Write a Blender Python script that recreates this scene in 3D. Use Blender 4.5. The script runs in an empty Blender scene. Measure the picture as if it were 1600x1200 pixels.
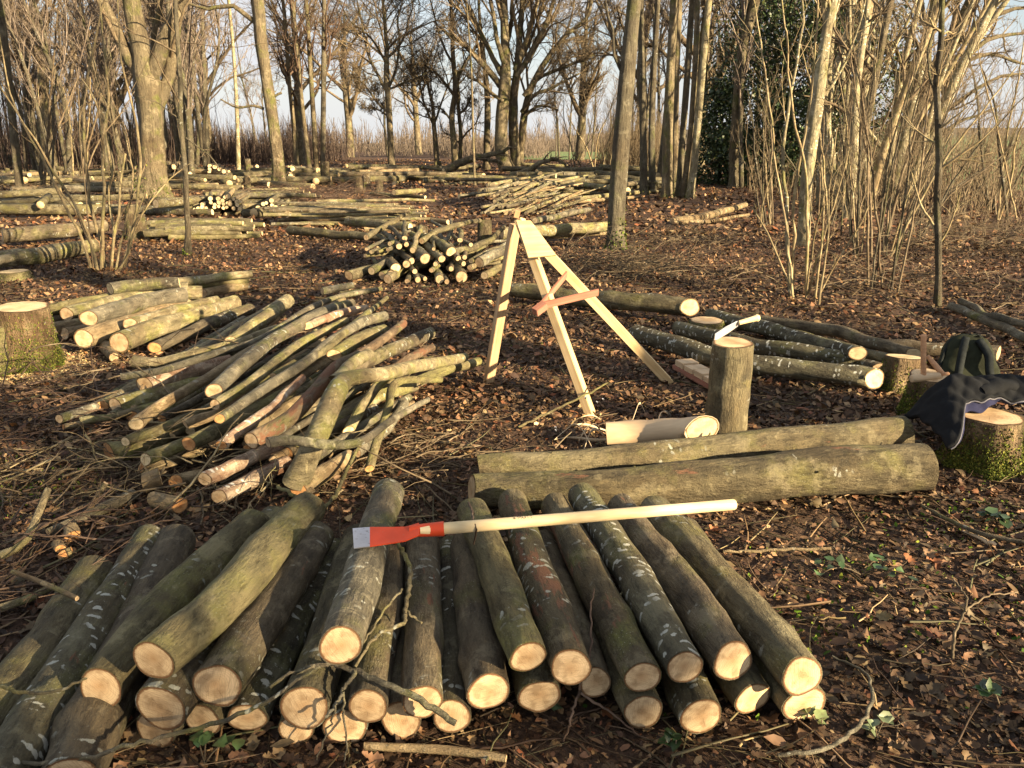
import bpy, math, random
import numpy as np
from mathutils import Matrix, Vector

random.seed(11)
rng = np.random.default_rng(11)
scene = bpy.context.scene
COL = scene.collection

# ------------------------------------------------------------------ camera
CAM_H = 1.6
PITCH = math.radians(17.2)
FPX = 1246.0
cam_data = bpy.data.cameras.new('camera')
cam_data.sensor_fit = 'HORIZONTAL'
cam_data.sensor_width = 36.0
cam_data.lens = 36.0 * FPX / 1600.0
cam_data.clip_start = 0.05
cam_data.clip_end = 2000.0
cam = bpy.data.objects.new('camera', cam_data)
COL.objects.link(cam)
cam.location = (0, 0, CAM_H)
cam.rotation_euler = (math.radians(90) - PITCH, 0, 0)
scene.camera = cam

# ------------------------------------------------------------------ light
SUN_AZ = math.radians(56)      # to the right of straight behind the camera
SUN_EL = math.radians(17)
world = bpy.data.worlds.new('World')
scene.world = world
world.use_nodes = True
wn = world.node_tree.nodes
wl = world.node_tree.links
wn.clear()
w_out = wn.new('ShaderNodeOutputWorld')
w_bg = wn.new('ShaderNodeBackground')
w_sky = wn.new('ShaderNodeTexSky')
w_sky.sky_type = 'NISHITA'
w_sky.sun_disc = False
w_sky.sun_elevation = SUN_EL
# direction towards the sun in the ground plane: (sin az, -cos az)
w_sky.sun_rotation = math.pi - SUN_AZ
w_sky.air_density = 1.0
w_sky.dust_density = 1.2
w_tc = wn.new('ShaderNodeTexCoord')
w_map = wn.new('ShaderNodeMapping')
w_map.inputs['Scale'].default_value = (1.0, 1.0, 3.2)
w_noise = wn.new('ShaderNodeTexNoise')
w_noise.inputs['Scale'].default_value = 2.3
w_noise.inputs['Detail'].default_value = 9
w_noise.inputs['Roughness'].default_value = 0.58
w_ramp = wn.new('ShaderNodeValToRGB')
w_ramp.color_ramp.elements[0].position = 0.36
w_ramp.color_ramp.elements[1].position = 0.56
w_mix = wn.new('ShaderNodeMixRGB')
w_mix.inputs['Color2'].default_value = (4.3, 4.35, 4.5, 1)
wl.new(w_tc.outputs['Generated'], w_map.inputs['Vector'])
wl.new(w_map.outputs['Vector'], w_noise.inputs['Vector'])
wl.new(w_noise.outputs['Fac'], w_ramp.inputs['Fac'])
w_sep = wn.new('ShaderNodeSeparateXYZ')
w_low = wn.new('ShaderNodeMapRange'); w_low.interpolation_type = 'SMOOTHSTEP'
w_low.inputs['From Min'].default_value = 0.0; w_low.inputs['From Max'].default_value = 0.22
w_low.inputs['To Min'].default_value = 0.9; w_low.inputs['To Max'].default_value = 0.0
w_max = wn.new('ShaderNodeMath'); w_max.operation = 'MAXIMUM'
wl.new(w_tc.outputs['Generated'], w_sep.inputs[0]); wl.new(w_sep.outputs['Z'], w_low.inputs['Value'])
wl.new(w_low.outputs[0], w_max.inputs[0]); wl.new(w_ramp.outputs['Color'], w_max.inputs[1])
wl.new(w_max.outputs[0], w_mix.inputs['Fac'])
wl.new(w_sky.outputs['Color'], w_mix.inputs['Color1'])
wl.new(w_mix.outputs['Color'], w_bg.inputs['Color'])
w_bg.inputs['Strength'].default_value = 0.05
wl.new(w_bg.outputs['Background'], w_out.inputs['Surface'])

sun_data = bpy.data.lights.new('sun', 'SUN')
sun_data.energy = 5.0
sun_data.angle = math.radians(0.5)
sun_data.color = (1.0, 0.79, 0.50)
sun = bpy.data.objects.new('sun', sun_data)
COL.objects.link(sun)
sun_dir = Vector((math.sin(SUN_AZ) * math.cos(SUN_EL), -math.cos(SUN_AZ) * math.cos(SUN_EL), math.sin(SUN_EL)))
sun.rotation_euler = sun_dir.to_track_quat('Z', 'Y').to_euler()
sun.location = (20, -10, 20)

scene.view_settings.view_transform = 'Standard'
scene.view_settings.look = 'None'
scene.view_settings.gamma = 1.0
scene.view_settings.use_curve_mapping = False
scene.view_settings.exposure = 2.0
scene.render.engine = 'CYCLES'
scene.cycles.max_bounces = 5
scene.cycles.diffuse_bounces = 3
scene.cycles.glossy_bounces = 2
scene.cycles.transparent_max_bounces = 4
scene.cycles.use_denoising = True

# ------------------------------------------------------------------ picture geometry: where a point seen in the photo lies on the ground
cP, sP = math.cos(PITCH), math.sin(PITCH)

def ray(px, py):
    cx = (px - 800.0) / FPX
    cy = (600.0 - py) / FPX
    return np.array([cx, cP + cy * sP, -sP + cy * cP])

def G(px, py, z=0.0):
    d = ray(px, py)
    t = (z - CAM_H) / d[2]
    return np.array([0, 0, CAM_H]) + d * t, t

def AT(px, py, Y):
    d = ray(px, py)
    t = Y / d[1]
    return np.array([0, 0, CAM_H]) + d * t, t

def smooth(a, b, x):
    t = np.clip((x - a) / (b - a), 0, 1)
    return t * t * (3 - 2 * t)

def ground_z(x, y):
    x = np.asarray(x, float); y = np.asarray(y, float)
    d = np.sqrt(x * x + y * y)
    n = (np.sin(x * 2.1 + 1.3) * np.sin(y * 1.7 + 0.4) * 0.010 + np.sin(x * 5.3 + y * 3.1) * 0.006 +
         np.sin(x * 9.7 - y * 7.9 + 2.0) * 0.004 + np.sin(x * 0.7 + y * 0.43) * 0.01)
    far = smooth(5, 14, d)
    n = n * (1 - 0.0 * far) + far * 0.03 * np.sin(x * 0.9 + 0.5) * np.sin(y * 0.8)
    rgt = smooth(12, 60, x)
    hill = -3.2 * smooth(95, 150, y) * (1 - rgt) + smooth(60, 230, y) * 4.0 * rgt
    return n - 0.012 + hill

# ------------------------------------------------------------------ mesh helpers
def nrm(v):
    return v / np.maximum(np.linalg.norm(v, axis=-1, keepdims=True), 1e-9)

def fast_mesh(name, V, F, mat=None, smooth_shade=True, color=None, uv=None):
    """V (n,3); F: array (m,3|4) or a list of such arrays."""
    me = bpy.data.meshes.new(name)
    V = np.ascontiguousarray(V, dtype=np.float32)
    Fs = F if isinstance(F, list) else [F]
    Fs = [np.asarray(f, dtype=np.int32) for f in Fs if len(f)]
    loops = np.concatenate([f.ravel() for f in Fs])
    sizes = np.concatenate([np.full(len(f), f.shape[1], np.int32) for f in Fs])
    me.vertices.add(len(V)); me.vertices.foreach_set('co', V.ravel())
    me.loops.add(len(loops)); me.loops.foreach_set('vertex_index', loops)
    me.polygons.add(len(sizes))
    starts = np.concatenate([[0], np.cumsum(sizes)[:-1]]).astype(np.int32)
    me.polygons.foreach_set('loop_start', starts)
    try:
        me.polygons.foreach_set('loop_total', sizes)
    except Exception:
        pass
    me.polygons.foreach_set('use_smooth', np.full(len(sizes), smooth_shade, dtype=bool))
    if uv is not None:
        lay = me.uv_layers.new(name='UVMap')
        lay.data.foreach_set('uv', np.asarray(uv, np.float32)[loops].ravel())
    if color is not None:
        ca = me.color_attributes.new('tint', 'FLOAT_COLOR', 'POINT')
        c = np.ones((len(V), 4), np.float32); c[:, :3] = color
        ca.data.foreach_set('color', c.ravel())
    me.update(calc_edges=True)
    me.validate()
    if mat:
        me.materials.append(mat)
    return me

def link(name, data, parent=None, **props):
    o = bpy.data.objects.new(name, data)
    COL.objects.link(o)
    if parent is not None:
        o.parent = parent
    for k, v in props.items():
        if v is not None:
            o[k] = v
    return o

def empty(name, loc, label, category, group=None):
    o = link(name, None, None, label=label, category=category, group=group)
    o.empty_display_size = 0.1
    o.location = loc
    return o

def tubes(P, R, sides, cap=True, flat=None):
    """P (B,N,3) centre lines, R (B,N) radii -> verts, [quads, caps]"""
    B, N, _ = P.shape
    T = np.empty_like(P)
    T[:, 1:-1] = P[:, 2:] - P[:, :-2]
    T[:, 0] = P[:, 1] - P[:, 0]
    T[:, -1] = P[:, -1] - P[:, -2]
    T = nrm(T)
    mean = nrm(P[:, -1] - P[:, 0])
    ref = np.where(np.abs(mean[:, 2:3]) > 0.8, np.array([[1.0, 0.13, 0]]), np.array([[0, 0.1, 1.0]]))
    ref = np.repeat(nrm(ref)[:, None, :], N, axis=1)
    S = nrm(np.cross(T, ref))
    U = np.cross(S, T)
    a = np.linspace(0, 2 * math.pi, sides, endpoint=False)
    ca, sa = np.cos(a), np.sin(a)
    ring = S[:, :, None, :] * ca[None, None, :, None] + U[:, :, None, :] * sa[None, None, :, None]
    V = P[:, :, None, :] + ring * R[:, :, None, None]
    V = V.reshape(-1, 3)
    b = np.arange(B)[:, None, None] * N * sides
    i = np.arange(N - 1)[None, :, None] * sides
    j = np.arange(sides)[None, None, :]
    j2 = (j + 1) % sides
    q = np.stack([b + i + j, b + i + j2, b + i + sides + j2, b + i + sides + j], axis=-1).reshape(-1, 4)
    F = [q]
    if cap and sides in (3, 4):
        e = (np.arange(B)[:, None] * N * sides + (N - 1) * sides + np.arange(sides)[None, :])
        F.append(e)
    return V, F

def merge(parts):
    Vs, Q, off = [], {}, 0
    for V, Fl in parts:
        Vs.append(V)
        for f in Fl:
            if len(f):
                Q.setdefault(f.shape[1], []).append(f + off)
        off += len(V)
    return np.concatenate(Vs), [np.concatenate(v) for v in Q.values()]

def catmull(pts, rad, n):
    pts = np.asarray(pts, float); rad = np.asarray(rad, float)
    if len(pts) == 2:
        t = np.linspace(0, 1, n)[:, None]
        return pts[0] * (1 - t) + pts[1] * t, rad[0] * (1 - t[:, 0]) + rad[1] * t[:, 0]
    A = np.concatenate([pts, rad[:, None]], axis=1)
    A = np.vstack([2 * A[0] - A[1], A, 2 * A[-1] - A[-2]])
    seg = np.linalg.norm(pts[1:] - pts[:-1], axis=1); cum = np.concatenate([[0], np.cumsum(seg)])
    s = np.linspace(0, cum[-1], n)
    out = []
    for v in s:
        k = min(int(np.searchsorted(cum, v, side='right')) - 1, len(seg) - 1)
        t = (v - cum[k]) / max(seg[k], 1e-9)
        p0, p1, p2, p3 = A[k], A[k + 1], A[k + 2], A[k + 3]
        out.append(0.5 * (2 * p1 + (p2 - p0) * t + (2 * p0 - 5 * p1 + 4 * p2 - p3) * t * t + (3 * p1 - 3 * p2 + p3 - p0) * t ** 3))
    out = np.array(out)
    return out[:, :3], np.maximum(out[:, 3], 1e-4)

def grow(P, R, k, N, t0, t1, Lf, ang, up, wig, rf, rg=rng, tip=0.3, minr=0.002):
    B, n, _ = P.shape
    par = np.repeat(np.arange(B), k)
    M = len(par)
    t = rg.uniform(t0, t1, M)
    s = t * (n - 1); i = np.minimum(s.astype(int), n - 2); f = (s - i)[:, None]
    pos = P[par, i] * (1 - f) + P[par, i + 1] * f
    rad = R[par, i] * (1 - f[:, 0]) + R[par, i + 1] * f[:, 0]
    tan = nrm(P[par, i + 1] - P[par, i])
    plen = np.linalg.norm(P[:, 1:] - P[:, :-1], axis=2).sum(1)
    rnd = rg.normal(size=(M, 3))
    perp = nrm(rnd - (rnd * tan).sum(1, keepdims=True) * tan)
    a = ang * rg.uniform(0.6, 1.35, M)[:, None]
    d = nrm(np.cos(a) * tan + np.sin(a) * perp + np.array([[0, 0, up]]))
    L = plen[par] * Lf * rg.uniform(0.45, 1.25, M) * (1.15 - 0.6 * t)
    out = np.empty((M, N, 3)); out[:, 0] = pos
    for j in range(1, N):
        out[:, j] = out[:, j - 1] + d * (L / (N - 1))[:, None]
        d = nrm(d + wig * rg.normal(size=(M, 3)) + np.array([[0, 0, up * 0.35]]))
    r0 = np.maximum(rad * rf * rg.uniform(0.6, 1.1, M), minr)
    RR = r0[:, None] * np.linspace(1, tip, N)[None, :]
    return out, RR

# ------------------------------------------------------------------ materials
def new_mat(name):
    m = bpy.data.materials.new(name); m.use_nodes = True
    nt = m.node_tree; b = nt.nodes['Principled BSDF']
    b.inputs['Roughness'].default_value = 0.85
    b.inputs['Specular IOR Level'].default_value = 0.25
    return m, nt, b

def N(nt, t, **kw):
    n = nt.nodes.new(t)
    for k, v in kw.items():
        if k in n.inputs: n.inputs[k].default_value = v
        else: setattr(n, k, v)
    return n

def mixc(nt, fac, a, b, mode='MIX'):
    m = nt.nodes.new('ShaderNodeMixRGB'); m.blend_type = mode
    for sock, v in (('Fac', fac), ('Color1', a), ('Color2', b)):
        if isinstance(v, (int, float)): m.inputs[sock].default_value = v
        elif isinstance(v, tuple): m.inputs[sock].default_value = (*v, 1)
        else: nt.links.new(v, m.inputs[sock])
    return m.outputs['Color']

def ramp(nt, src, lo, hi, c0=(0, 0, 0), c1=(1, 1, 1)):
    r = nt.nodes.new('ShaderNodeValToRGB')
    r.color_ramp.elements[0].position = lo; r.color_ramp.elements[1].position = hi
    r.color_ramp.elements[0].color = (*c0, 1); r.color_ramp.elements[1].color = (*c1, 1)
    nt.links.new(src, r.inputs['Fac'])
    return r.outputs['Color']

def math_n(nt, op, a, b=None):
    m = nt.nodes.new('ShaderNodeMath'); m.operation = op
    for i, v in enumerate((a, b)):
        if v is None: continue
        if isinstance(v, (int, float)): m.inputs[i].default_value = v
        else: nt.links.new(v, m.inputs[i])
    return m.outputs[0]

def bark_mat(name, dark, light, algae=(0.10, 0.11, 0.03), algae_amt=0.5, lichen_amt=0.5, axis='X', rough=1.0, rust=0.0, scale=1.0, bump=0.8, lichen=(0.33, 0.33, 0.27), marks=0.0):
    m, nt, b = new_mat(name)
    tc = N(nt, 'ShaderNodeTexCoord'); oi = N(nt, 'ShaderNodeObjectInfo')
    mp = N(nt, 'ShaderNodeMapping')
    st = {'X': (0.28, 1, 1), 'Z': (1, 1, 0.22)}[axis]
    mp.inputs['Scale'].default_value = tuple(scale * v for v in st)
    off = nt.nodes.new('ShaderNodeVectorMath'); off.operation = 'SCALE'; off.inputs[0].default_value = (37.0, 11.0, 23.0)
    nt.links.new(oi.outputs['Random'], off.inputs['Scale'])
    add = nt.nodes.new('ShaderNodeVectorMath'); add.operation = 'ADD'
    nt.links.new(tc.outputs['Object'], add.inputs[0]); nt.links.new(off.outputs[0], add.inputs[1])
    V = add.outputs[0]
    nt.links.new(V, mp.inputs['Vector'])
    def noise(vec, s, d=6, r=0.6):
        n = N(nt, 'ShaderNodeTexNoise'); n.inputs['Scale'].default_value = s; n.inputs['Detail'].default_value = d; n.inputs['Roughness'].default_value = r
        nt.links.new(vec, n.inputs['Vector']); return n.outputs['Fac']
    n1 = noise(mp.outputs[0], 14, 8, 0.65)
    n2 = noise(V, 4.5 * scale, 5)
    n3 = noise(mp.outputs[0], 60, 6, 0.7)
    n4 = noise(V, 2.2 * scale, 4, 0.6)
    n5 = noise(V, 170 * scale, 3, 0.7)
    c = mixc(nt, ramp(nt, n1, 0.3, 0.72), dark, light)
    tone = math_n(nt, 'MULTIPLY_ADD', oi.outputs['Random'], 0.45); tone.node.inputs[2].default_value = 0.72
    c = mixc(nt, 1.0, c, tone, 'MULTIPLY')
    c = mixc(nt, ramp(nt, n4, 0.42, 0.66, (0, 0, 0), (0.6, 0.6, 0.6)), c, mixc(nt, 1.0, c, (0.62, 0.50, 0.42), 'MULTIPLY'))
    c = mixc(nt, ramp(nt, n5, 0.35, 0.75, (0.5, 0.5, 0.5), (0, 0, 0)), c, mixc(nt, 1.0, c, (0.55, 0.52, 0.5), 'MULTIPLY'))
    if algae_amt > 0:
        lo = 0.62 - 0.22 * algae_amt
        c = mixc(nt, ramp(nt, n2, lo, lo + 0.16), c, mixc(nt, ramp(nt, n3, 0.3, 0.7), tuple(v * 0.55 for v in algae), algae))
    n6 = noise(V, 7.5 * scale, 7, 0.72)
    n7 = noise(mp.outputs[0], 38, 5, 0.75)
    c = mixc(nt, ramp(nt, n7, 0.36, 0.47, (0.8, 0.8, 0.8), (0, 0, 0)), c, mixc(nt, 1.0, c, (0.42, 0.40, 0.38), 'MULTIPLY'))
    c = mixc(nt, ramp(nt, n7, 0.56, 0.66, (0, 0, 0), (0.55, 0.55, 0.55)), c, mixc(nt, 1.0, c, (1.7, 1.65, 1.5), 'MULTIPLY'))
    c = mixc(nt, ramp(nt, n6, 0.53, 0.60, (0, 0, 0), (0.55, 0.55, 0.55)), c, mixc(nt, 0.55, c, tuple(v * 1.5 + 0.02 for v in light)))
    c = mixc(nt, ramp(nt, n6, 0.36, 0.42, (0.65, 0.65, 0.65), (0, 0, 0)), c, tuple(v * 0.7 for v in dark))
    if rust > 0:
        nr = noise(mp.outputs[0], 6.5, 5, 0.7)
        lo = 0.68 - 0.15 * rust
        c = mixc(nt, ramp(nt, nr, lo, lo + 0.03), c, (0.16, 0.08, 0.045))
    if lichen_amt > 0:
        mp2 = N(nt, 'ShaderNodeMapping'); nt.links.new(V, mp2.inputs['Vector'])
        mp2.inputs['Scale'].default_value = {'X': (1.9, 0.9, 0.9), 'Z': (0.9, 0.9, 1.9)}[axis]
        vo = N(nt, 'ShaderNodeTexVoronoi'); vo.inputs['Scale'].default_value = 19 * scale; vo.inputs['Randomness'].default_value = 1
        wc = N(nt, 'ShaderNodeTexNoise'); wc.inputs['Scale'].default_value = 9 * scale; wc.inputs['Detail'].default_value = 4
        nt.links.new(V, wc.inputs['Vector'])
        wsc = nt.nodes.new('ShaderNodeVectorMath'); wsc.operation = 'MULTIPLY_ADD'; wsc.inputs[1].default_value = (0.13, 0.13, 0.13)
        nt.links.new(wc.outputs['Color'], wsc.inputs[0]); nt.links.new(mp2.outputs[0], wsc.inputs[2])
        nt.links.new(wsc.outputs[0], vo.inputs['Vector'])
        dist = math_n(nt, 'ADD', vo.outputs['Distance'], math_n(nt, 'MULTIPLY', n3, 0.55))
        blob = ramp(nt, dist, 0.52, 0.58, (1, 1, 1), (0, 0, 0))
        nm = noise(V, 3.1 * scale, 3)
        msk = ramp(nt, nm, 0.66 - 0.2 * lichen_amt, 0.72 - 0.2 * lichen_amt)
        c = mixc(nt, mixc(nt, 1.0, blob, msk, 'MULTIPLY'), c, lichen)
        # small pale specks
        vo2 = N(nt, 'ShaderNodeTexVoronoi'); vo2.inputs['Scale'].default_value = 95 * scale
        nt.links.new(V, vo2.inputs['Vector'])
        sp = mixc(nt, 1.0, ramp(nt, vo2.outputs['Distance'], 0.10, 0.2, (0.6, 0.6, 0.6), (0, 0, 0)), ramp(nt, n2, 0.45, 0.6), 'MULTIPLY')
        c = mixc(nt, sp, c, (0.32, 0.32, 0.25))
    if marks > 0:   # pale lenticel bands round the stem
        mp3 = N(nt, 'ShaderNodeMapping'); nt.links.new(V, mp3.inputs['Vector'])
        mp3.inputs['Scale'].default_value = {'X': (9, 1.4, 1.4), 'Z': (1.4, 1.4, 9)}[axis]
        nmk = noise(mp3.outputs[0], 7, 3, 0.6)
        c = mixc(nt, ramp(nt, nmk, 0.65 - 0.05 * marks, 0.70 - 0.05 * marks, (0, 0, 0), (.7, .7, .7)), c, mixc(nt, 1.0, c, (2.0, 2.0, 1.9), 'MULTIPLY'))
    nt.links.new(c, b.inputs['Base Color'])
    h = math_n(nt, 'ADD', math_n(nt, 'ADD', math_n(nt, 'MULTIPLY', n1, 1.1), math_n(nt, 'MULTIPLY', n3, 0.7)), math_n(nt, 'ADD', math_n(nt, 'MULTIPLY', n5, 0.25), math_n(nt, 'ADD', math_n(nt, 'MULTIPLY', n6, 0.8), math_n(nt, 'MULTIPLY', n7, 1.0))))
    bp = N(nt, 'ShaderNodeBump'); bp.inputs['Strength'].default_value = bump; bp.inputs['Distance'].default_value = 0.024 * rough
    nt.links.new(h, bp.inputs['Height']); nt.links.new(bp.outputs[0], b.inputs['Normal'])
    b.inputs['Roughness'].default_value = 0.78
    return m

M = {}
M['bark_olive'] = bark_mat('bark_olive', (0.070, 0.059, 0.036), (0.224, 0.196, 0.112), algae=(0.182, 0.161, 0.056), algae_amt=0.45, lichen_amt=0.5)
M['bark_brown'] = bark_mat('bark_brown', (0.063, 0.050, 0.034), (0.203, 0.168, 0.105), algae=(0.154, 0.140, 0.056), algae_amt=0.35, lichen_amt=0.45, rust=0.15)
M['bark_lichen'] = bark_mat('bark_lichen', (0.049, 0.042, 0.028), (0.154, 0.140, 0.084), algae=(0.168, 0.161, 0.063), algae_amt=0.4, lichen_amt=1.1, rust=0.1, lichen=(0.42, 0.42, 0.36))
M['bark_rust'] = bark_mat('bark_rust', (0.056, 0.045, 0.028), (0.168, 0.140, 0.077), algae=(0.154, 0.154, 0.042), algae_amt=0.4, lichen_amt=0.55, rust=0.75)
M['bark_green'] = bark_mat('bark_green', (0.084, 0.073, 0.038), (0.252, 0.217, 0.112), algae=(0.217, 0.203, 0.070), algae_amt=0.65, lichen_amt=0.3)
M['pole_olive'] = bark_mat('pole_olive', (0.12, 0.10, 0.056), (0.36, 0.31, 0.185), algae=(0.25, 0.235, 0.08), algae_amt=0.65, lichen_amt=0.45, marks=0.5)
M['pole_grey'] = bark_mat('pole_grey', (0.075, 0.068, 0.05), (0.24, 0.215, 0.15), algae=(0.14, 0.14, 0.045), algae_amt=0.45, lichen_amt=0.5, marks=1.1)
M['pole_tan'] = bark_mat('pole_tan', (0.17, 0.12, 0.065), (0.42, 0.33, 0.19), algae=(0.2, 0.18, 0.07), algae_amt=0.3, lichen_amt=0.4, rust=0.2)
M['pole_birch'] = bark_mat('pole_birch', (0.28, 0.13, 0.07), (0.58, 0.48, 0.35), algae_amt=0.0, lichen_amt=0.7, rust=0.5, lichen=(0.7, 0.66, 0.55), marks=0.8)
M['pole_red'] = bark_mat('pole_red', (0.09, 0.06, 0.04), (0.24, 0.18, 0.11), algae=(0.15, 0.14, 0.05), algae_amt=0.4, lichen_amt=0.3, rust=0.9)
M['big_log'] = bark_mat('big_log_bark', (0.055, 0.046, 0.028), (0.23, 0.195, 0.11), algae=(0.19, 0.17, 0.065), algae_amt=0.55, lichen_amt=0.25, rust=0.15, rough=1.4)
M['trunk_tan'] = bark_mat('trunk_tan', (0.12, 0.098, 0.062), (0.27, 0.225, 0.14), algae=(0.15, 0.15, 0.045), algae_amt=0.45, lichen_amt=0.0, axis='Z', scale=0.55, rough=2.5, bump=0.9)
M['trunk_grey'] = bark_mat('trunk_grey', (0.075, 0.064, 0.045), (0.17, 0.15, 0.10), algae=(0.12, 0.12, 0.045), algae_amt=0.4, lichen_amt=0.4, axis='Z', scale=0.6, rough=2.0, bump=0.9)
M['trunk_pale'] = bark_mat('trunk_pale', (0.16, 0.14, 0.085), (0.40, 0.36, 0.23), algae=(0.19, 0.18, 0.06), algae_amt=0.45, lichen_amt=0.8, axis='Z', scale=0.8, rough=1.2, bump=0.6, lichen=(0.6, 0.57, 0.44))
M['twig'] = bark_mat('twig', (0.10, 0.075, 0.045), (0.24, 0.19, 0.12), algae_amt=0.0, lichen_amt=0.0, axis='Z', bump=0.2)
M['twig_brown'] = bark_mat('twig_brown', (0.085, 0.055, 0.038), (0.17, 0.115, 0.08), algae_amt=0.0, lichen_amt=0.0, axis='Z', bump=0.1)
M['twig_dark'] = bark_mat('twig_dark', (0.05, 0.036, 0.03), (0.125, 0.09, 0.07), algae_amt=0.0, lichen_amt=0.0, axis='Z', bump=0.1)
M['twig_far'] = bark_mat('twig_far', (0.13, 0.105, 0.085), (0.25, 0.205, 0.16), algae_amt=0.0, lichen_amt=0.0, axis='Z', bump=0.1)
M['twig_pale'] = bark_mat('twig_pale', (0.20, 0.155, 0.085), (0.40, 0.33, 0.19), algae=(0.2, 0.19, 0.07), algae_amt=0.4, lichen_amt=0.0, axis='Z', bump=0.2)

def cut_mat(name, c_heart, c_sap, c_edge=(0.16, 0.085, 0.04), rings=1.0):
    m, nt, b = new_mat(name)
    tc = N(nt, 'ShaderNodeTexCoord'); oi = N(nt, 'ShaderNodeObjectInfo')
    off = nt.nodes.new('ShaderNodeVectorMath'); off.operation = 'SCALE'; off.inputs[0].default_value = (17.0, 9.0, 3.0)
    nt.links.new(oi.outputs['Random'], off.inputs['Scale'])
    add = nt.nodes.new('ShaderNodeVectorMath'); add.operation = 'ADD'
    nt.links.new(tc.outputs['UV'], add.inputs[0]); nt.links.new(off.outputs[0], add.inputs[1])
    ln = nt.nodes.new('ShaderNodeVectorMath'); ln.operation = 'LENGTH'; nt.links.new(tc.outputs['UV'], ln.inputs[0])
    L = ln.outputs['Value']
    ns = N(nt, 'ShaderNodeTexNoise'); ns.inputs['Scale'].default_value = 1.7; ns.inputs['Detail'].default_value = 5; nt.links.new(add.outputs[0], ns.inputs['Vector'])
    nf = N(nt, 'ShaderNodeTexNoise'); nf.inputs['Scale'].default_value = 9; nf.inputs['Detail'].default_value = 6; nt.links.new(add.outputs[0], nf.inputs['Vector'])
    d = math_n(nt, 'ADD', L, math_n(nt, 'MULTIPLY', ns.outputs['Fac'], 0.22))
    ring = math_n(nt, 'SINE', math_n(nt, 'MULTIPLY', d, 62.0))
    c = mixc(nt, ramp(nt, d, 0.12, 0.75), c_heart, c_sap)
    c = mixc(nt, ramp(nt, ns.outputs['Fac'], 0.46, 0.62, (0, 0, 0), (0.7, 0.7, 0.7)), c, tuple(v * 0.62 for v in c_heart))
    rr = math_n(nt, 'MULTIPLY', math_n(nt, 'MULTIPLY_ADD', ring, 0.5), 1.0)
    c = mixc(nt, ramp(nt, ring, 0.0, 1.0, (0, 0, 0), (0.42 * rings,) * 3), c, tuple(v * 0.66 for v in c_sap))
    # saw marks: fine straight arcs across the face, their heading differs from log to log
    rot = N(nt, 'ShaderNodeVectorRotate', rotation_type='Z_AXIS'); nt.links.new(tc.outputs['UV'], rot.inputs['Vector'])
    nt.links.new(math_n(nt, 'MULTIPLY', oi.outputs['Random'], 6.28), rot.inputs['Angle'])
    mp = N(nt, 'ShaderNodeMapping'); mp.inputs['Scale'].default_value = (1.2, 26, 1); nt.links.new(rot.outputs[0], mp.inputs['Vector'])
    sm = N(nt, 'ShaderNodeTexNoise'); sm.inputs['Scale'].default_value = 1.0; sm.inputs['Detail'].default_value = 3; nt.links.new(mp.outputs[0], sm.inputs['Vector'])
    c = mixc(nt, ramp(nt, sm.outputs['Fac'], 0.48, 0.7, (0, 0, 0), (0.6, 0.6, 0.6)), c, tuple(v * 0.6 for v in c_heart))
    # cracks out of the pith
    c = mixc(nt, ramp(nt, nf.outputs['Fac'], 0.55, 0.8, (0, 0, 0), (0.3, 0.3, 0.3)), c, tuple(v * 0.7 for v in c_heart))
    # drying cracks running out from the pith
    gr = N(nt, 'ShaderNodeTexGradient', gradient_type='RADIAL'); nt.links.new(rot.outputs[0], gr.inputs['Vector'])
    wv = math_n(nt, 'ADD', math_n(nt, 'MULTIPLY', gr.outputs['Fac'], 5.0), math_n(nt, 'MULTIPLY', nf.outputs['Fac'], 0.10))
    fr = math_n(nt, 'ABSOLUTE', math_n(nt, 'SUBTRACT', math_n(nt, 'FRACT', wv), 0.5))
    ck = mixc(nt, 1.0, ramp(nt, fr, 0.006, 0.022, (0.8, 0.8, 0.8), (0, 0, 0)), ramp(nt, ns.outputs['Fac'], 0.50, 0.56), 'MULTIPLY')
    ck = mixc(nt, 1.0, ck, ramp(nt, L, 0.45, 0.75, (1, 1, 1), (0, 0, 0)), 'MULTIPLY')
    c = mixc(nt, ck, c, (0.12, 0.065, 0.035))
    e = math_n(nt, 'ADD', L, math_n(nt, 'MULTIPLY', nf.outputs['Fac'], 0.12))
    c = mixc(nt, ramp(nt, e, 0.93, 1.0), c, c_edge)
    tone = math_n(nt, 'MULTIPLY_ADD', oi.outputs['Random'], 0.3); tone.node.inputs[2].default_value = 0.8
    c = mixc(nt, 1.0, c, tone, 'MULTIPLY')
    nt.links.new(c, b.inputs['Base Color'])
    bp = N(nt, 'ShaderNodeBump'); bp.inputs['Strength'].default_value = 0.35; bp.inputs['Distance'].default_value = 0.002
    nt.links.new(math_n(nt, 'ADD', sm.outputs['Fac'], math_n(nt, 'MULTIPLY', ring, 0.15)), bp.inputs['Height'])
    nt.links.new(bp.outputs[0], b.inputs['Normal'])
    return m

M['cut'] = cut_mat('cut_wood', (0.47, 0.29, 0.14), (0.66, 0.49, 0.29))
M['cut_orange'] = cut_mat('cut_wood_orange', (0.52, 0.21, 0.07), (0.62, 0.34, 0.14))
M['cut_pale'] = cut_mat('cut_wood_pale', (0.58, 0.42, 0.22), (0.70, 0.55, 0.32))

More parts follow.
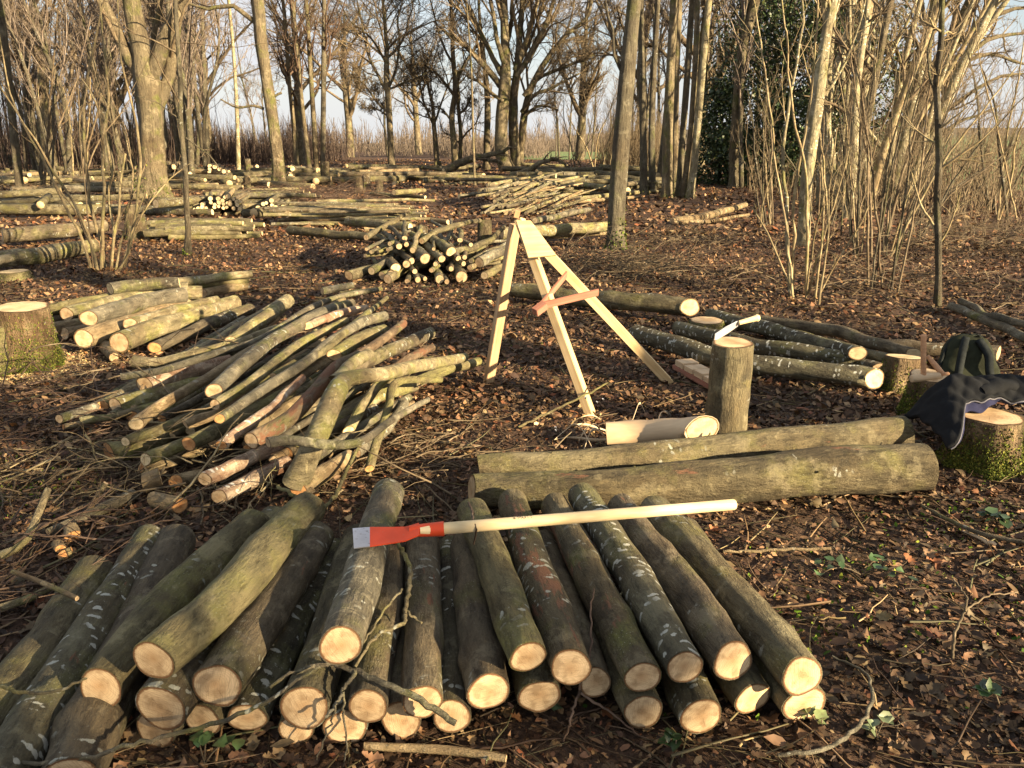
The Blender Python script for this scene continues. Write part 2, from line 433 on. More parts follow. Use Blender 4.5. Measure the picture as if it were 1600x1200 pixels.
def wood_mat(name, c1, c2, axis=0, scale=1.0, rough=0.6, knots=True):
    m, nt, b = new_mat(name)
    tc = N(nt, 'ShaderNodeTexCoord'); oi = N(nt, 'ShaderNodeObjectInfo')
    off = nt.nodes.new('ShaderNodeVectorMath'); off.operation = 'SCALE'; off.inputs[0].default_value = (5.0, 3.0, 7.0)
    nt.links.new(oi.outputs['Random'], off.inputs['Scale'])
    add = nt.nodes.new('ShaderNodeVectorMath'); add.operation = 'ADD'
    nt.links.new(tc.outputs['Object'], add.inputs[0]); nt.links.new(off.outputs[0], add.inputs[1])
    mp = N(nt, 'ShaderNodeMapping'); s = [60 * scale] * 3; s[axis] = 2.2 * scale
    mp.inputs['Scale'].default_value = s; nt.links.new(add.outputs[0], mp.inputs['Vector'])
    n = N(nt, 'ShaderNodeTexNoise'); n.inputs['Scale'].default_value = 1.0; n.inputs['Detail'].default_value = 6; nt.links.new(mp.outputs[0], n.inputs['Vector'])
    n2 = N(nt, 'ShaderNodeTexNoise'); n2.inputs['Scale'].default_value = 5.0; nt.links.new(add.outputs[0], n2.inputs['Vector'])
    c = mixc(nt, ramp(nt, n.outputs['Fac'], 0.35, 0.7), c1, c2)
    c = mixc(nt, ramp(nt, n2.outputs['Fac'], 0.52, 0.75, (0, 0, 0), (0.5, 0.5, 0.5)), c, tuple(v * 0.6 for v in c1))
    nt.links.new(c, b.inputs['Base Color']); b.inputs['Roughness'].default_value = rough
    bp = N(nt, 'ShaderNodeBump'); bp.inputs['Strength'].default_value = 0.3; bp.inputs['Distance'].default_value = 0.002
    nt.links.new(n.outputs['Fac'], bp.inputs['Height']); nt.links.new(bp.outputs[0], b.inputs['Normal'])
    return m

M['pine'] = wood_mat('sawn_timber', (0.50, 0.35, 0.17), (0.66, 0.50, 0.28))
M['pine_dark'] = wood_mat('sawn_timber_dark', (0.34, 0.22, 0.12), (0.50, 0.35, 0.20))  # darker tone of the sawn timber, used for one leg
M['redwood'] = wood_mat('reddish_timber', (0.24, 0.10, 0.065), (0.36, 0.17, 0.115))
M['peeled'] = wood_mat('peeled_wood', (0.46, 0.33, 0.20), (0.60, 0.45, 0.28), scale=0.5)
M['shaving'] = wood_mat('shaving_wood', (0.55, 0.42, 0.26), (0.68, 0.54, 0.36))
M['handle'] = wood_mat('ash_handle', (0.66, 0.50, 0.27), (0.76, 0.62, 0.38), rough=0.4, scale=0.8)
M['mallet'] = wood_mat('turned_wood', (0.42, 0.22, 0.11), (0.55, 0.31, 0.17), rough=0.6)
M['heartwood_side'] = bark_mat('stump_flank', (0.13, 0.08, 0.042), (0.44, 0.32, 0.18), algae=(0.19, 0.19, 0.055), algae_amt=0.25, lichen_amt=0.2, axis='Z', scale=0.9, rough=3, bump=1.0)
M['stump_bark'] = bark_mat('stump_bark', (0.06, 0.045, 0.028), (0.18, 0.145, 0.085), algae=(0.13, 0.14, 0.035), algae_amt=0.45, lichen_amt=0.6, axis='Z', rough=2, bump=0.9)

def plain(name, col, rough=0.5, metal=0.0, nscale=20, var=0.25, bump=0.0):
    m, nt, b = new_mat(name)
    tc = N(nt, 'ShaderNodeTexCoord')
    n = N(nt, 'ShaderNodeTexNoise'); n.inputs['Scale'].default_value = nscale; n.inputs['Detail'].default_value = 5
    nt.links.new(tc.outputs['Object'], n.inputs['Vector'])
    c = mixc(nt, ramp(nt, n.outputs['Fac'], 0.3, 0.7), tuple(v * (1 - var) for v in col), col)
    nt.links.new(c, b.inputs['Base Color']); b.inputs['Roughness'].default_value = rough; b.inputs['Metallic'].default_value = metal
    if bump:
        bp = N(nt, 'ShaderNodeBump'); bp.inputs['Strength'].default_value = bump; bp.inputs['Distance'].default_value = 0.004
        nt.links.new(n.outputs['Fac'], bp.inputs['Height']); nt.links.new(bp.outputs[0], b.inputs['Normal'])
    return m
M['red_paint'] = plain('red_painted_steel', (0.62, 0.055, 0.02), 0.4, 0.0, 30, 0.15)
def worn(name, base, under, lo, hi, rough, metal):
    m, nt, b = new_mat(name); tc = N(nt, 'ShaderNodeTexCoord')
    n = N(nt, 'ShaderNodeTexNoise'); n.inputs['Scale'].default_value = 55; n.inputs['Detail'].default_value = 9; n.inputs['Roughness'].default_value = 0.75
    mp = N(nt, 'ShaderNodeMapping'); mp.inputs['Scale'].default_value = (1, 2.2, 1); nt.links.new(tc.outputs['Object'], mp.inputs['Vector']); nt.links.new(mp.outputs[0], n.inputs['Vector'])
    n2 = N(nt, 'ShaderNodeTexNoise'); n2.inputs['Scale'].default_value = 9; nt.links.new(tc.outputs['Object'], n2.inputs['Vector'])
    c = mixc(nt, ramp(nt, n2.outputs['Fac'], .35, .7), tuple(v * .72 for v in base), base)
    c = mixc(nt, ramp(nt, n.outputs['Fac'], lo, hi), c, under)
    nt.links.new(c, b.inputs['Base Color']); b.inputs['Roughness'].default_value = rough; b.inputs['Metallic'].default_value = metal
    return m
M['red_paint'] = worn('worn_red_paint', (0.68, 0.075, 0.025), (0.30, 0.16, 0.11), .62, .68, .42, 0.0)
M['steel'] = plain('bare_steel', (0.55, 0.56, 0.60), 0.32, 0.9, 40, 0.3)
M['steel'] = worn('worn_steel', (0.50, 0.51, 0.56), (0.18, 0.15, 0.13), .56, .66, .38, 0.75)
M['blade'] = plain('polished_blade', (0.8, 0.8, 0.82), 0.28, 0.6, 30, 0.12)
M['black'] = plain('black_print', (0.03, 0.03, 0.03), 0.6)
M['jacket'] = plain('black_jacket_cloth', (0.011, 0.012, 0.014), 0.6, 0, 25, 0.4, 0.6)
M['lining'] = plain('navy_lining_cloth', (0.022, 0.024, 0.06), 0.7, 0, 25, 0.4, 0.5)
M['zip'] = plain('grey_zip_tape', (0.10, 0.10, 0.12), 0.5, 0, 60, 0.4)
M['pack'] = plain('dark_olive_pack_cloth', (0.03, 0.034, 0.02), 0.5, 0, 30, 0.4, 0.5)
M['pack_strap'] = plain('black_padded_strap', (0.02, 0.024, 0.024), 0.5, 0, 40, 0.4, 0.4)
M['buckle'] = plain('pale_plastic_buckle', (0.6, 0.62, 0.66), 0.4)
M['sawdust'] = plain('sawdust', (0.55, 0.40, 0.21), 0.95, 0, 40, 0.4, 0.8)

for k_ in ('jacket', 'pack', 'pack_strap', 'lining'):
    pb = M[k_].node_tree.nodes['Principled BSDF']; pb.inputs['Roughness'].default_value = 0.85; pb.inputs['Specular IOR Level'].default_value = 0.12

def tint_mat(name, rough=0.8, trans=0.0, spec=0.25, noise_scale=60):
    m, nt, b = new_mat(name)
    at = N(nt, 'ShaderNodeAttribute'); at.attribute_name = 'tint'
    tc = N(nt, 'ShaderNodeTexCoord')
    n = N(nt, 'ShaderNodeTexNoise'); n.inputs['Scale'].default_value = noise_scale; n.inputs['Detail'].default_value = 4
    nt.links.new(tc.outputs['Object'], n.inputs['Vector'])
    c = mixc(nt, ramp(nt, n.outputs['Fac'], 0.35, 0.7, (0, 0, 0), (0.55, 0.55, 0.55)), at.outputs['Color'], mixc(nt, 1.0, at.outputs['Color'], (0.45, 0.42, 0.4), 'MULTIPLY'))
    nt.links.new(c, b.inputs['Base Color']); b.inputs['Roughness'].default_value = rough
    b.inputs['Specular IOR Level'].default_value = spec
    return m
M['litter'] = tint_mat('fallen_leaf', 0.7, spec=0.3)
M['green_leaf'] = tint_mat('green_leaf', 0.42, spec=0.5)
M['moss'] = tint_mat('moss', 0.9, spec=0.1)

# ground
m, nt, b = new_mat('woodland_ground')
geo = N(nt, 'ShaderNodeNewGeometry')
def gnoise(s, d=6, r=0.6):
    n = N(nt, 'ShaderNodeTexNoise'); n.inputs['Scale'].default_value = s; n.inputs['Detail'].default_value = d; n.inputs['Roughness'].default_value = r
    nt.links.new(geo.outputs['Position'], n.inputs['Vector']); return n.outputs['Fac']
ga, gb, gc = gnoise(38, 8, 0.75), gnoise(1.1, 4), gnoise(9, 6, 0.7)
soil = mixc(nt, ramp(nt, ga, 0.35, 0.68), (0.022, 0.013, 0.008), (0.16, 0.095, 0.06))
soil = mixc(nt, ramp(nt, gc, 0.45, 0.7, (0, 0, 0), (0.6, 0.6, 0.6)), soil, (0.09, 0.05, 0.03))
soil = mixc(nt, ramp(nt, gb, 0.55, 0.75, (0, 0, 0), (0.35, 0.35, 0.35)), soil, (0.07, 0.065, 0.025))
sep = N(nt, 'ShaderNodeSeparateXYZ'); nt.links.new(geo.outputs['Position'], sep.inputs[0])
edge0 = math_n(nt, 'ADD', sep.outputs['X'], math_n(nt, 'MULTIPLY', gb, 2.0))
edge = math_n(nt, 'ADD', edge0, math_n(nt, 'MULTIPLY', math_n(nt, 'GREATER_THAN', sep.outputs['Y'], 62.0), 15.0))
fx = math_n(nt, 'GREATER_THAN', edge, 17.0)
fy = math_n(nt, 'GREATER_THAN', sep.outputs['Y'], 20.0)
gf = gnoise(0.35, 5)
grass = mixc(nt, ramp(nt, gf, 0.4, 0.62), (0.16, 0.17, 0.07), (0.14, 0.22, 0.08))
far_c = mixc(nt, ramp(nt, gnoise(0.06, 6, 0.7), 0.4, 0.6), (0.10, 0.075, 0.05), (0.15, 0.12, 0.07))
c = mixc(nt, math_n(nt, 'MULTIPLY', fx, fy), soil, grass)
ff = N(nt, 'ShaderNodeMapRange'); ff.inputs['From Min'].default_value = 105; ff.inputs['From Max'].default_value = 150
nt.links.new(sep.outputs['Y'], ff.inputs['Value'])
c = mixc(nt, ff.outputs[0], c, far_c)
nt.links.new(c, b.inputs['Base Color']); b.inputs['Roughness'].default_value = 0.95
bp = N(nt, 'ShaderNodeBump'); bp.inputs['Strength'].default_value = 1.0; bp.inputs['Distance'].default_value = 0.03
nt.links.new(math_n(nt, 'ADD', ga, gc), bp.inputs['Height']); nt.links.new(bp.outputs[0], b.inputs['Normal'])
M['ground'] = m
# ================================================================== GROUND
def build_ground():
    radial = np.concatenate([[0.0], np.geomspace(0.4, 700, 150)])
    nA = 380
    a = np.linspace(0, 2 * math.pi, nA, endpoint=False)
    X = radial[:, None] * np.sin(a)[None, :]; Y = radial[:, None] * np.cos(a)[None, :]
    Z = ground_z(X, Y)
    V = np.stack([X, Y, Z], -1).reshape(-1, 3)
    i = np.arange(len(radial) - 1)[:, None] * nA; j = np.arange(nA)[None, :]; j2 = (j + 1) % nA
    F = np.stack([i + j, i + j2, i + nA + j2, i + nA + j], -1).reshape(-1, 4)
    F = F[nA:]
    tri = np.stack([np.zeros(nA, int), nA + j2[0], nA + j[0]], -1)
    F = F[:, ::-1]
    o = link('ground', fast_mesh('ground', V, [F, tri], M['ground']), kind='structure')
build_ground()

# ------------------------------------------------------------------ leaf litter and small debris
def templates():
    T = []
    # lobed oak leaf, two halves about a midrib
    prof = [(0, 0.02), (0.12, 0.10), (0.22, 0.20), (0.30, 0.13), (0.42, 0.30), (0.52, 0.18), (0.64, 0.33), (0.75, 0.2), (0.86, 0.22), (1.0, 0.03)]
    for curl, fold in ((0.15, 0.25), (-0.35, 0.4), (0.5, -0.3), (0.9, 0.5)):
        v = []
        for x, w in prof:
            for s in (-1, 0, 1):
                y = s * w
                z = curl * (x - 0.5) ** 2 + fold * abs(y) - 0.0 + 0.05 * math.sin(9 * x + s)
                v.append((x - 0.5, y, z))
        f = []
        for k in range(len(prof) - 1):
            f += [(3 * k, 3 * k + 1, 3 * k + 4, 3 * k + 3), (3 * k + 1, 3 * k + 2, 3 * k + 5, 3 * k + 4)]
        T.append((np.array(v), np.array(f)))
    # plain pointed leaf
    for curl, fold in ((0.2, 0.4), (-0.5, 0.6), (1.0, -0.4)):
        v = []
        for x, w in ((0, 0.02), (0.25, 0.22), (0.6, 0.24), (1, 0.01)):
            for s in (-1, 0, 1):
                v.append((x - 0.5, s * w, curl * (x - 0.5) ** 2 + fold * abs(s * w)))
        f = []
        for k in range(3):
            f += [(3 * k, 3 * k + 1, 3 * k + 4, 3 * k + 3), (3 * k + 1, 3 * k + 2, 3 * k + 5, 3 * k + 4)]
        T.append((np.array(v), np.array(f)))
    return T
LEAF = templates()
SIMPLE = (np.array([(-0.5, 0, 0.05), (0, -0.28, 0.0), (0.5, 0, 0.12), (0, 0.28, 0.1)]), np.array([(0, 1, 2, 3)]))
BENT = (np.array([(-0.5, -0.12, 0.0), (-0.5, 0.16, 0.08), (0.05, -0.3, 0.18), (0, 0.3, 0.1), (0.5, -0.06, 0.0), (0.48, 0.1, 0.1)]), np.array([(0, 2, 3, 1), (2, 4, 5, 3)]))

SHRED = (np.array([(-0.5, 0.05, 0.0), (-0.1, -0.16, 0.10), (0.5, -0.03, 0.02), (0.22, 0.2, 0.14), (-0.15, 0.11, 0.02)]), np.array([(0, 1, 4), (1, 2, 3), (1, 3, 4)]))

def rot_mats(yaw, pitch, roll):
    cy, sy, cp, sp, cr, sr = np.cos(yaw), np.sin(yaw), np.cos(pitch), np.sin(pitch), np.cos(roll), np.sin(roll)
    z = np.zeros_like(yaw); o = np.ones_like(yaw)
    Rz = np.stack([np.stack([cy, -sy, z], -1), np.stack([sy, cy, z], -1), np.stack([z, z, o], -1)], -2)
    Ry = np.stack([np.stack([cp, z, sp], -1), np.stack([z, o, z], -1), np.stack([-sp, z, cp], -1)], -2)
    Rx = np.stack([np.stack([o, z, z], -1), np.stack([z, cr, -sr], -1), np.stack([z, sr, cr], -1)], -2)
    return Rz @ Ry @ Rx

def scatter(pos, size, tilt, temps, cols, rg):
    n = len(pos)
    R = rot_mats(rg.uniform(0, 6.283, n), rg.normal(0, tilt, n), rg.normal(0, tilt, n))
    which = rg.integers(0, len(temps), n)
    Vs, Fd, Cs, off = [], {}, [], 0
    for k, (tv, tf) in enumerate(temps):
        idx = np.where(which == k)[0]
        if not len(idx): continue
        v = np.einsum('nij,mj->nmi', R[idx], tv) * size[idx][:, None, None] + pos[idx][:, None, :]
        f = tf[None] + (np.arange(len(idx)) * len(tv))[:, None, None] + off
        Vs.append(v.reshape(-1, 3)); Fd.setdefault(tf.shape[1], []).append(f.reshape(-1, tf.shape[1]))
        Cs.append(np.repeat(cols[idx], len(tv), axis=0)); off += len(idx) * len(tv)
    return np.concatenate(Vs), [np.concatenate(x) for x in Fd.values()], np.concatenate(Cs)

def leaf_cols(n, rg, pal=None, w=None):
    pal = np.array(pal if pal is not None else [(0.05, 0.028, 0.017), (0.11, 0.062, 0.037), (0.19, 0.108, 0.062), (0.27, 0.16, 0.092), (0.38, 0.25, 0.15), (0.20, 0.082, 0.04), (0.16, 0.115, 0.075)])
    w = w or [0.24, 0.22, 0.19, 0.12, 0.07, 0.06, 0.10]
    c = pal[rg.choice(len(pal), n, p=np.array(w) / sum(w))]
    return np.clip(c * rg.uniform(0.65, 1.3, (n, 1)) * rg.uniform(0.92, 1.08, (n, 3)) * np.array([[1.02, 1.0, 0.86]]), 0.005, 0.8)

def patch_tone(x, y):
    f = np.sin(x * 1.9 + 0.7 * np.sin(y * 2.3)) * np.sin(y * 2.2 + 1.1 * np.sin(x * 1.3)) + 0.6 * np.sin(x * 5.1 + 2 * np.sin(y * 3.7)) * np.sin(y * 4.3 + x)
    return (0.78 + 0.30 * np.clip(f, -1, 1))[:, None]

def ring_points(n, r0, r1, half, rg, bias=1.0):
    u = rg.uniform(0, 1, n) ** bias
    r = np.sqrt(r0 ** 2 + (r1 ** 2 - r0 ** 2) * u)
    a = rg.uniform(-half, half, n)
    return r * np.sin(a), r * np.cos(a)

def litter():
    rg = np.random.default_rng(5)
    half = 0.78
    x, y = ring_points(12500, 1.2, 5.0, half, rg)
    keep = (np.sin(x * 3.1 + 1) * np.sin(y * 2.7) + rg.normal(0, .7, len(x)) + 0.55 * smooth(0.4, 2.0, x)) > -0.15
    x, y = x[keep], y[keep]; n = len(x)
    pos = np.stack([x, y, ground_z(x, y) + rg.uniform(0.002, 0.022, n)], -1)
    V, F, C = scatter(pos, rg.uniform(0.022, 0.07, n), 0.26, LEAF, leaf_cols(n, rg) * patch_tone(x, y), rg)
    link('leaf_litter', fast_mesh('leaf_litter', V, F, M['litter'], color=C), kind='stuff', label='brown oak and chestnut leaves lying over the near ground', category='leaf litter')
    # small crumbs, flakes and broken leaf between the leaves
    x, y = ring_points(85000, 1.2, 7.5, half, rg, 1.25); n = len(x)
    pos = np.stack([x, y, ground_z(x, y) + rg.uniform(0.0, 0.014, n)], -1)
    V, F, C = scatter(pos, rg.uniform(0.006, 0.034, n), 0.5, [SIMPLE, BENT, SHRED], leaf_cols(n, rg) * patch_tone(x, y), rg)
    link('leaf_crumbs', fast_mesh('leaf_crumbs', V, F, M['litter'], color=C), kind='stuff', label='broken leaf crumbs and bark flakes among the leaves', category='debris')
    x, y = ring_points(85000, 4.4, 15, half, rg, 1.15); n = len(x)
    pos = np.stack([x, y, ground_z(x, y) + rg.uniform(0.0, 0.03, n)], -1)
    V, F, C = scatter(pos, rg.uniform(0.018, 0.075, n), 0.5, [BENT, SHRED, SIMPLE], leaf_cols(n, rg) * patch_tone(x, y), rg)
    link('leaf_litter', fast_mesh('leaf_litter_mid', V, F, M['litter'], color=C), kind='stuff', label='reddish brown leaf carpet in the middle of the clearing', category='leaf litter')
    x, y = ring_points(90000, 14, 62, half, rg, 1.35); k = x < 15 + rg.normal(0, 1, len(x)); x, y = x[k], y[k]; n = len(x)
    pos = np.stack([x, y, ground_z(x, y) + rg.uniform(0.0, 0.05, n)], -1)
    V, F, C = scatter(pos, rg.uniform(0.05, 0.17, n), 0.45, [SIMPLE], leaf_cols(n, rg), rg)
    link('leaf_litter', fast_mesh('leaf_litter_far', V, F, M['litter'], color=C), kind='stuff', label='leaf carpet of the far clearing under the oaks', category='leaf litter')
    # fine twigs lying everywhere
    n = 4200
    x, y = ring_points(n, 1.3, 11, half, rg, 1.3)
    L = rg.uniform(0.06, 0.5, n) * (0.8 + y * 0.05); a = rg.uniform(0, math.pi, n)
    s = np.linspace(-0.5, 0.5, 5)
    P = np.zeros((n, 5, 3))
    bend = rg.normal(0, 0.16, (n, 1)) * (s[None] ** 2)
    P[:, :, 0] = x[:, None] + (np.cos(a)[:, None] * s - np.sin(a)[:, None] * bend) * L[:, None] + rg.normal(0, .004, (n, 5))
    P[:, :, 1] = y[:, None] + (np.sin(a)[:, None] * s + np.cos(a)[:, None] * bend) * L[:, None] + rg.normal(0, .004, (n, 5))
    P[:, :, 2] = ground_z(P[:, :, 0], P[:, :, 1]) + rg.uniform(0.004, 0.03, (n, 1)) + (rg.uniform(-.08, .12, (n, 1)) * s[None]) * L[:, None]
    R = rg.uniform(0.0012, 0.0045, (n, 1)) * (1 + 0.06 * y[:, None]) * np.linspace(1.1, 0.5, 5)[None]
    V, F = tubes(P, R, 3)
    C = np.repeat(leaf_cols(n, rg, [(0.06, 0.04, 0.025), (0.14, 0.10, 0.06), (0.28, 0.2, 0.12), (0.1, 0.09, 0.05)], [3, 3, 1.2, 1.5]), 15, axis=0)
    link('ground_twigs', fast_mesh('ground_twigs', V, F, M['litter'], color=C), kind='stuff', label='thin dead twigs scattered over the leaf litter', category='twigs')
    # moss and grass tufts
    x, y = [], []
    for (px, py, sp, k) in ((1310, 905, .22, 110), (1370, 1010, .25, 40), (1240, 985, .12, 60), (1560, 800, .2, 160), (1480, 840, .2, 120), (60, 770, .25, 260), (20, 735, .2, 200), (265, 800, .1, 60), (960, 385, .25, 300), (1050, 1080, .12, 40), (350, 445, .12, 120), (700, 560, .3, 120), (1560, 960, .2, 90), (870, 350, .3, 50)):
        g, _ = G(px, py); x.append(rg.normal(g[0], sp, k)); y.append(rg.normal(g[1], sp * .8, k))
    x, y = np.concatenate(x), np.concatenate(y); n = len(x)
    pos = np.stack([x, y, ground_z(x, y) + 0.01], -1)
    V, F, C = scatter(pos, rg.uniform(0.008, 0.028, n), 1.0, [SIMPLE, BENT], leaf_cols(n, rg, [(0.09, 0.15, 0.02), (0.17, 0.22, 0.04), (0.05, 0.09, 0.02)], [1, 1, 1]), rg)
    link('moss_tufts', fast_mesh('moss_tufts', V, F, M['moss'], color=C), kind='stuff', label='small green tufts of moss and grass in the litter', category='moss')
litter()

def bramble(px, py, n, spread, size, label, pal=((0.05, 0.10, 0.03), (0.09, 0.15, 0.05), (0.035, 0.06, 0.02))):
    rg = np.random.default_rng(int(px * 7 + py))
    g, _ = G(px, py)
    g[2] = float(ground_z(g[0], g[1]))
    root = empty('bramble_sprig', tuple(g), label, 'plant')
    P = np.zeros((n, 5, 3)); s = np.linspace(0, 1, 5)
    a = rg.uniform(0, 6.28, n); L = rg.uniform(.5, 1, n) * spread
    for j in range(5):
        P[:, j, 0] = np.cos(a) * L * s[j]; P[:, j, 1] = np.sin(a) * L * s[j] * .8; P[:, j, 2] = 0.01 + 0.06 * np.sin(s[j] * 2.6) * (0.6 + L)
    V, F = tubes(P, np.full((n, 5), 0.0022), 4)
    link('stem', fast_mesh('stem', V, F, M['twig']), root)
    for q in range(n):
        for j in (2, 3, 4):
            tv, tf = LEAF[4 + (q + j) % 3]
            R = rot_mats(np.array([a[q] + rg.normal(0, 1)]), np.array([rg.normal(0, .3)]), np.array([rg.normal(0, .3)]))[0]
            v = (tv * [1, 1.5, 0.8]) @ R.T * size * rg.uniform(.7, 1.2) + P[q, j] + [0, 0, 0.008]
            c = np.array(pal)[rg.integers(0, 3)] * rg.uniform(.7, 1.2)
            link('leaf', fast_mesh('leaf', v, tf, M['green_leaf'], color=np.tile(c, (len(v), 1))), root)
bramble(1345, 905, 5, 0.20, 0.042, 'low green bramble leaves in a patch on the leaf litter right of the log pile')
bramble(1055, 1165, 2, 0.07, 0.045, 'pointed green leaves sprouting at the bottom edge below the log ends')
bramble(1370, 1150, 2, 0.06, 0.05, 'two pale green leaves on the litter below the rightmost log end', ((0.16, 0.2, 0.10), (0.13, 0.17, 0.08), (0.2, 0.23, 0.12)))
bramble(1275, 1135, 2, 0.05, 0.05, 'pale green leaf pair touching the lower rightmost log end', ((0.16, 0.2, 0.08), (0.13, 0.17, 0.07), (0.2, 0.23, 0.1)))
bramble(845, 1110, 2, 0.05, 0.045, 'dark green leaf pair in front of the cut log end below centre')
bramble(1560, 820, 3, 0.12, 0.06, 'broad dark green leaves at the right edge beyond the logs', ((0.05, 0.085, 0.035), (0.04, 0.07, 0.03), (0.07, 0.1, 0.05)))
0 and bramble(1475, 890, 2, 0.08, 0.07, 'single dark green leaf clump halfway between the bramble patch and the right edge')
bramble(1560, 1110, 2, 0.06, 0.05, 'dark green leaf lying under an orange leaf at the lower right')
bramble(320, 1195, 3, 0.1, 0.05, 'small grey green sprig at the bottom edge in front of the left logs')

# ================================================================== TREES
def clean_pts(poly, Y, base=True):
    out, rad = [], []
    for i, p in enumerate(poly):
        px, py, rp = p[:3]; dy = p[3] if len(p) > 3 else 0.0
        w, t = AT(px, py, Y + dy)
        out.append(w); rad.append(rp * t / FPX)
    return np.array(out), np.array(rad)

def finish(name, V, F, mat, root, org, **kw):
    if name in ('twigs', 'crown'): kw['kind'] = 'stuff'
    return link(name, fast_mesh(name, V - org, F, mat), root, **kw)

def tree(name, label, category, base, trunk, limbs=(), mat='trunk_tan', twig='twig', k=(9, 7, 6), Lf=(0.5, 0.5, 0.5), t0=0.35, ang=0.75, up=0.12, wig=0.16, rise=6.0, group=None, seed=1, flare=1.5, lumps=0.05, sides=14, grow_trunk=True, lop=True, minr=0.004, moss=0):
    """trunk / limbs: photo points (px, py, radius px[, metres nearer or farther]); the tree stands where its base meets the ground"""
    rg = np.random.default_rng(seed)
    g, t = G(*base)
    Y = g[1]
    gz = float(ground_z(g[0], g[1]))
    org = np.array([g[0], g[1], gz])
    root = empty(name, tuple(org), label, category, group)
    P, R = clean_pts(trunk, Y)
    P[0] = org + [P[0][0] - org[0], 0, -0.05] if abs(P[0][2] - gz) < 0.6 else P[0]
    # the stem goes on above the top of the photograph
    if rise > 0:
        d = nrm(P[-1] - P[-2])
        d = nrm(d + np.array([0, 0, .3]))
        P = np.vstack([P, P[-1] + d * rise * 0.5 + rg.normal(0, .12, 3), P[-1] + d * rise + rg.normal(0, .3, 3)])
        R = np.concatenate([R, [R[-1] * 0.75, R[-1] * 0.35]])
    L = np.linalg.norm(P[1:] - P[:-1], axis=1).sum()
    n = int(np.clip(L / 0.35, 14, 44))
    Pc, Rc = catmull(P, R, n)
    h = Pc[:, 2] - gz
    Rc = Rc * (1 + (flare - 1) * np.exp(-np.maximum(h, 0) / (0.9 * R[0] + 0.08)))
    V, F = tubes(Pc[None], Rc[None], sides)
    # fluted, lumpy stem
    a = np.tile(np.arange(sides) / sides * 6.283, n)
    hh = np.repeat(h, sides); ctr = np.repeat(Pc, sides, 0)
    f = 1 + lumps * (np.sin(3 * a + seed + hh * .6) + .6 * np.sin(5 * a + 2 * seed - hh * 1.1) * 1 + .5 * np.sin(hh * 4.1 + a * 2)) * (1 + 1.5 * np.exp(-np.maximum(hh, 0) / .35))
    V = ctr + (V - ctr) * f[:, None]
    finish('trunk', V, F, M[mat], root, org)
    allP = [(Pc, Rc)]
    for lb in limbs:
        p, r = clean_pts(lb, Y)
        if rise > 0 and lb[-1][1] <= 20:
            d = nrm(nrm(p[-1] - p[-2]) + np.array([0, 0, .25]))
            p = np.vstack([p, p[-1] + d * rise * .6 + rg.normal(0, .2, 3)]); r = np.concatenate([r, [r[-1] * .3]])
        LL = np.linalg.norm(p[1:] - p[:-1], axis=1).sum()
        m_ = int(np.clip(LL / 0.3, 8, 28))
        pc, rc = catmull(p, r, m_)
        pc[1:-1] += rg.normal(0, 0.012 * LL / m_ * 3, (m_ - 2, 3))
        v, fF = tubes(pc[None], rc[None], 10)
        finish('limb', v, fF, M[mat], root, org)
        allP.append((pc, rc))
    parts = []
    if k:
        src = allP if (grow_trunk or len(allP) == 1) else allP[1:]
        for q, (pc, rc) in enumerate(src):
            pc2, rc2 = pc[None], rc[None]
            tt0 = t0 if q == 0 and grow_trunk else 0.15
            kk = k[0] if q == 0 and grow_trunk else max(3, int(k[0] * 0.7))
            A, AR = grow(pc2, rc2, kk, 9, tt0, 1.0, Lf[0] if q == 0 else Lf[0] * 1.3, ang, up, wig, 0.55, rg, minr=minr * 2)
            parts.append(tubes(A, AR, 5))
            if len(k) > 1:
                Bp, BR = grow(A, AR, k[1], 6, 0.15, 1.0, Lf[1], 0.8, up * .6, wig * 1.2, 0.6, rg, minr=minr * 1.3)
                parts.append(tubes(Bp, BR, 3))
            if len(k) > 2:
                Cp, CR = grow(Bp, BR, k[2], 4, 0.1, 1.0, Lf[2], 0.8, up * .5, wig * 1.5, 0.6, rg, minr=minr)
                parts.append(tubes(Cp, CR, 3))
        V, F = merge(parts)
        finish('crown', V, F, M[twig], root, org)
    if moss:
        n = moss
        hz = rg.exponential(0.22, n) * (R[0] / .25); aa = rg.uniform(0, 6.28, n)
        rr = R[0] * (1 + (flare - 1) * np.exp(-hz / (0.9 * R[0] + 0.08))) * 1.04
        pos = np.stack([Pc[0, 0] + rr * np.cos(aa), Pc[0, 1] + rr * np.sin(aa), gz + hz], -1)
        V, F, C = scatter(pos, rg.uniform(.02, .06, n), 1.2, [SIMPLE, BENT], leaf_cols(n, rg, [(0.08, 0.12, 0.02), (0.15, 0.18, 0.04), (0.05, 0.07, 0.02)], [1, 1, 1]), rg)
        link('moss', fast_mesh('moss', V - org, F, M['moss'], color=C), root, kind='stuff')
    return root

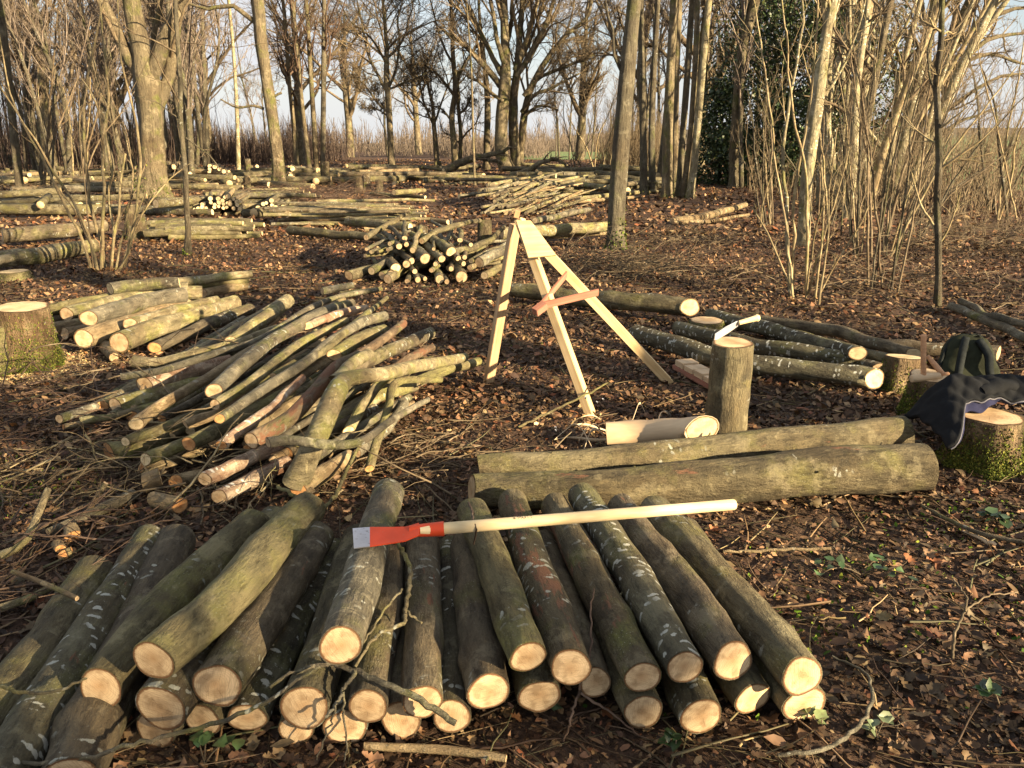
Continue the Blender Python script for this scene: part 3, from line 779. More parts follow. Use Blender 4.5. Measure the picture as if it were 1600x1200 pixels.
# --- the big forked tree at the left
tree('forked_tree', 'broad pale tree forking into four limbs with a mossy foot, left part of the clearing', 'tree', (240, 314),
     [(240, 314, 20), (238, 250, 18.5), (234, 170, 18), (228, 120, 20), (222, 90, 15), (212, 40, 14), (205, 0, 13)],
     [[(228, 130, 12), (205, 95, 11), (185, 55, 9), (168, 20, 8), (155, -5, 7)],
      [(236, 120, 12), (252, 75, 11), (268, 35, 10), (285, 0, 9)],
      [(246, 170, 9, .3), (258, 135, 9, .3), (270, 90, 8, .2), (276, 30, 7), (284, -5, 6)],
      [(240, 100, 5, .5), (240, 55, 4.5, .5), (248, 20, 4, .5), (252, -5, 4, .5)]],
     mat='trunk_tan', twig='twig', k=(6, 5, 4), t0=0.6, rise=6, seed=3, flare=1.55, moss=700, lumps=0.045, grow_trunk=False)
tree('oak_tree', 'tall tan trunk leaning left with a dark scar near the top, beside the forked tree', 'tree', (436, 290),
     [(437, 290, 10), (434, 250, 9.5), (426, 190, 9), (414, 110, 9), (407, 60, 9.5), (402, 0, 10)],
     [[(405, 40, 4), (385, 25, 4), (365, 10, 3.5), (335, 12, 3), (300, 8, 2)],
      [(418, 130, 3), (425, 150, 2), (440, 145, 2)],
      [(412, 170, 2.5), (395, 165, 2), (370, 168, 1.6), (345, 155, 1.2)]],
     mat='trunk_tan', k=(7, 5, 4), t0=0.7, rise=6, seed=8, flare=1.4, moss=250, lumps=0.06)
tree('oak_tree', 'short stocky oak with spreading twiggy crown left of centre, standing alone against the sky', 'tree', (612, 265),
     [(612, 265, 5.5), (610, 220, 5), (607, 160, 4.5), (604, 120, 4.8), (604, 70, 3.4), (600, 20, 2.5), (597, -20, 1.6)],
     [[(607, 150, 2.6), (592, 120, 2.4), (575, 85, 2), (568, 50, 1.6), (560, 10, 1.2)],
      [(606, 140, 2.4), (618, 110, 2.2), (624, 70, 1.8), (622, 30, 1.4), (630, -5, 1)],
      [(608, 178, 1.8), (590, 160, 1.6), (572, 135, 1.4), (555, 120, 1)],
      [(610, 185, 1.4), (592, 172, 1.1), (570, 168, .8)],
      [(606, 140, 1.8), (635, 128, 1.5), (660, 118, 1.2), (680, 105, .8)],
      [(604, 100, 2), (580, 60, 1.6), (545, 30, 1.2), (530, 0, .9)]],
     mat='trunk_tan', twig='twig', k=(20, 12, 9), t0=0.45, rise=3, seed=21, flare=1.35, ang=.85, Lf=(.5, .6, .55), minr=0.010)
tree('oak_tree', 'small dark oak with a low round crown, immediately right of the lone oak', 'tree', (683, 262),
     [(683, 262, 4.6), (681, 230, 4), (678, 195, 3.6), (676, 165, 2.6), (668, 130, 2), (664, 100, 1.2)],
     [[(679, 200, 2), (664, 165, 1.8), (655, 130, 1.4), (640, 110, 1)],
      [(680, 190, 1.8), (690, 160, 1.5), (702, 130, 1.2), (712, 110, 1)],
      [(672, 175, 1.4), (648, 150, 1.2), (628, 140, .8)]],
     mat='trunk_tan', twig='twig_far', k=(9, 6, 5), t0=0.4, rise=1, seed=22, flare=1.3, ang=.8, Lf=(.6, .6, .6), minr=0.009)
tree('oak_tree', 'twin stemmed oak with ivy brown crown, left neighbour of the great spreading oak', 'tree', (712, 264),
     [(712, 264, 5.5), (709, 220, 5), (706, 180, 4.5), (712, 140, 4.5), (708, 90, 3.6), (706, 40, 3), (704, -10, 2.5)],
     [[(718, 258, 3.6, .3), (720, 210, 3.2, .3), (716, 160, 3, .2), (716, 110, 2.6)],
      [(710, 150, 2.6), (695, 130, 2.2), (680, 112, 1.8), (655, 100, 1.4), (636, 105, 1)],
      [(712, 130, 2.4), (725, 100, 2.2), (742, 75, 1.8), (752, 40, 1.4)],
      [(708, 100, 2), (692, 70, 1.8), (680, 30, 1.4), (672, 0, 1.2)],
      [(716, 180, 2), (730, 165, 1.8), (738, 145, 1.4)],
      [(706, 190, 1.8), (690, 170, 1.4), (670, 165, 1)]],
     mat='trunk_tan', twig='twig', k=(14, 11, 9), t0=0.45, rise=4, seed=23, flare=1.3, ang=.8, Lf=(.5, .6, .55), minr=0.010)
tree('oak_tree', 'slim brown trunk standing between the twin stemmed oak and the great spreading oak', 'tree', (760, 264),
     [(760, 264, 5.5), (761, 220, 5), (762, 170, 5), (759, 120, 4), (752, 60, 3), (748, 0, 2)],
     [], mat='trunk_tan', twig='twig', k=(8, 5, 4), t0=0.5, rise=4, seed=24, flare=1.3, Lf=(.3, .5, .5), minr=0.012)
tree('oak_tree', 'great spreading oak in the centre with fan of rising limbs above a thick trunk', 'tree', (794, 268),
     [(796, 268, 12), (784, 240, 10), (784, 190, 10), (788, 140, 9.5), (790, 100, 7.5), (788, 50, 6.5), (787, 0, 6)],
     [[(782, 135, 5), (765, 112, 5), (745, 90, 4.4), (726, 70, 3.8), (706, 58, 3), (690, 45, 2)],
      [(786, 120, 4.5), (770, 90, 4), (756, 60, 3.6), (738, 25, 3), (724, -10, 2.5)],
      [(806, 262, 8, .6), (803, 210, 8, .6), (802, 160, 7, .6), (808, 110, 6, .5), (812, 50, 5, .3), (816, 0, 4)],
      [(812, 255, 6, 1.2), (816, 210, 6, 1.2), (822, 165, 5.5, 1), (838, 120, 5, .8), (860, 85, 4, .6), (885, 55, 3.4), (915, 30, 3), (925, -5, 2.4)],
      [(806, 120, 4, .4), (830, 85, 4, .4), (850, 45, 3.6), (866, 0, 3)],
      [(804, 110, 4, .4), (820, 70, 4, .4), (832, 30, 3.4), (842, -10, 3)],
      [(818, 150, 3.5, .6), (838, 125, 3, .6), (868, 110, 2.6), (900, 98, 2.2), (930, 85, 1.8)],
      [(815, 175, 3.2, .6), (832, 150, 3), (856, 140, 2.6), (880, 128, 2), (905, 115, 1.4)],
      [(786, 158, 3, -.4), (768, 145, 2.6, -.6), (748, 128, 2.2, -.8), (730, 118, 1.6, -1)],
      [(788, 100, 4, -.3), (776, 60, 3.6, -.5), (770, 20, 3, -.6), (764, -10, 3)],
      [(815, 190, 3, .8), (826, 175, 2.6, .8), (846, 165, 2, .8), (872, 172, 1.4)],
      [(790, 80, 3.4, .4), (798, 40, 3, .6), (800, 0, 2.6, .6)]],
     mat='trunk_tan', twig='twig', k=(13, 10, 8), t0=0.5, rise=5, seed=31, flare=1.25, ang=.6, up=.18, Lf=(.42, .6, .55), minr=0.010)
tree('leaning_tree', 'smooth grey tree leaning right, standing alone behind the timber tripod with a mossy foot', 'tree', (962, 388),
     [(962, 388, 13.5), (963, 330, 13), (968, 260, 13.5), (974, 180, 13), (982, 90, 12), (991, 0, 11)],
     [[(975, 120, 3), (960, 90, 2.4), (955, 40, 2), (945, 0, 1.5)]],
     mat='trunk_grey', twig='twig', k=(6, 5, 4), t0=0.7, rise=6, seed=33, flare=1.2, moss=350, lumps=0.03, sides=18)

# --- the straight young trees to the right of it
poles = [((1006, 306), [(1006, 306, 6), (1005, 220, 5.5), (1003, 120, 5), (1001, 0, 4.5)], 'trunk_grey'),
         ((1020, 300), [(1020, 300, 5.5), (1018, 200, 5), (1022, 100, 4.5), (1028, 0, 4)], 'trunk_grey'),
         ((1042, 310), [(1042, 310, 8.5), (1043, 220, 8), (1047, 120, 7), (1053, 0, 6)], 'trunk_tan'),
         ((1060, 308), [(1060, 306, 5.5), (1066, 220, 5), (1074, 120, 5), (1082, 0, 4.5)], 'trunk_grey'),
         ((1068, 310), [(1067, 310, 5), (1078, 220, 4.5), (1086, 110, 4.5), (1090, 0, 4)], 'trunk_tan'),
         ((1079, 311), [(1078, 310, 6), (1088, 230, 5.5), (1096, 130, 5.2), (1108, 0, 4.8)], 'trunk_pale'),
         ((1054, 303), [(1054, 303, 5), (1055, 200, 5), (1058, 90, 4.6), (1062, 0, 4)], 'trunk_tan'),
         ((1150, 292), [(1150, 292, 9), (1147, 240, 8), (1151, 170, 7.5), (1158, 90, 7.5), (1172, 30, 8), (1180, 0, 8)], 'trunk_tan'),
         ((373, 272), [(373, 272, 3.4), (371, 200, 3), (366, 100, 2.6), (357, 0, 2.4)], 'trunk_pale'),
         ((462, 268), [(464, 268, 4), (460, 210, 3.6), (452, 130, 3.2), (446, 40, 3), (442, 0, 2.6)], 'trunk_tan'),
         ((485, 270), [(485, 270, 3.6), (476, 200, 3.4), (467, 110, 3), (457, 0, 2.8)], 'trunk_tan'),
         ((495, 270), [(495, 270, 4.4), (491, 200, 4), (486, 120, 3.6), (478, 0, 3)], 'trunk_tan'),
         ((504, 270), [(504, 268, 4.4), (505, 200, 4), (506, 100, 4), (506, 0, 3.4)], 'trunk_grey'),
         ((323, 272), [(323, 272, 3.6), (312, 200, 3.2), (302, 110, 2.8), (288, 20, 2.4), (284, 0, 2.4)], 'trunk_grey'),
         ((32, 300), [(32, 300, 6), (24, 230, 6), (14, 130, 5.5), (2, 20, 5), (-4, -20, 5)], 'trunk_grey'),
         ((258, 290), [(258, 290, 4.5, 3), (256, 230, 4, 3), (253, 170, 4, 3), (262, 60, 3.5, 3), (262, 0, 3, 3)], 'trunk_grey'),
         ((742, 290), [(742, 290, 1.9), (739, 200, 1.8), (736, 100, 1.5), (729, 0, 1.2)], 'trunk_tan')]
plab = ['darkest and leftmost of the straight young trees right of the leaning tree', 'second of the straight young trees right of the leaning tree',
        'thickest of the straight young trees in the close cluster, with a mossy foot', 'slim grey stem in the middle of the close cluster of young trees',
        'second stem from the right in the close cluster of straight young trees', 'palest, sunlit outermost right stem of the close cluster of young trees',
        'stem hidden half behind the thickest one in the cluster of young trees', 'tan tree with a kink in its trunk in front of the dark holly',
        'thin pale pole of a tree between the forked tree and the tall tan trunk', 'slim tree just right of the tall tan trunk',
        'leftmost stem of the three slim trees that rise together left of centre', 'middle stem of the three slim trees that rise together left of centre',
        'rightmost, straightest stem of the three slim trees left of centre', 'thin grey tree leaning left in the gap right of the forked tree',
        'slim trunk leaning left near the left edge of the photo', 'thin trunk showing behind the right side of the forked tree',
        'very thin straight sapling in front of the great spreading oak']
for i, ((bx, by), tr, mt) in enumerate(poles):
    far = i in (9, 10, 11, 12)
    tree('young_tree' if i != 16 else 'sapling', plab[i], 'tree' if i != 16 else 'sapling', (bx, by), tr, mat=mt, twig='twig_brown' if far else 'twig', k=(16, 7, 4) if far else ((10, 6, 4) if i != 16 else (5, 3)), Lf=(.28, .5, .5), t0=0.3 if far else .55, ang=.7, up=.15,
         rise=4, seed=50 + i, flare=1.4, moss=120 if i in (0, 2, 3, 5) else 0, sides=10, minr=.009 if far else .006)

tree('sapling', 'slender dark sapling with crooked stem standing in leaf litter in front of the forked tree', 'sapling', (293, 398),
     [(293, 398, 4.5), (294, 350, 4.3), (290, 300, 4.4), (289, 250, 3.8), (282, 200, 3.6), (282, 130, 3.6), (277, 60, 3.2), (274, 0, 3)],
     [[(290, 215, 1.3), (310, 230, 1), (330, 245, .8), (350, 275, .6)], [(286, 190, 1), (265, 175, .8), (245, 160, .6), (215, 150, .5)]],
     mat='trunk_grey', twig='twig', k=(9, 4, 3), t0=0.35, rise=2, seed=71, flare=1.5, moss=80, Lf=(.16, .5, .5), ang=1.0, sides=10, minr=.0025)

# --- coppice stools: every stem a part
def stool(name, label, base, stems, mat, twig='twig_pale', k=(5, 4), rise=2.0, seed=1, spread=0.12, group=None, minr=.002, Lf=(.22, .5), thin=.72):
    rg = np.random.default_rng(seed)
    g, t = G(*base); Y = g[1]; gz = float(ground_z(g[0], g[1])); org = np.array([g[0], g[1], gz])
    root = empty(name, tuple(org), label, 'shrub', group)
    parts = []
    for s in stems:
        P, R = clean_pts(s, Y); R = R * thin
        off = rg.normal(0, spread, 1)[0]
        P[0][2] = gz - .03
        tot = np.linspace(0, 1, len(P)) ** 1.2
        P[:, 1] += off + tot * rg.normal(0, .35)
        if s[-1][1] <= 10 and rise > 0:
            d = nrm(P[-1] - P[-2]); P = np.vstack([P, P[-1] + d * rise + rg.normal(0, .1, 3)]); R = np.append(R, R[-1] * .4)
        LL = np.linalg.norm(P[1:] - P[:-1], axis=1).sum(); n = int(np.clip(LL / .16, 8, 30))
        pc, rc = catmull(P, R, n); pc[2:-1] += rg.normal(0, .006, (n - 3, 3))
        V, F = tubes(pc[None], rc[None], 8)
        finish('stem', V, F, M[mat if isinstance(mat, str) else mat[rg.integers(0, len(mat))]], root, org)
        if k:
            A, AR = grow(pc[None], rc[None], k[0], 7, .3, 1, Lf[0], .6, .15, .09, .4, rg, minr=minr * 1.4); parts.append(tubes(A, AR, 4))
            if len(k) > 1:
                B_, BR = grow(A, AR, k[1], 4, .2, 1, Lf[1], .7, .1, .12, .6, rg, minr=minr); parts.append(tubes(B_, BR, 3))
    if parts:
        V, F = merge(parts); finish('twigs', V, F, M[twig], root, org)
    return root

stool('hazel_coppice', 'multi stemmed hazel stool with pale bent stems standing in front of the forked tree', (165, 422), [
    [(150, 425, 4.5), (140, 380, 4), (125, 340, 4), (105, 290, 3.5), (85, 240, 3), (62, 190, 2.6), (48, 140, 2), (40, 60, 1.6), (34, 0, 1.4)],
    [(155, 425, 5), (143, 370, 4.6), (125, 320, 4.4), (114, 240, 4.4), (108, 180, 4), (110, 110, 3.6), (120, 50, 3), (124, 0, 2.6)],
    [(162, 425, 5), (160, 370, 4.6), (160, 300, 4.2), (152, 230, 4), (158, 150, 3.6), (145, 60, 3), (133, 0, 2.6)],
    [(168, 425, 4.5), (163, 380, 4), (150, 330, 3.6), (120, 270, 3), (85, 200, 2.4), (60, 150, 2), (45, 100, 1.6), (52, 0, 1.2)],
    [(172, 425, 4), (176, 370, 3.8), (166, 310, 3.6), (166, 265, 3.4), (150, 210, 3), (128, 150, 2.4), (104, 120, 2)],
    [(178, 425, 4), (182, 370, 3.6), (188, 330, 3.4), (190, 280, 3.2), (196, 240, 3)],
    [(188, 428, 4.5), (197, 380, 4.2), (210, 320, 4), (214, 260, 4), (210, 190, 3.4), (196, 140, 2.6), (184, 60, 2.2), (182, 0, 2)],
    [(184, 426, 3.5), (187, 380, 3), (192, 330, 2.6), (190, 280, 2.2), (172, 220, 1.8)],
    [(174, 424, 2.6), (180, 350, 2.2), (200, 300, 1.8), (212, 250, 1.4)],
    [(160, 424, 2.6), (135, 370, 2.2), (112, 320, 1.8), (90, 290, 1.4)],
    [(190, 428, 3), (215, 350, 2.4), (235, 310, 2), (262, 275, 1.4), (290, 250, 1)],
    [(150, 420, 2.2), (145, 330, 1.8), (140, 230, 1.5), (142, 140, 1.2)],
    [(184, 425, 2.4), (205, 395, 2), (222, 330, 1.6), (232, 300, 1.4)]],
    ('twig_pale', 'twig', 'twig_pale'), 'twig', seed=5, k=(5, 4), minr=.0035, thin=.58)

stool('hazel_coppice', 'hazel stool with dark mossy base and many upright shoots, right of the clearing in front', (1255, 465), [
    [(1243, 462, 4.5), (1240, 400, 4.3), (1243, 330, 4), (1240, 250, 4), (1252, 190, 3.6), (1270, 110, 3.4), (1290, 30, 3), (1298, 0, 2.8)],
    [(1250, 465, 4), (1252, 400, 3.6), (1250, 320, 3.4), (1262, 240, 3), (1275, 150, 2.6), (1282, 60, 2.4), (1284, 0, 2)],
    [(1268, 462, 4), (1270, 400, 3.6), (1268, 330, 3.2), (1266, 260, 3), (1250, 200, 2.8), (1238, 120, 2.4), (1232, 40, 2), (1226, 0, 1.8)],
    [(1240, 460, 3), (1236, 400, 2.8), (1232, 330, 2.4), (1222, 260, 2.2), (1220, 180, 2), (1212, 90, 1.8), (1204, 0, 1.6)],
    [(1275, 462, 3), (1290, 400, 2.6), (1308, 340, 2.2), (1325, 290, 1.8), (1338, 230, 1.4)],
    [(1270, 465, 2.6), (1276, 400, 2.2), (1280, 340, 2), (1274, 260, 1.8)],
    [(1245, 466, 2.4), (1230, 420, 2.2), (1212, 370, 2), (1195, 330, 1.6)],
    [(1280, 464, 2.4), (1310, 410, 2), (1340, 360, 1.6), (1355, 320, 1.2)],
    [(1260, 466, 2.4), (1258, 380, 2), (1256, 300, 1.6)],
    [(1262, 466, 3), (1268, 430, 2.6), (1280, 380, 2.2), (1285, 300, 1.8), (1300, 200, 1.6)]],
    ('twig_pale', 'trunk_pale', 'twig_pale'), seed=6, k=(6, 3), minr=.0025)

tree('pale_tree', 'pale lichen blotched tree leaning right behind the front hazel stool', 'tree', (1256, 384),
     [(1256, 384, 10), (1258, 320, 9.5), (1264, 250, 9.5), (1274, 180, 10), (1283, 110, 9), (1293, 40, 7.5), (1302, 0, 7)],
     [[(1288, 70, 3), (1305, 20, 2.4), (1312, -5, 2)], [(1276, 160, 2.6), (1310, 120, 2), (1335, 60, 1.6), (1350, 10, 1.2)]], mat='trunk_pale', twig='twig_pale', k=(9, 5, 4), t0=.3, rise=3, seed=81, flare=1.1, Lf=(.2, .5, .5), minr=.003)
tree('pale_tree', 'pale twin of the leaning whitish stem, standing straight to the right of the blotched tree', 'tree', (1355, 326),
     [(1357, 326, 8), (1352, 260, 7.5), (1347, 190, 7.5), (1352, 100, 7), (1357, 0, 6.5)],
     [[(1350, 240, 4, -.3), (1338, 190, 4, -.4), (1340, 100, 3.6, -.4), (1345, 0, 3.2, -.4)]], mat='trunk_pale', twig='twig_pale', k=(10, 5, 4), t0=.3, rise=3, seed=82, flare=1.1, Lf=(.22, .5, .5), minr=.004)
tree('pale_tree', 'slim pale tree in the thicket between the two thicker pale ones', 'tree', (1306, 318),
     [(1310, 318, 7), (1300, 250, 6.5), (1292, 190, 6), (1300, 130, 5), (1318, 70, 4.6), (1334, 0, 4)],
     [], mat='trunk_pale', twig='twig_pale', k=(8, 5, 4), t0=.3, rise=3, seed=83, flare=1.1, Lf=(.22, .5, .5), minr=.004)
tree('pale_tree', 'thin pale tree rising behind the twin stems at right', 'tree', (1331, 300),
     [(1330, 300, 5.5), (1328, 240, 5), (1325, 180, 5), (1316, 120, 4.5), (1322, 50, 4), (1336, 0, 4)],
     [], mat='trunk_pale', twig='twig_pale', k=(8, 5), t0=.3, rise=3, seed=84, flare=1.1, Lf=(.22, .5), minr=.004)
tree('sapling', 'slender crooked dark sapling rising straight up near the right side of the photo', 'sapling', (1466, 478),
     [(1466, 478, 5), (1467, 420, 4.8), (1466, 360, 5), (1464, 300, 5), (1468, 250, 5.5), (1466, 190, 5), (1463, 130, 4.6), (1471, 60, 4.4), (1479, 10, 4), (1470, -10, 4)],
     [[(1466, 160, 2), (1450, 100, 1.8), (1462, 40, 1.6), (1476, 0, 1.4)]], mat='trunk_grey', twig='twig_pale', k=(14, 4, 3), t0=.1, rise=1.5, seed=85, flare=1.4, Lf=(.12, .5, .5), ang=1.0, minr=.002, sides=12)
tree('leaning_oak', 'big leaning oak with dark bare limbs reaching out against the sky, far right', 'tree', (1400, 300),
     [(1402, 300, 15), (1412, 240, 14), (1432, 180, 13), (1460, 115, 12), (1490, 60, 11), (1520, 0, 10)],
     [[(1440, 165, 6), (1475, 130, 5), (1510, 90, 4.4), (1548, 60, 3.4), (1600, 52, 2)],
      [(1450, 145, 5), (1490, 110, 4.4), (1540, 85, 3), (1600, 100, 1.8)],
      [(1425, 205, 4), (1470, 180, 3.6), (1510, 150, 3), (1560, 120, 2), (1602, 115, 1.4)],
      [(1470, 100, 5), (1520, 45, 4.4), (1570, 18, 3.4), (1620, 5, 2)],
      [(1420, 225, 3.6), (1460, 215, 3), (1500, 190, 2.4), (1530, 180, 2), (1562, 165, 1.2)],
      [(1428, 190, 5), (1405, 130, 4), (1380, 60, 3), (1368, 10, 2.4)],
      [(1430, 180, 4), (1400, 75, 3), (1370, 62, 2.4), (1345, 60, 1.5)],
      [(1450, 130, 5), (1450, 60, 4), (1440, 0, 3)]],
     mat='trunk_tan', twig='twig', k=(10, 7, 5), t0=.3, rise=4, seed=91, flare=1.2, Lf=(.35, .5, .5), minr=.006, ang=.8)
tree('pale_tree', 'sunlit trunk leaning right in front of the big leaning oak', 'tree', (1392, 322),
     [(1390, 322, 8), (1402, 260, 8), (1418, 190, 8), (1438, 110, 8), (1452, 50, 8), (1462, 0, 8)],
     [[(1394, 300, 4), (1385, 240, 3.6), (1350, 190, 3), (1380, 110, 2.6), (1420, 30, 2.2), (1432, 0, 2)]], mat='trunk_pale', twig='twig_pale', k=(9, 6, 4), t0=.3, rise=3, seed=92, flare=1.1, Lf=(.25, .5, .5), minr=.004)
tree('pale_tree', 'thinner sunlit trunk leaning further right than its neighbour beside the big oak', 'tree', (1412, 318),
     [(1405, 318, 6), (1440, 250, 6.5), (1470, 180, 7), (1500, 110, 7), (1530, 50, 6.5), (1556, 0, 6)],
     [], mat='trunk_pale', twig='twig_pale', k=(10, 6, 4), t0=.3, rise=3, seed=93, flare=1.1, Lf=(.25, .5, .5), minr=.004)

def fan(bx, by, n, x0, x1, top0, top1, r, seed):
    rg = np.random.default_rng(seed); out = []
    for i in range(n):
        tx = x0 + (x1 - x0) * (i + rg.uniform(-.3, .3)) / max(n - 1, 1); ty = rg.uniform(top0, top1)
        b = bx + rg.uniform(-12, 12); rr = r * rg.uniform(.4, 1.35); tx += rg.normal(0, 18); ty += rg.uniform(-40, 70)
        mx = b + (tx - b) * .35 + rg.normal(0, 4); my = by + (ty - by) * .42
        m2 = b + (tx - b) * .7 + rg.normal(0, 4); m3 = by + (ty - by) * .74
        out.append([(b, by, rr), (mx, my, rr * .85), (m2, m3, rr * .65), (tx, ty, rr * .4)])
    return out
fans = [((1195, 352), 9, 1140, 1215, 110, 200, 2.2, 'low hazel stool with short shoots in front of the dark holly'),
        ((1345, 398), 7, 1290, 1400, 20, 180, 2.4, 'hazel stool between the blotched pale tree and the crooked sapling'),
        ((1372, 448), 7, 1340, 1520, -10, 120, 2.6, 'hazel stool leaning right, left neighbour of the crooked dark sapling'),
        ((1388, 398), 8, 1400, 1600, -20, 150, 2.7, 'hazel stool with long pale shoots sweeping up to the upper right corner'),
        ((1425, 372), 6, 1450, 1640, 20, 240, 2.4, 'hazel stool whose shoots lean over the field at right'),
        ((1548, 330), 5, 1490, 1620, 30, 200, 2.4, 'hazel stool at the field edge near the right border of the photo'),
        ((1570, 345), 5, 1500, 1640, -10, 160, 2.6, 'hazel stool at the very right border with shoots crossing the sky'),
        ((1490, 335), 6, 1450, 1580, 120, 280, 1.8, 'short bushy hazel stool low in front of the field'),
        ((1285, 350), 5, 1230, 1330, 60, 200, 2.0, 'small hazel stool behind the blotched pale tree'),
        ((1320, 372), 7, 1290, 1370, 120, 230, 1.8, 'thin hazel stool with waist high shoots in the shade of the thicket'),
        ((70, 300), 6, 20, 110, 40, 160, 2.4, 'hazel stool in the left background beside the left edge trunk'),
        ((120, 285), 7, 80, 180, 20, 140, 2.0, 'far hazel stool left of the forked tree'),
        ((205, 280), 7, 150, 240, 60, 160, 1.8, 'far hazel stool directly left of the forked tree foot'),
        ((890, 275), 7, 850, 960, 150, 240, 1.2, 'small bush on the far side of the clearing right of the great oak'),
        ((940, 268), 8, 900, 1000, 60, 220, 1.3, 'thin stemmed far shrub left of the leaning tree')]
for i, (b_, n, x0, x1, t0_, t1_, r_, lab) in enumerate(fans):
    stool('hazel_coppice', lab, b_, fan(b_[0], b_[1], n, x0, x1, t0_, t1_, r_, 200 + i), ('twig_pale', 'twig', 'trunk_grey'), 'twig', seed=300 + i, k=(8, 5), minr=.003 if b_[1] > 320 else .006, spread=.18, Lf=(.28, .5))

rs = np.random.default_rng(909)
for i in range(13):
    bx = rs.uniform(1265, 1440); by = rs.uniform(302, 352)
    lean = (bx - 1240) * .55 + rs.normal(0, 34); r_ = rs.uniform(3.2, 7.5)
    bx2 = bx + rs.normal(0, 5)
    tree('pale_tree', 'tall sunlit stem leaning right in the crowded stand at the upper right', 'tree', (bx, by),
         [(bx, by, r_), (bx + lean * .22 + rs.normal(0, 4), by - 90, r_ * .95), (bx + lean * .55 + rs.normal(0, 6), by - 200, r_ * .85), (bx + lean, -5, r_ * .7)], [],
         mat=['trunk_pale', 'trunk_tan', 'trunk_pale', 'twig_pale'][i % 4], twig='twig', k=(10, 5, 3), t0=.25, rise=2.5, seed=600 + i, flare=1.1, Lf=(.22, .5, .5), minr=.004, sides=9,
         group='tall stems of the crowded stand at the upper right')
# --- holly: evergreen mass behind the right hand trees
def holly(name, label, bx, by, Y, w, h, n, seed, lean=0):
    rg = np.random.default_rng(seed)
    g, t = AT(bx, by, Y); gz = float(ground_z(g[0], Y)); org = np.array([g[0], Y, gz])
    root = empty(name, tuple(org), label, 'tree')
    P = np.array([[0, 0, -.1], [.05, 0, h * .4], [lean * .5, .1, h * .95]]); pc, rc = catmull(P, [.13, .09, .02], 14)
    V, F = tubes(pc[None], rc[None], 8); link('trunk', fast_mesh('trunk', V, F, M['trunk_grey']), root)
    A, AR = grow(pc[None], rc[None], 60, 6, .05, 1, .32, 1.1, .05, .15, .5, rg)
    V, F = tubes(A, AR, 4); link('branches', fast_mesh('branches', V, F, M['trunk_grey']), root)
    # clumps on the branch ends and through the volume
    nc = 240
    cz = rg.uniform(0.02, 1, nc); rad = w * (0.55 + .45 * np.sin(cz * 2.6 + .4)) * (1 - .55 * cz ** 2)
    aa = rg.uniform(0, 6.28, nc); rr = rad * np.sqrt(rg.uniform(.15, 1, nc))
    cen = np.stack([rr * np.cos(aa) + lean * cz, rr * np.sin(aa) * .8, cz * h], -1)
    idx = rg.integers(0, nc, n); pos = cen[idx] + rg.normal(0, 1, (n, 3)) * np.array([.30, .30, .24]) * (w / 1.8)
    pos[:, 2] = np.maximum(pos[:, 2], .03)
    V, F, C = scatter(pos, rg.uniform(.07, .15, n), 0.9, [BENT, SIMPLE], leaf_cols(n, rg, [(0.035, 0.062, 0.026), (0.055, 0.09, 0.034), (0.11, 0.13, 0.045)], [3, 3, 1]), rg)
    link('foliage', fast_mesh('foliage', V, F, M['green_leaf'], color=C), root)
holly('holly_tree', 'large dark evergreen holly filling the gap behind the pale trees at right', 1210, 275, 29, 2.3, 9.5, 44000, 3)
holly('holly_tree', 'lower dark holly bush at the left foot of the large one', 1120, 275, 30, 1.2, 3.6, 7000, 4)
holly('holly_tree', 'second holly crown seen between the straight pale stems, right of the large one', 1335, 285, 28, 1.8, 8.0, 9000, 5)

# ------------------------------------------------------------------ background wood: single trees, three shapes shared by many
def pole_tree_meshes(seed, h, r, kk):
    rg = np.random.default_rng(seed)
    P = np.array([[0, 0, -.1], [rg.normal(0, .15), 0, h * .3], [rg.normal(0, .3), rg.normal(0, .3), h * .65], [rg.normal(0, .5), 0, h]])
    pc, rc = catmull(P, [r, r * .85, r * .55, r * .15], 16)
    V, F = tubes(pc[None], rc[None], 6); tm = fast_mesh('trunk', V, F, M['trunk_grey'])
    A, AR = grow(pc[None], rc[None], kk[0], 6, .22, 1, .32, .6, .2, .12, .45, rg, minr=.02)
    B_, BR = grow(A, AR, kk[1], 4, .15, 1, .5, .7, .15, .16, .6, rg, minr=.014)
    C_, CR = grow(B_, BR, kk[2], 3, .1, 1, .5, .7, .1, .16, .6, rg, minr=.010)
    V, F = merge([tubes(A, AR, 4), tubes(B_, BR, 3), tubes(C_, CR, 3)])
    return tm, fast_mesh('crown', V, F, M['twig_far'])
shapes = [pole_tree_meshes(1, 11, .11, (16, 6, 4)), pole_tree_meshes(2, 9, .09, (18, 6, 4)), pole_tree_meshes(3, 13, .15, (20, 7, 4)), pole_tree_meshes(4, 7, .07, (18, 6, 4))]
rgb = np.random.default_rng(77)
def wide_oak(seed):
    rg = np.random.default_rng(seed)
    P = np.array([[0, 0, -.1], [.1, 0, 2.2], [rg.normal(0, .3), .1, 5], [rg.normal(0, .5), 0, 9.5]])
    pc, rc = catmull(P, [.33, .26, .2, .05], 16); V, F = tubes(pc[None], rc[None], 9); tm = fast_mesh('trunk', V, F, M['trunk_tan'])
    A, AR = grow(pc[None], rc[None], 16, 10, .25, .95, .62, .95, .18, .17, .62, rg, minr=.03)
    B_, BR = grow(A, AR, 8, 6, .2, 1, .48, .75, .12, .2, .6, rg, minr=.018)
    C_, CR = grow(B_, BR, 8, 4, .1, 1, .55, .7, .08, .2, .6, rg, minr=.011)
    D_, DR = grow(C_, CR, 4, 3, .1, 1, .6, .7, .05, .2, .6, rg, minr=.008)
    V, F = merge([tubes(A, AR, 5), tubes(B_, BR, 3), tubes(C_, CR, 3), tubes(D_, DR, 3)])
    return tm, fast_mesh('crown', V, F, M['twig'])
shapes += [wide_oak(71), wide_oak(72)]
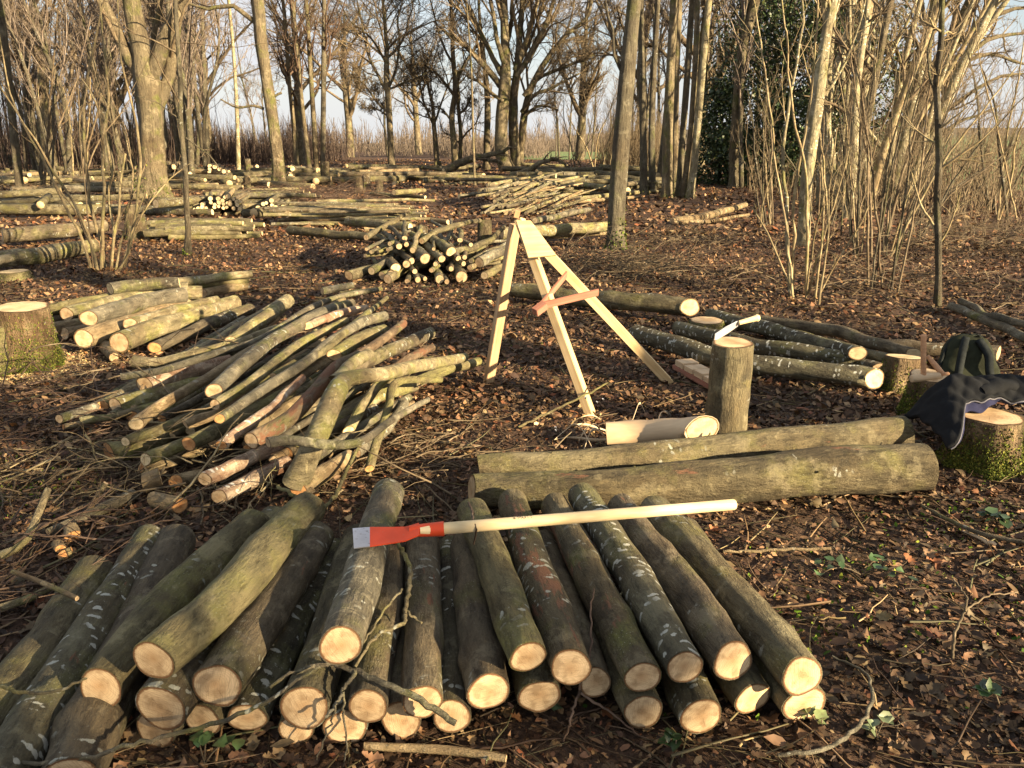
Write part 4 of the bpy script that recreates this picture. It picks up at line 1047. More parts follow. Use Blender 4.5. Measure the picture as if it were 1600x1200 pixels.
def bg_tree(px, Y, s, sh, label, group, zoff=0):
    p, _ = AT(px, 260, Y); z = float(ground_z(p[0], Y))
    root = empty('bare_tree', (p[0], Y, z), label, 'tree', group)
    a = link('trunk', shapes[sh][0], root); b_ = link('crown', shapes[sh][1], root, kind='stuff')
    root.rotation_euler = (rgb.normal(0, .04), rgb.normal(0, .05), rgb.uniform(0, 6.28)); root.scale = (s, s, s)
for i in range(76):
    bg_tree(rgb.uniform(-90, 335), rgb.uniform(30, 62), rgb.uniform(.75, 1.25), int(rgb.integers(0, 4)), 'bare slender tree in the dense wood at the left background', 'bare trees of the left background wood')
for i in range(14):
    bg_tree(rgb.uniform(850, 1010), rgb.uniform(52, 80), rgb.uniform(.7, 1.0), int(rgb.choice([0, 1, 3])), 'thin bare tree in front of the green field right of the great oak', 'thin bare trees before the green field')
for i in range(5):
    bg_tree(rgb.uniform(320, 780), rgb.uniform(62, 85), rgb.uniform(.6, .95), int(rgb.integers(0, 4)), 'bare tree behind the dark thicket left of centre', 'bare trees behind the thicket')
for i in range(24):
    bg_tree(rgb.uniform(1000, 1420), rgb.uniform(26, 50), rgb.uniform(.8, 1.15), int(rgb.integers(0, 4)), 'bare tree in the shaded wood behind the straight young trees at right', 'bare trees of the right background wood')

for i, (px, Y, s) in enumerate([(335, 62, 1.15), (470, 50, 1.1), (548, 70, 1.2), (655, 78, 1.1), (905, 60, 1.15), (80, 40, 1.1), (180, 48, 1.2), (990, 46, 1.2), (1090, 38, 1.1)]):
    bg_tree(px, Y, s, 4 + i % 2, ['wide crowned oak in the gap between the forked tree and the tan trunk', 'wide oak behind the three slim trees left of centre', 'far oak between the slim trees and the lone oak',
        'far spreading oak behind the lone small dark oak', 'oak with spreading limbs right of the great oak', 'wide oak in the wood at the far left', 'wide oak crown behind the left side of the forked tree',
        'oak crown spreading behind the leaning tree', 'oak crown behind the cluster of straight young trees'][i], None)

# --- dense purple brown thicket across the back, and the far wooded ridge
def thicket(name, label, boxes, n, h0, h1, mat, seed, tw=4, r=.018, kind='stuff'):
    rg = np.random.default_rng(seed)
    which = rg.integers(0, len(boxes), n); bx = np.array(boxes)[which]
    x = rg.uniform(bx[:, 0], bx[:, 1]); y = rg.uniform(bx[:, 2], bx[:, 3]); h = rg.uniform(h0, h1, n) * bx[:, 4] * (.85 + .35 * np.sin(x * .55 + 1.3 * np.sin(y * .4)) * np.sin(x * .21 + seed))
    P = np.zeros((n, 4, 3)); lean = rg.normal(0, .12, (n, 2))
    for j in range(4):
        s = j / 3
        P[:, j, 0] = x + lean[:, 0] * h * s + rg.normal(0, .05, n); P[:, j, 1] = y + lean[:, 1] * h * s; P[:, j, 2] = ground_z(x, y) - .05 + h * s
    R = r * rg.uniform(.5, 1.4, (n, 1)) * np.linspace(1, .35, 4)[None]
    A, AR = grow(P, R, tw, 3, .15, 1, .42, .5, .2, .14, .6, rg, minr=r * .45)
    V, F = merge([tubes(P, R, 3), tubes(A, AR, 3)])
    link(name, fast_mesh(name, V, F, M[mat]), kind=kind, label=label, category='thicket')
thicket('thicket', 'dense purple brown thicket of thin stems across the back of the clearing', [(-34, -12, 56, 68, .75), (-44, -18, 40, 56, 1.3), (-32, -13, 50, 60, .6), (-30, -14, 60, 70, .95)], 4300, 1.2, 3.8, 'twig_dark', 9, 4, .022)
thicket('thicket', 'light brown scrub under the oaks in the middle distance', [(-6, 3, 66, 86, 1.0), (-14, 3, 72, 92, 1.0), (3, 15, 96, 112, 1.3)], 2400, .6, 2.3, 'twig_far', 10, 4, .026)
thicket('thicket', 'tangled undergrowth between the trees at the right', [(7.0, 15.0, 17, 25, .5), (10, 15, 22, 34, 1.0), (5, 8, 40, 50, 1.0)], 1700, 1.2, 3.6, 'twig', 12, 5, .013)
thicket('thicket', 'low pale tangle of shoots along the field edge at right', [(9.0, 13.5, 14.5, 19, .6), (6.5, 10.5, 11.5, 15, .45)], 200, .8, 2.2, 'twig', 13, 6, .006)
thicket('far_wood', 'distant leafless wood on the low rise beyond the field', [(-90, 30, 120, 150, .8), (-130, 34, 150, 190, .95), (-170, 45, 190, 260, 1.1)], 3800, 3.2, 8.0, 'twig_far', 14, 4, .10)
# ================================================================== LOGS
def make_log(pts, rad, label, group=None, mat='bark_olive', face='cut', sides=18, ring=0.05, ends=(1, 1), name='log', category='log', seed=None, knots=2, tilt=0.12, wob=0.012, out=None, stubs=0, shear=(0, 0), knot_amp=1.0, max_rings=60):
    seed = int(abs(pts[0][0] * 1000 + pts[0][1] * 777 + pts[-1][0] * 311)) % 100000 if seed is None else seed
    rg = np.random.default_rng(seed)
    pts = np.asarray(pts, float); rad = np.asarray(rad, float)
    L = np.linalg.norm(pts[1:] - pts[:-1], axis=1).sum()
    n = int(np.clip(L / ring, 6, max_rings))
    P, R = catmull(pts, rad, n)
    if wob and n > 8:
        s = np.linspace(0, 1, n)
        for kf in (2, 3.7, 6.1):
            P[:, 2] += wob * .5 * np.sin(kf * math.pi * s + rg.uniform(0, 6)) * np.sin(math.pi * s)
            P[:, 0] += wob / kf * 2 * np.sin(kf * math.pi * s + rg.uniform(0, 6)) * np.sin(math.pi * s)
    c = P.mean(0)
    ex = nrm(P[-1] - P[0]); up = np.array([0, 0, 1.0]) if abs(ex[2]) < .9 else np.array([0, 1.0, 0])
    ey = nrm(np.cross(up, ex)); ez = np.cross(ex, ey)
    Rm = np.stack([ex, ey, ez], 1)          # columns: local axes in world
    Pl = (P - c) @ Rm
    a = np.linspace(0, 2 * math.pi, sides, endpoint=False)
    Tn = np.gradient(Pl, axis=0); Tn = nrm(Tn)
    S = nrm(np.cross(Tn, np.array([[0, 0, 1.0]]))); U = np.cross(S, Tn)
    shape = 1 + .035 * np.sin(2 * a + rg.uniform(0, 6)) + .022 * np.sin(3 * a + rg.uniform(0, 6)) + .012 * np.sin(5 * a + rg.uniform(0, 6))
    hs = np.linspace(0, L, n)
    rr = R[:, None] * shape[None]
    ph = rg.uniform(0, 6, 6)
    rr = rr * (1 + .02 * np.sin(hs[:, None] * 9 + 2 * a[None] + ph[0]) + .014 * np.sin(hs[:, None] * 23 - 3 * a[None] + ph[1]) + .012 * np.sin(hs[:, None] * 41 + 5 * a[None] + ph[2]))
    for _ in range(knots):
        h0, a0 = rg.uniform(.08, .95) * L, rg.uniform(0, 6.28); amp = rg.uniform(.08, .2) * knot_amp
        da = np.abs((a[None] - a0 + math.pi) % (2 * math.pi) - math.pi)
        rr = rr * (1 + amp * np.exp(-((hs[:, None] - h0) / (R.mean() * .7)) ** 2 - (da / .5) ** 2))
    V = Pl[:, None, :] + (S[:, None, :] * np.cos(a)[None, :, None] + U[:, None, :] * np.sin(a)[None, :, None]) * rr[:, :, None]
    # the saw did not cut square: shear the end rings
    tl = rg.normal(0, tilt, 2)
    for e, k_ in ((0, 0), (n - 1, 1)):
        o = V[e] - Pl[e]
        V[e] = V[e] + Tn[e] * (o @ np.array([0, 0, 1.0]) * tl[k_] + o[:, 1] * (rg.normal(0, tilt) + shear[k_]))[:, None]
    body = [V.reshape(-1, 3)]
    i = np.arange(n - 1)[:, None] * sides; j = np.arange(sides)[None]; j2 = (j + 1) % sides
    q = [np.stack([i + j, i + sides + j, i + sides + j2, i + j2], -1).reshape(-1, 4)]
    nv = n * sides
    faces = []
    for e, sgn in ((0, -1), (n - 1, 1)):
        ring_v = V[e]; cc = ring_v.mean(0)
        inner = cc + (ring_v - cc) * .93
        jj = np.arange(sides); jj2 = (jj + 1) % sides
        base = e * sides
        f = np.stack([nv + jj, nv + jj2, nv + sides + jj2, nv + sides + jj], -1)
        if sgn > 0: f = f[:, ::-1]
        body.append(ring_v.copy()); body.append(inner); q.append(f); nv += 2 * sides
        # cut face: rings of vertices, slightly rough, 1.5 mm proud
        vs, uv = [], []
        off = Tn[e] * sgn * .0015
        pith = np.array([rg.normal(0, .08), rg.normal(0, .08)])
        for kr, fr in enumerate((.95, .7, .4)):
            v = cc + (ring_v - cc) * fr + off
            vs.append(v); uv.append(np.stack([np.cos(a), np.sin(a)], -1) * fr / .95 + pith[None] * (1 - fr))
        vs.append((cc + off)[None]); uv.append(pith[None])
        ff = []
        for kr in range(2):
            b0 = kr * sides
            g_ = np.stack([b0 + jj, b0 + jj2, b0 + sides + jj2, b0 + sides + jj], -1)
            ff.append(g_ if sgn < 0 else g_[:, ::-1])
        tr = np.stack([2 * sides + jj, 2 * sides + jj2, np.full(sides, 3 * sides)], -1)
        if sgn > 0: tr = tr[:, ::-1]
        faces.append((np.concatenate(vs), [np.concatenate(ff), tr], np.concatenate(uv)))
    extra = []
    for _ in range(stubs):
        kx = rg.integers(2, n - 2); aa = rg.uniform(.3, 2.8)
        d = nrm((S[kx] * math.cos(aa) + U[kx] * abs(math.sin(aa))) + Tn[kx] * .5)
        p0 = Pl[kx] + d * R[kx] * .8
        Ls = rg.uniform(.1, .3) * R[kx] + .015
        Pp = np.stack([p0, p0 + d * Ls * .6, p0 + d * Ls]); extra.append(tubes(Pp[None], np.array([[.35, .24, .12]]) * R[kx] * rg.uniform(.25, .45), 6))
    Vb, Fb = np.concatenate(body), [np.concatenate(q)]
    if extra:
        Vb, Fb = merge([(Vb, Fb)] + extra)
    o = link(name, fast_mesh(name, Vb, Fb, M[mat]), None, label=label, category=category, group=group)
    mw = np.eye(4); mw[:3, :3] = Rm; mw[:3, 3] = c
    o.matrix_world = Matrix(mw.tolist())
    for en, (v, f, uv) in zip(ends, faces):
        if en:
            link('cut_face', fast_mesh('cut_face', v, f, M[face], uv=uv), o)
    return o

def px_log(spec, label, conv=None, **kw):
    """spec: (x, y, radius px, height of the axis above the ground); radius and place follow from the ground plane"""
    pts, rad = [], []
    for x, y, r, z in spec:
        s = 1.0
        if conv: x, y, s = conv[0] + x / conv[2], conv[1] + y / conv[2], 1 / conv[2]
        w, t = G(x, y, z); pts.append(w); rad.append(max(r * s * t / FPX, .004))
    return make_log(pts, rad, label, **kw)

# ---- foreground pile (front cut ends towards the camera)
FG = 'freshly cut logs of the foreground pile'
b, m_, tp = .060, .165, .275
fg = [
 ([(-95, 1210, 40, .06), (70, 1010, 34, .065), (150, 892, 28, .07)], 'outermost left log of the front pile, dark bark, front end out of the frame', 'bark_olive', 0),
 ([(-15, 1240, 44, .07), (100, 1065, 39, .075), (235, 845, 28, .085)], 'log with large white lichen patches, second from the left in the front pile', 'bark_lichen', 1),
 ([(110, 1215, 44, .065), (180, 1060, 42, .07), (275, 845, 29, .08)], 'dark brown log third from left in the front pile, cut end touching the bottom edge', 'bark_brown', 0),
 ([(158, 1076, 35, .17), (270, 935, 32, .17), (400, 818, 27, .18)], 'green log with clean oval cut end at left of the front pile', 'bark_green', 0),
 ([(265, 1050, 30, .10), (350, 920, 30, .11), (430, 815, 27, .12)], 'dull olive log squeezed under the bent top log in the front pile', 'bark_olive', 0),
 ([(240, 1032, 36, .30), (330, 958, 34, .29), (400, 880, 34, .27), (480, 795, 28, .22)], 'bent green log lying on top at the left of the front pile', 'bark_green', 0),
 ([(252, 1106, 43, .155), (330, 1000, 38, .15), (410, 880, 30, .14)], 'thick log with wide cut end just below the bent top log', 'bark_brown', 0),
 ([(243, 1141, 34, .05), (330, 1040, 30, .05)], 'bottom log at left of the front pile, only a sliver of cut end showing', 'bark_olive', 0),
 ([(340, 1071, 40, .20), (430, 940, 34, .19), (495, 838, 27, .17)], 'grey brown log with brown stained round cut end, right of the bent top log', 'bark_brown', 1),
 ([(317, 1125, 30, .07), (380, 1030, 28, .07), (450, 900, 24, .07)], 'small log wedged low between two thicker cut ends at the left of the front pile', 'bark_olive', 0),
 ([(386, 1121, 31, .075), (450, 990, 29, .08), (530, 860, 24, .08)], 'dark bottom row log with a twig lying over its cut end', 'bark_lichen', 0),
 ([(476, 1105, 38, .13), (520, 980, 33, .13), (560, 840, 25, .12)], 'log with brown flecked cut end left below the sunlit top log', 'bark_olive', 0),
 ([(463, 1139, 28, .045), (500, 1040, 26, .045)], 'bottom log almost hidden under the brown flecked log', 'bark_olive', 0),
 ([(532, 1008, 34, .30), (565, 900, 31, .29), (608, 768, 24, .27)], 'sunlit grey log lying on top of the pile under the red blade', 'pole_grey', 1),
 ([(575, 1103, 32, .14), (592, 1000, 30, .14), (612, 860, 24, .13)], 'log directly right below the sunlit top log, forked twig lying over it', 'bark_brown', 2),
 ([(540, 1136, 34, .055), (560, 1040, 30, .055)], 'bottom log between two twig crossed cut ends in the front pile', 'bark_olive', 0),
 ([(627, 1124, 33, .06), (630, 1020, 30, .06), (640, 880, 25, .06)], 'bottom log whose cut end peeks out left of the straight upright looking log', 'bark_brown', 0),
 ([(660, 1096, 33, .145), (660, 980, 31, .145), (661, 850, 27, .14)], 'straight brown log in the middle of the front pile with a twig over its end', 'bark_brown', 0),
 ([(706, 1119, 31, .065), (704, 1000, 29, .065), (702, 860, 24, .07)], 'bottom row log with streaky cut end right of the middle log', 'bark_lichen', 1),
 ([(763, 1080, 35, .14), (743, 960, 31, .14), (728, 850, 25, .14)], 'dark smooth log with large bright cut end right of the middle of the pile', 'bark_brown', 0),
 ([(825, 1026, 30, .245), (780, 905, 28, .245), (738, 797, 23, .24)], 'green mossy log with half shaded cut end on the upper row', 'bark_green', 1),
 ([(843, 1088, 34, .09), (815, 990, 31, .09), (780, 870, 25, .09)], 'bottom row log with twig shadows on its bright cut end', 'bark_olive', 0),
 ([(892, 1042, 32, .215), (845, 910, 29, .22), (800, 783, 22, .22)], 'reddish brown log with pale flakes on the upper row, moss on its far end', 'bark_rust', 0),
 ([(930, 1066, 26, .11), (900, 980, 26, .11), (850, 850, 22, .11)], 'thin log half hidden in shade between two rust marked logs', 'bark_brown', 0),
 ([(1004, 1058, 30, .19), (935, 920, 28, .20), (866, 790, 22, .20)], 'knotty log with a long strip of torn rust coloured bark', 'bark_rust', 2),
 ([(1005, 1112, 33, .075), (960, 1010, 30, .075), (900, 880, 25, .08)], 'bottom log directly under the knotty torn bark log', 'bark_olive', 0),
 ([(1070, 1042, 31, .205), (990, 900, 29, .215), (910, 775, 23, .215)], 'lichen spotted olive log running back to the two big lying trunks', 'bark_lichen', 1),
 ([(1095, 1119, 35, .07), (1040, 1000, 32, .075), (980, 880, 25, .08)], 'bottom log with broad pale cut end, second lowest at the right', 'bark_olive', 0),
 ([(1145, 1032, 34, .20), (1055, 905, 31, .20), (968, 795, 24, .20)], 'smooth dark brown log with jagged shadow on its cut end', 'bark_brown', 0),
 ([(1176, 1091, 33, .075), (1110, 1000, 30, .08), (1030, 880, 26, .08)], 'bottom log in deep shade between the two rightmost upper logs', 'bark_olive', 0),
 ([(1253, 1056, 35, .19), (1140, 925, 32, .19), (1022, 800, 29, .18)], 'thick olive log forming the right edge of the front pile, spur at its end', 'bark_olive', 2),
 ([(1257, 1100, 36, .07), (1170, 980, 32, .075), (1068, 830, 26, .085)], 'bottom right corner log, its far end showing beside the thick olive log', 'bark_olive', 0),
]
for spec, lab, mt, st in fg:
    px_log(spec, lab, group=FG, mat=mt, face='cut', sides=26, ring=.028, stubs=st, knots=3, wob=.004, tilt=.08)

# ---- long pole pile, middle left; coordinates measured on an enlargement
Z1 = (50, 420, 2.2222)
PG = 'poles of the big pole pile'
pp = [
 ([(352, 322, 22, .22), (440, 325, 17, .22), (560, 295, 16, .24), (700, 262, 15, .26), (850, 205, 12, .28)], 'thin pole with a flared knobby cut end at the upper left of the pole pile', 'pole_olive', 'cut_pale', 1),
 ([(310, 375, 13, .26), (450, 352, 13, .29), (640, 292, 13, .33), (790, 245, 12, .36), (950, 150, 12, .38), (1060, 98, 10, .38), (1200, 72, 8, .36)], 'very long grey pole lying over the upper edge of the pole pile', 'pole_grey', 'cut_pale', 2),
 ([(392, 403, 31, .20), (520, 365, 28, .21), (690, 322, 24, .22)], 'white and red birch log near the upper left of the pole pile', 'pole_birch', 'cut', 0),
 ([(886, 112, 25, .28), (800, 180, 27, .26), (690, 258, 26, .23)], 'stout olive log at the top of the pole pile, bright cut end pointing away', 'pole_olive', 'cut_pale', 0),
 ([(632, 425, 29, .36), (740, 325, 28, .38), (850, 240, 25, .38), (990, 160, 21, .37), (1110, 120, 17, .36)], 'dark grey pole with white dashes, round cut end in the middle of the pile', 'pole_grey', 'cut', 0),
 ([(290, 475, 31, .13), (420, 440, 29, .14), (600, 395, 26, .15)], 'short thick pale log with a cracked round end at the left of the pole pile', 'pole_olive', 'cut', 0),
 ([(95, 521, 17, .09), (260, 465, 16, .10), (420, 415, 14, .12)], 'pole whose end sticks out furthest to the left', 'pole_grey', 'cut', 0),
 ([(110, 549, 11, .05), (290, 515, 10, .05), (420, 470, 8, .06)], 'thin low stick below the pole that sticks out furthest left', 'pole_tan', 'cut_orange', 0),
 ([(172, 527, 13, .08), (300, 508, 12, .10), (480, 460, 11, .12)], 'slim pale green stick with small round end left in the pole pile', 'pole_olive', 'cut_pale', 0),
 ([(362, 538, 27, .24), (440, 478, 20, .26), (600, 385, 18, .29), (760, 285, 17, .33), (900, 205, 15, .35), (1080, 110, 12, .36)], 'tan pole with a mossy swollen butt end crossing the pole pile', 'pole_tan', 'cut_pale', 1),
 ([(325, 600, 17, .17), (480, 545, 18, .20), (640, 475, 18, .23), (800, 400, 17, .26), (960, 300, 15, .3)], 'bright green pole with a small pale end, lower left of the pole pile', 'bark_green', 'cut_pale', 0),
 ([(268, 640, 44, .08), (330, 630, 34, .09), (420, 600, 26, .10), (560, 550, 22, .11)], 'mossy log with large orange slanted cut at lower left corner of the pole pile', 'bark_green', 'cut_orange', 1),
 ([(395, 662, 24, .14), (520, 612, 22, .15), (600, 585, 20, .16)], 'short greenish yellow pole beside the mossy orange cut log', 'pole_olive', 'cut_pale', 0),
 ([(380, 690, 20, .06), (480, 665, 22, .06), (600, 620, 20, .07)], 'tan bark flake covered log lowest at the left front of the pole pile', 'pole_tan', 'cut_orange', 0),
 ([(545, 608, 28, .20), (660, 550, 27, .22), (780, 492, 25, .24), (900, 420, 22, .26)], 'green pole with a round orange ringed cut end, lower middle of the pole pile', 'bark_green', 'cut_orange', 0),
 ([(532, 538, 20, .24), (640, 505, 19, .26), (740, 450, 17, .28)], 'short tan pole just above the orange ringed green pole', 'pole_tan', 'cut', 0),
 ([(636, 472, 21, .33), (750, 400, 20, .36), (880, 300, 19, .39), (980, 235, 16, .4), (1090, 180, 13, .38)], 'yellow green pole directly under the dark grey dashed pole', 'pole_olive', 'cut', 1),
 ([(652, 521, 18, .34), (790, 425, 19, .38), (930, 340, 18, .42), (1050, 245, 17, .43), (1150, 185, 18, .42), (1222, 165, 18, .4)], 'crooked grey pole with a pale side branch scar across the middle of the pile', 'pole_grey', 'cut_orange', 1),
 ([(658, 612, 19, .28), (740, 545, 18, .31), (850, 465, 16, .34), (940, 378, 13, .37)], 'pale cream pole with orange blotched tip in the middle of the pole pile', 'pole_birch', 'cut_orange', 1),
 ([(762, 597, 31, .30), (890, 522, 28, .34), (990, 420, 24, .38), (1060, 340, 20, .41), (1160, 285, 17, .42), (1290, 190, 14, .38)], 'long reddish purple stained pole through the middle of the pole pile', 'pole_red', 'cut', 2),
 ([(600, 730, 27, .11), (720, 675, 26, .12), (860, 615, 24, .13)], 'bright stripped pale log at the front of the pole pile', 'pole_birch', 'cut', 0),
 ([(650, 792, 28, .07), (760, 735, 27, .075), (890, 672, 24, .08)], 'frontmost spotted log of the pole pile nearest to the foreground logs', 'pole_birch', 'cut', 0),
 ([(820, 604, 20, .38), (900, 596, 18, .38), (1040, 612, 18, .36), (1150, 592, 15, .34), (1290, 500, 12, .30), (1375, 455, 9, .24)], 'dark crooked pole lying crosswise over the front of the pole pile', 'pole_grey', 'cut', 1),
 ([(925, 772, 34, .07), (1000, 715, 30, .08), (1105, 652, 26, .09)], 'short log with a torn orange broken end at the right front of the pole pile', 'pole_tan', 'cut_orange', 0),
 ([(1172, 694, 16, .10), (1195, 600, 15, .17), (1240, 480, 14, .22), (1270, 395, 14, .26), (1420, 385, 11, .2)], 'dark stick pointing down with small bright orange end at right of the pole pile', 'bark_green', 'cut_orange', 0),
 ([(1100, 565, 20, .15), (1150, 475, 19, .19), (1210, 395, 17, .22), (1260, 340, 15, .24)], 'greenish pole leaning steeply right of the forked limb', 'pole_olive', 'cut', 0),
 ([(1080, 360, 25, .37), (1230, 290, 23, .36), (1385, 222, 20, .31)], 'thick dark brown pole at the upper right of the pole pile', 'bark_brown', 'cut', 0),
 ([(1260, 345, 16, .28), (1330, 300, 15, .27), (1395, 272, 13, .24)], 'short mottled pole under the thick dark brown one at right', 'pole_red', 'cut', 0),
 ([(1330, 395, 20, .14), (1440, 352, 18, .13), (1550, 322, 16, .11)], 'olive pole whose tip points furthest right out of the pole pile', 'bark_green', 'cut_pale', 0),
 ([(1020, 560, 24, .12), (1180, 455, 22, .13), (1330, 405, 20, .12)], 'log lying low behind the forked limb at the right of the pole pile', 'pole_olive', 'cut', 0),
 ([(840, 372, 14, .38), (1000, 292, 13, .43), (1120, 190, 12, .43), (1232, 100, 7, .38)], 'thin green pole with a twiggy tip at the top of the pole pile', 'bark_green', 'cut', 2),
 ([(960, 200, 17, .36), (1060, 158, 17, .36), (1160, 138, 15, .34)], 'short whitish pole at the far top of the pole pile', 'pole_birch', 'cut', 0),
 ([(1050, 300, 24, .38), (1150, 240, 24, .38), (1225, 212, 20, .36)], 'knobbly yellow green pole near the far top right of the pile', 'bark_green', 'cut', 1),
 ([(1290, 470, 18, .13), (1230, 560, 17, .1), (1130, 640, 16, .08)], 'grey pole slanting down to the front at the right side of the pole pile', 'pole_grey', 'cut', 0),
]
for spec, lab, mt, fc, st in pp:
    px_log(spec, lab, conv=Z1, group=PG, mat=mt, face=fc, shear=(-1.3 if spec[0][2] == 44 else -.35, 0), sides=16, ring=.04, stubs=st, knots=2, knot_amp=.7, wob=.004, name='pole', category='pole', max_rings=80)
# the inside of the pile: poles seen in the gaps
rp = np.random.default_rng(404)
for i in range(46):
    u = (i % 23) / 22
    lay = .05 + .075 * (i // 23) + (.05 if 4 < i % 23 < 18 else 0)
    x0 = 240 + u * 700 + rp.normal(0, 22); y0 = 470 + u * 200 + rp.normal(0, 14)
    dx = rp.uniform(430, 620) * (1 - .35 * u); dy = -rp.uniform(.50, .66) * dx
    r0 = rp.uniform(12, 24)
    px_log([(x0, y0, r0, lay * .8), (x0 + dx * .5, y0 + dy * .5, r0 * .9, lay), (x0 + dx, y0 + dy, r0 * .7, lay)],
           'pole deep inside the big pole pile, seen in the gaps between the upper ones', conv=Z1, group='inner poles of the big pole pile',
           mat=['pole_grey', 'pole_olive', 'pole_tan', 'pole_olive', 'bark_brown'][i % 5], face=['cut', 'cut_pale', 'cut_orange'][i % 3], sides=12, ring=.08, name='pole', category='pole', wob=.006, shear=(-.35, 0))

# forked limb on top of the pile
def forked_limb():
    conv = Z1
    def w(spec):
        P, R = [], []
        for x, y, r, z in spec:
            p, t = G(conv[0] + x / conv[2], conv[1] + y / conv[2], z); P.append(p); R.append(r / conv[2] * t / FPX)
        return catmull(P, R, 26)
    o0, _ = G(50 + 1040 / 2.2222, 420 + 480 / 2.2222, .35)
    root = empty('forked_limb', tuple(o0), 'thick smooth forked limb lying over the right part of the pole pile', 'branch')
    a_, ar = w([(915, 745, 46, .09), (958, 650, 42, .22), (1008, 540, 40, .33), (1050, 440, 38, .42), (1085, 388, 30, .44), (1140, 374, 26, .45), (1220, 365, 25, .42), (1320, 340, 22, .36), (1420, 325, 19, .28), (1502, 308, 16, .2)])
    b_, br = w([(1060, 392, 34, .42), (1075, 370, 24, .44), (1110, 330, 22, .45), (1170, 295, 20, .44)])
    a_, ar = catmull(a_, ar, 60)
    for nm, p, r in (('main_arm', a_, ar), ('side_arm', b_, br)):
        V, F = tubes(p[None], r[None], 18)
        ang = np.tile(np.arange(18) / 18 * 6.283, len(p)); hh = np.repeat(np.arange(len(p)) * .1, 18); c_ = np.repeat(p, 18, 0)
        V = c_ + (V - c_) * (1 + .04 * np.sin(2 * ang + hh) + .03 * np.sin(3 * ang - hh * 2))[:, None]
        # close both ends
        n0 = len(V); V = np.vstack([V, p[:1], p[-1:]])
        j = np.arange(18); e = (len(p) - 1) * 18
        F = [F[0], np.stack([j, (j + 1) % 18, np.full(18, n0)], -1), np.stack([e + (j + 1) % 18, e + j, np.full(18, n0 + 1)], -1)]
        link(nm, fast_mesh(nm, V - o0, F, M['pole_olive']), root)
forked_limb()

# ---- log group behind it at the left
Z4 = (0, 380, 3.75)
LG = 'logs lying side by side at the left'
lg = [
 ([(645, 267, 36, .30), (850, 240, 36, .30), (1050, 232, 34, .30)], 'grey log with a bright cut end lying highest on the left log group', 'pole_grey', 'cut_pale'),
 ([(1020, 232, 26, .22), (1250, 205, 24, .22), (1470, 180, 20, .20)], 'long slim log stretching right from the highest one', 'pole_olive', 'cut'),
 ([(240, 395, 34, .17), (600, 330, 34, .2), (1000, 258, 30, .2)], 'mossy green log at the rear of the left log group behind the sawn stump', 'bark_green', 'cut'),
 ([(390, 415, 42, .17), (640, 350, 40, .19), (900, 285, 38, .2), (1090, 262, 34, .2)], 'log with yellow orange stain, shadowed cut end, second row of the left group', 'pole_olive', 'cut'),
 ([(1070, 262, 22, .16), (1250, 235, 22, .15), (1450, 222, 20, .12)], 'bright yellow green pole reaching to the right end of the left group', 'bark_green', 'cut_pale'),
 ([(520, 440, 50, .24), (700, 385, 52, .25), (900, 330, 50, .25), (1085, 300, 44, .24)], 'thick grey log with white dashes on its bark in the left group', 'pole_grey', 'cut'),
 ([(1080, 290, 40, .15), (1185, 288, 38, .14)], 'short stub log end behind the thick dashed one', 'pole_olive', 'cut'),
 ([(1190, 295, 28, .09), (1330, 265, 27, .08), (1445, 250, 24, .07)], 'curved tan log at the far right of the left group', 'pole_tan', 'cut'),
 ([(490, 560, 58, .13), (680, 500, 54, .14), (900, 420, 48, .14), (1100, 360, 42, .13)], 'front log with the largest bright cut end in the left group', 'pole_tan', 'cut_pale'),
 ([(700, 582, 60, .12), (900, 500, 58, .12), (1150, 420, 52, .11), (1380, 350, 46, .11)], 'thick log half in shade, its cut end nearest to the camera in the left group', 'pole_olive', 'cut'),
 ([(760, 470, 34, .2), (1000, 400, 32, .2), (1270, 335, 28, .18)], 'slim olive log between the two thick front logs of the left group', 'pole_olive', 'cut'),
 ([(905, 612, 36, .06), (1080, 540, 38, .06), (1280, 450, 38, .06), (1470, 385, 34, .06)], 'thin brown log lying on the leaves in front of the left group', 'bark_brown', 'cut_orange'),
 ([(310, 500, 36, .10), (480, 470, 34, .10), (700, 410, 30, .10)], 'log end with a pale oval face beside the sawn stump', 'pole_tan', 'cut_pale'),
 ([(380, 530, 40, .06), (540, 500, 38, .06), (760, 440, 30, .06)], 'low log with shadowed end directly right of the sawn stump', 'pole_tan', 'cut'),
 ([(230, 455, 30, .08), (400, 430, 30, .08), (700, 370, 26, .08)], 'dark log in the shade under the mossy rear log of the left group', 'bark_brown', 'cut'),
]
for spec, lab, mt, fc in lg:
    px_log(spec, lab, conv=Z4, group=LG, mat=mt, face=fc, sides=18, ring=.06, knots=2, knot_amp=.6, wob=.006, shear=(-.3, 0))

# ---- the two big trunks lying across, right of centre
px_log([(748, 728, 19, .10), (900, 722, 22, .11), (1100, 704, 26, .12), (1300, 687, 28, .12), (1413, 676, 28, .12)], 'rear one of the two big trunks lying side by side behind the front pile', group='two big trunks lying across', mat='big_log', face='cut', sides=30, ring=.04, knots=5, knot_amp=.5, wob=.012, stubs=9, shear=(0, .15), max_rings=90)
px_log([(737, 766, 27, .09), (900, 765, 31, .10), (1100, 752, 35, .115), (1300, 738, 38, .125), (1446, 728, 38, .13)], 'front one of the two big trunks lying side by side, thick right end in shade', group='two big trunks lying across', mat='big_log', face='cut', sides=30, ring=.04, knots=5, knot_amp=.5, wob=.012, stubs=9, shear=(0, .1), max_rings=90)

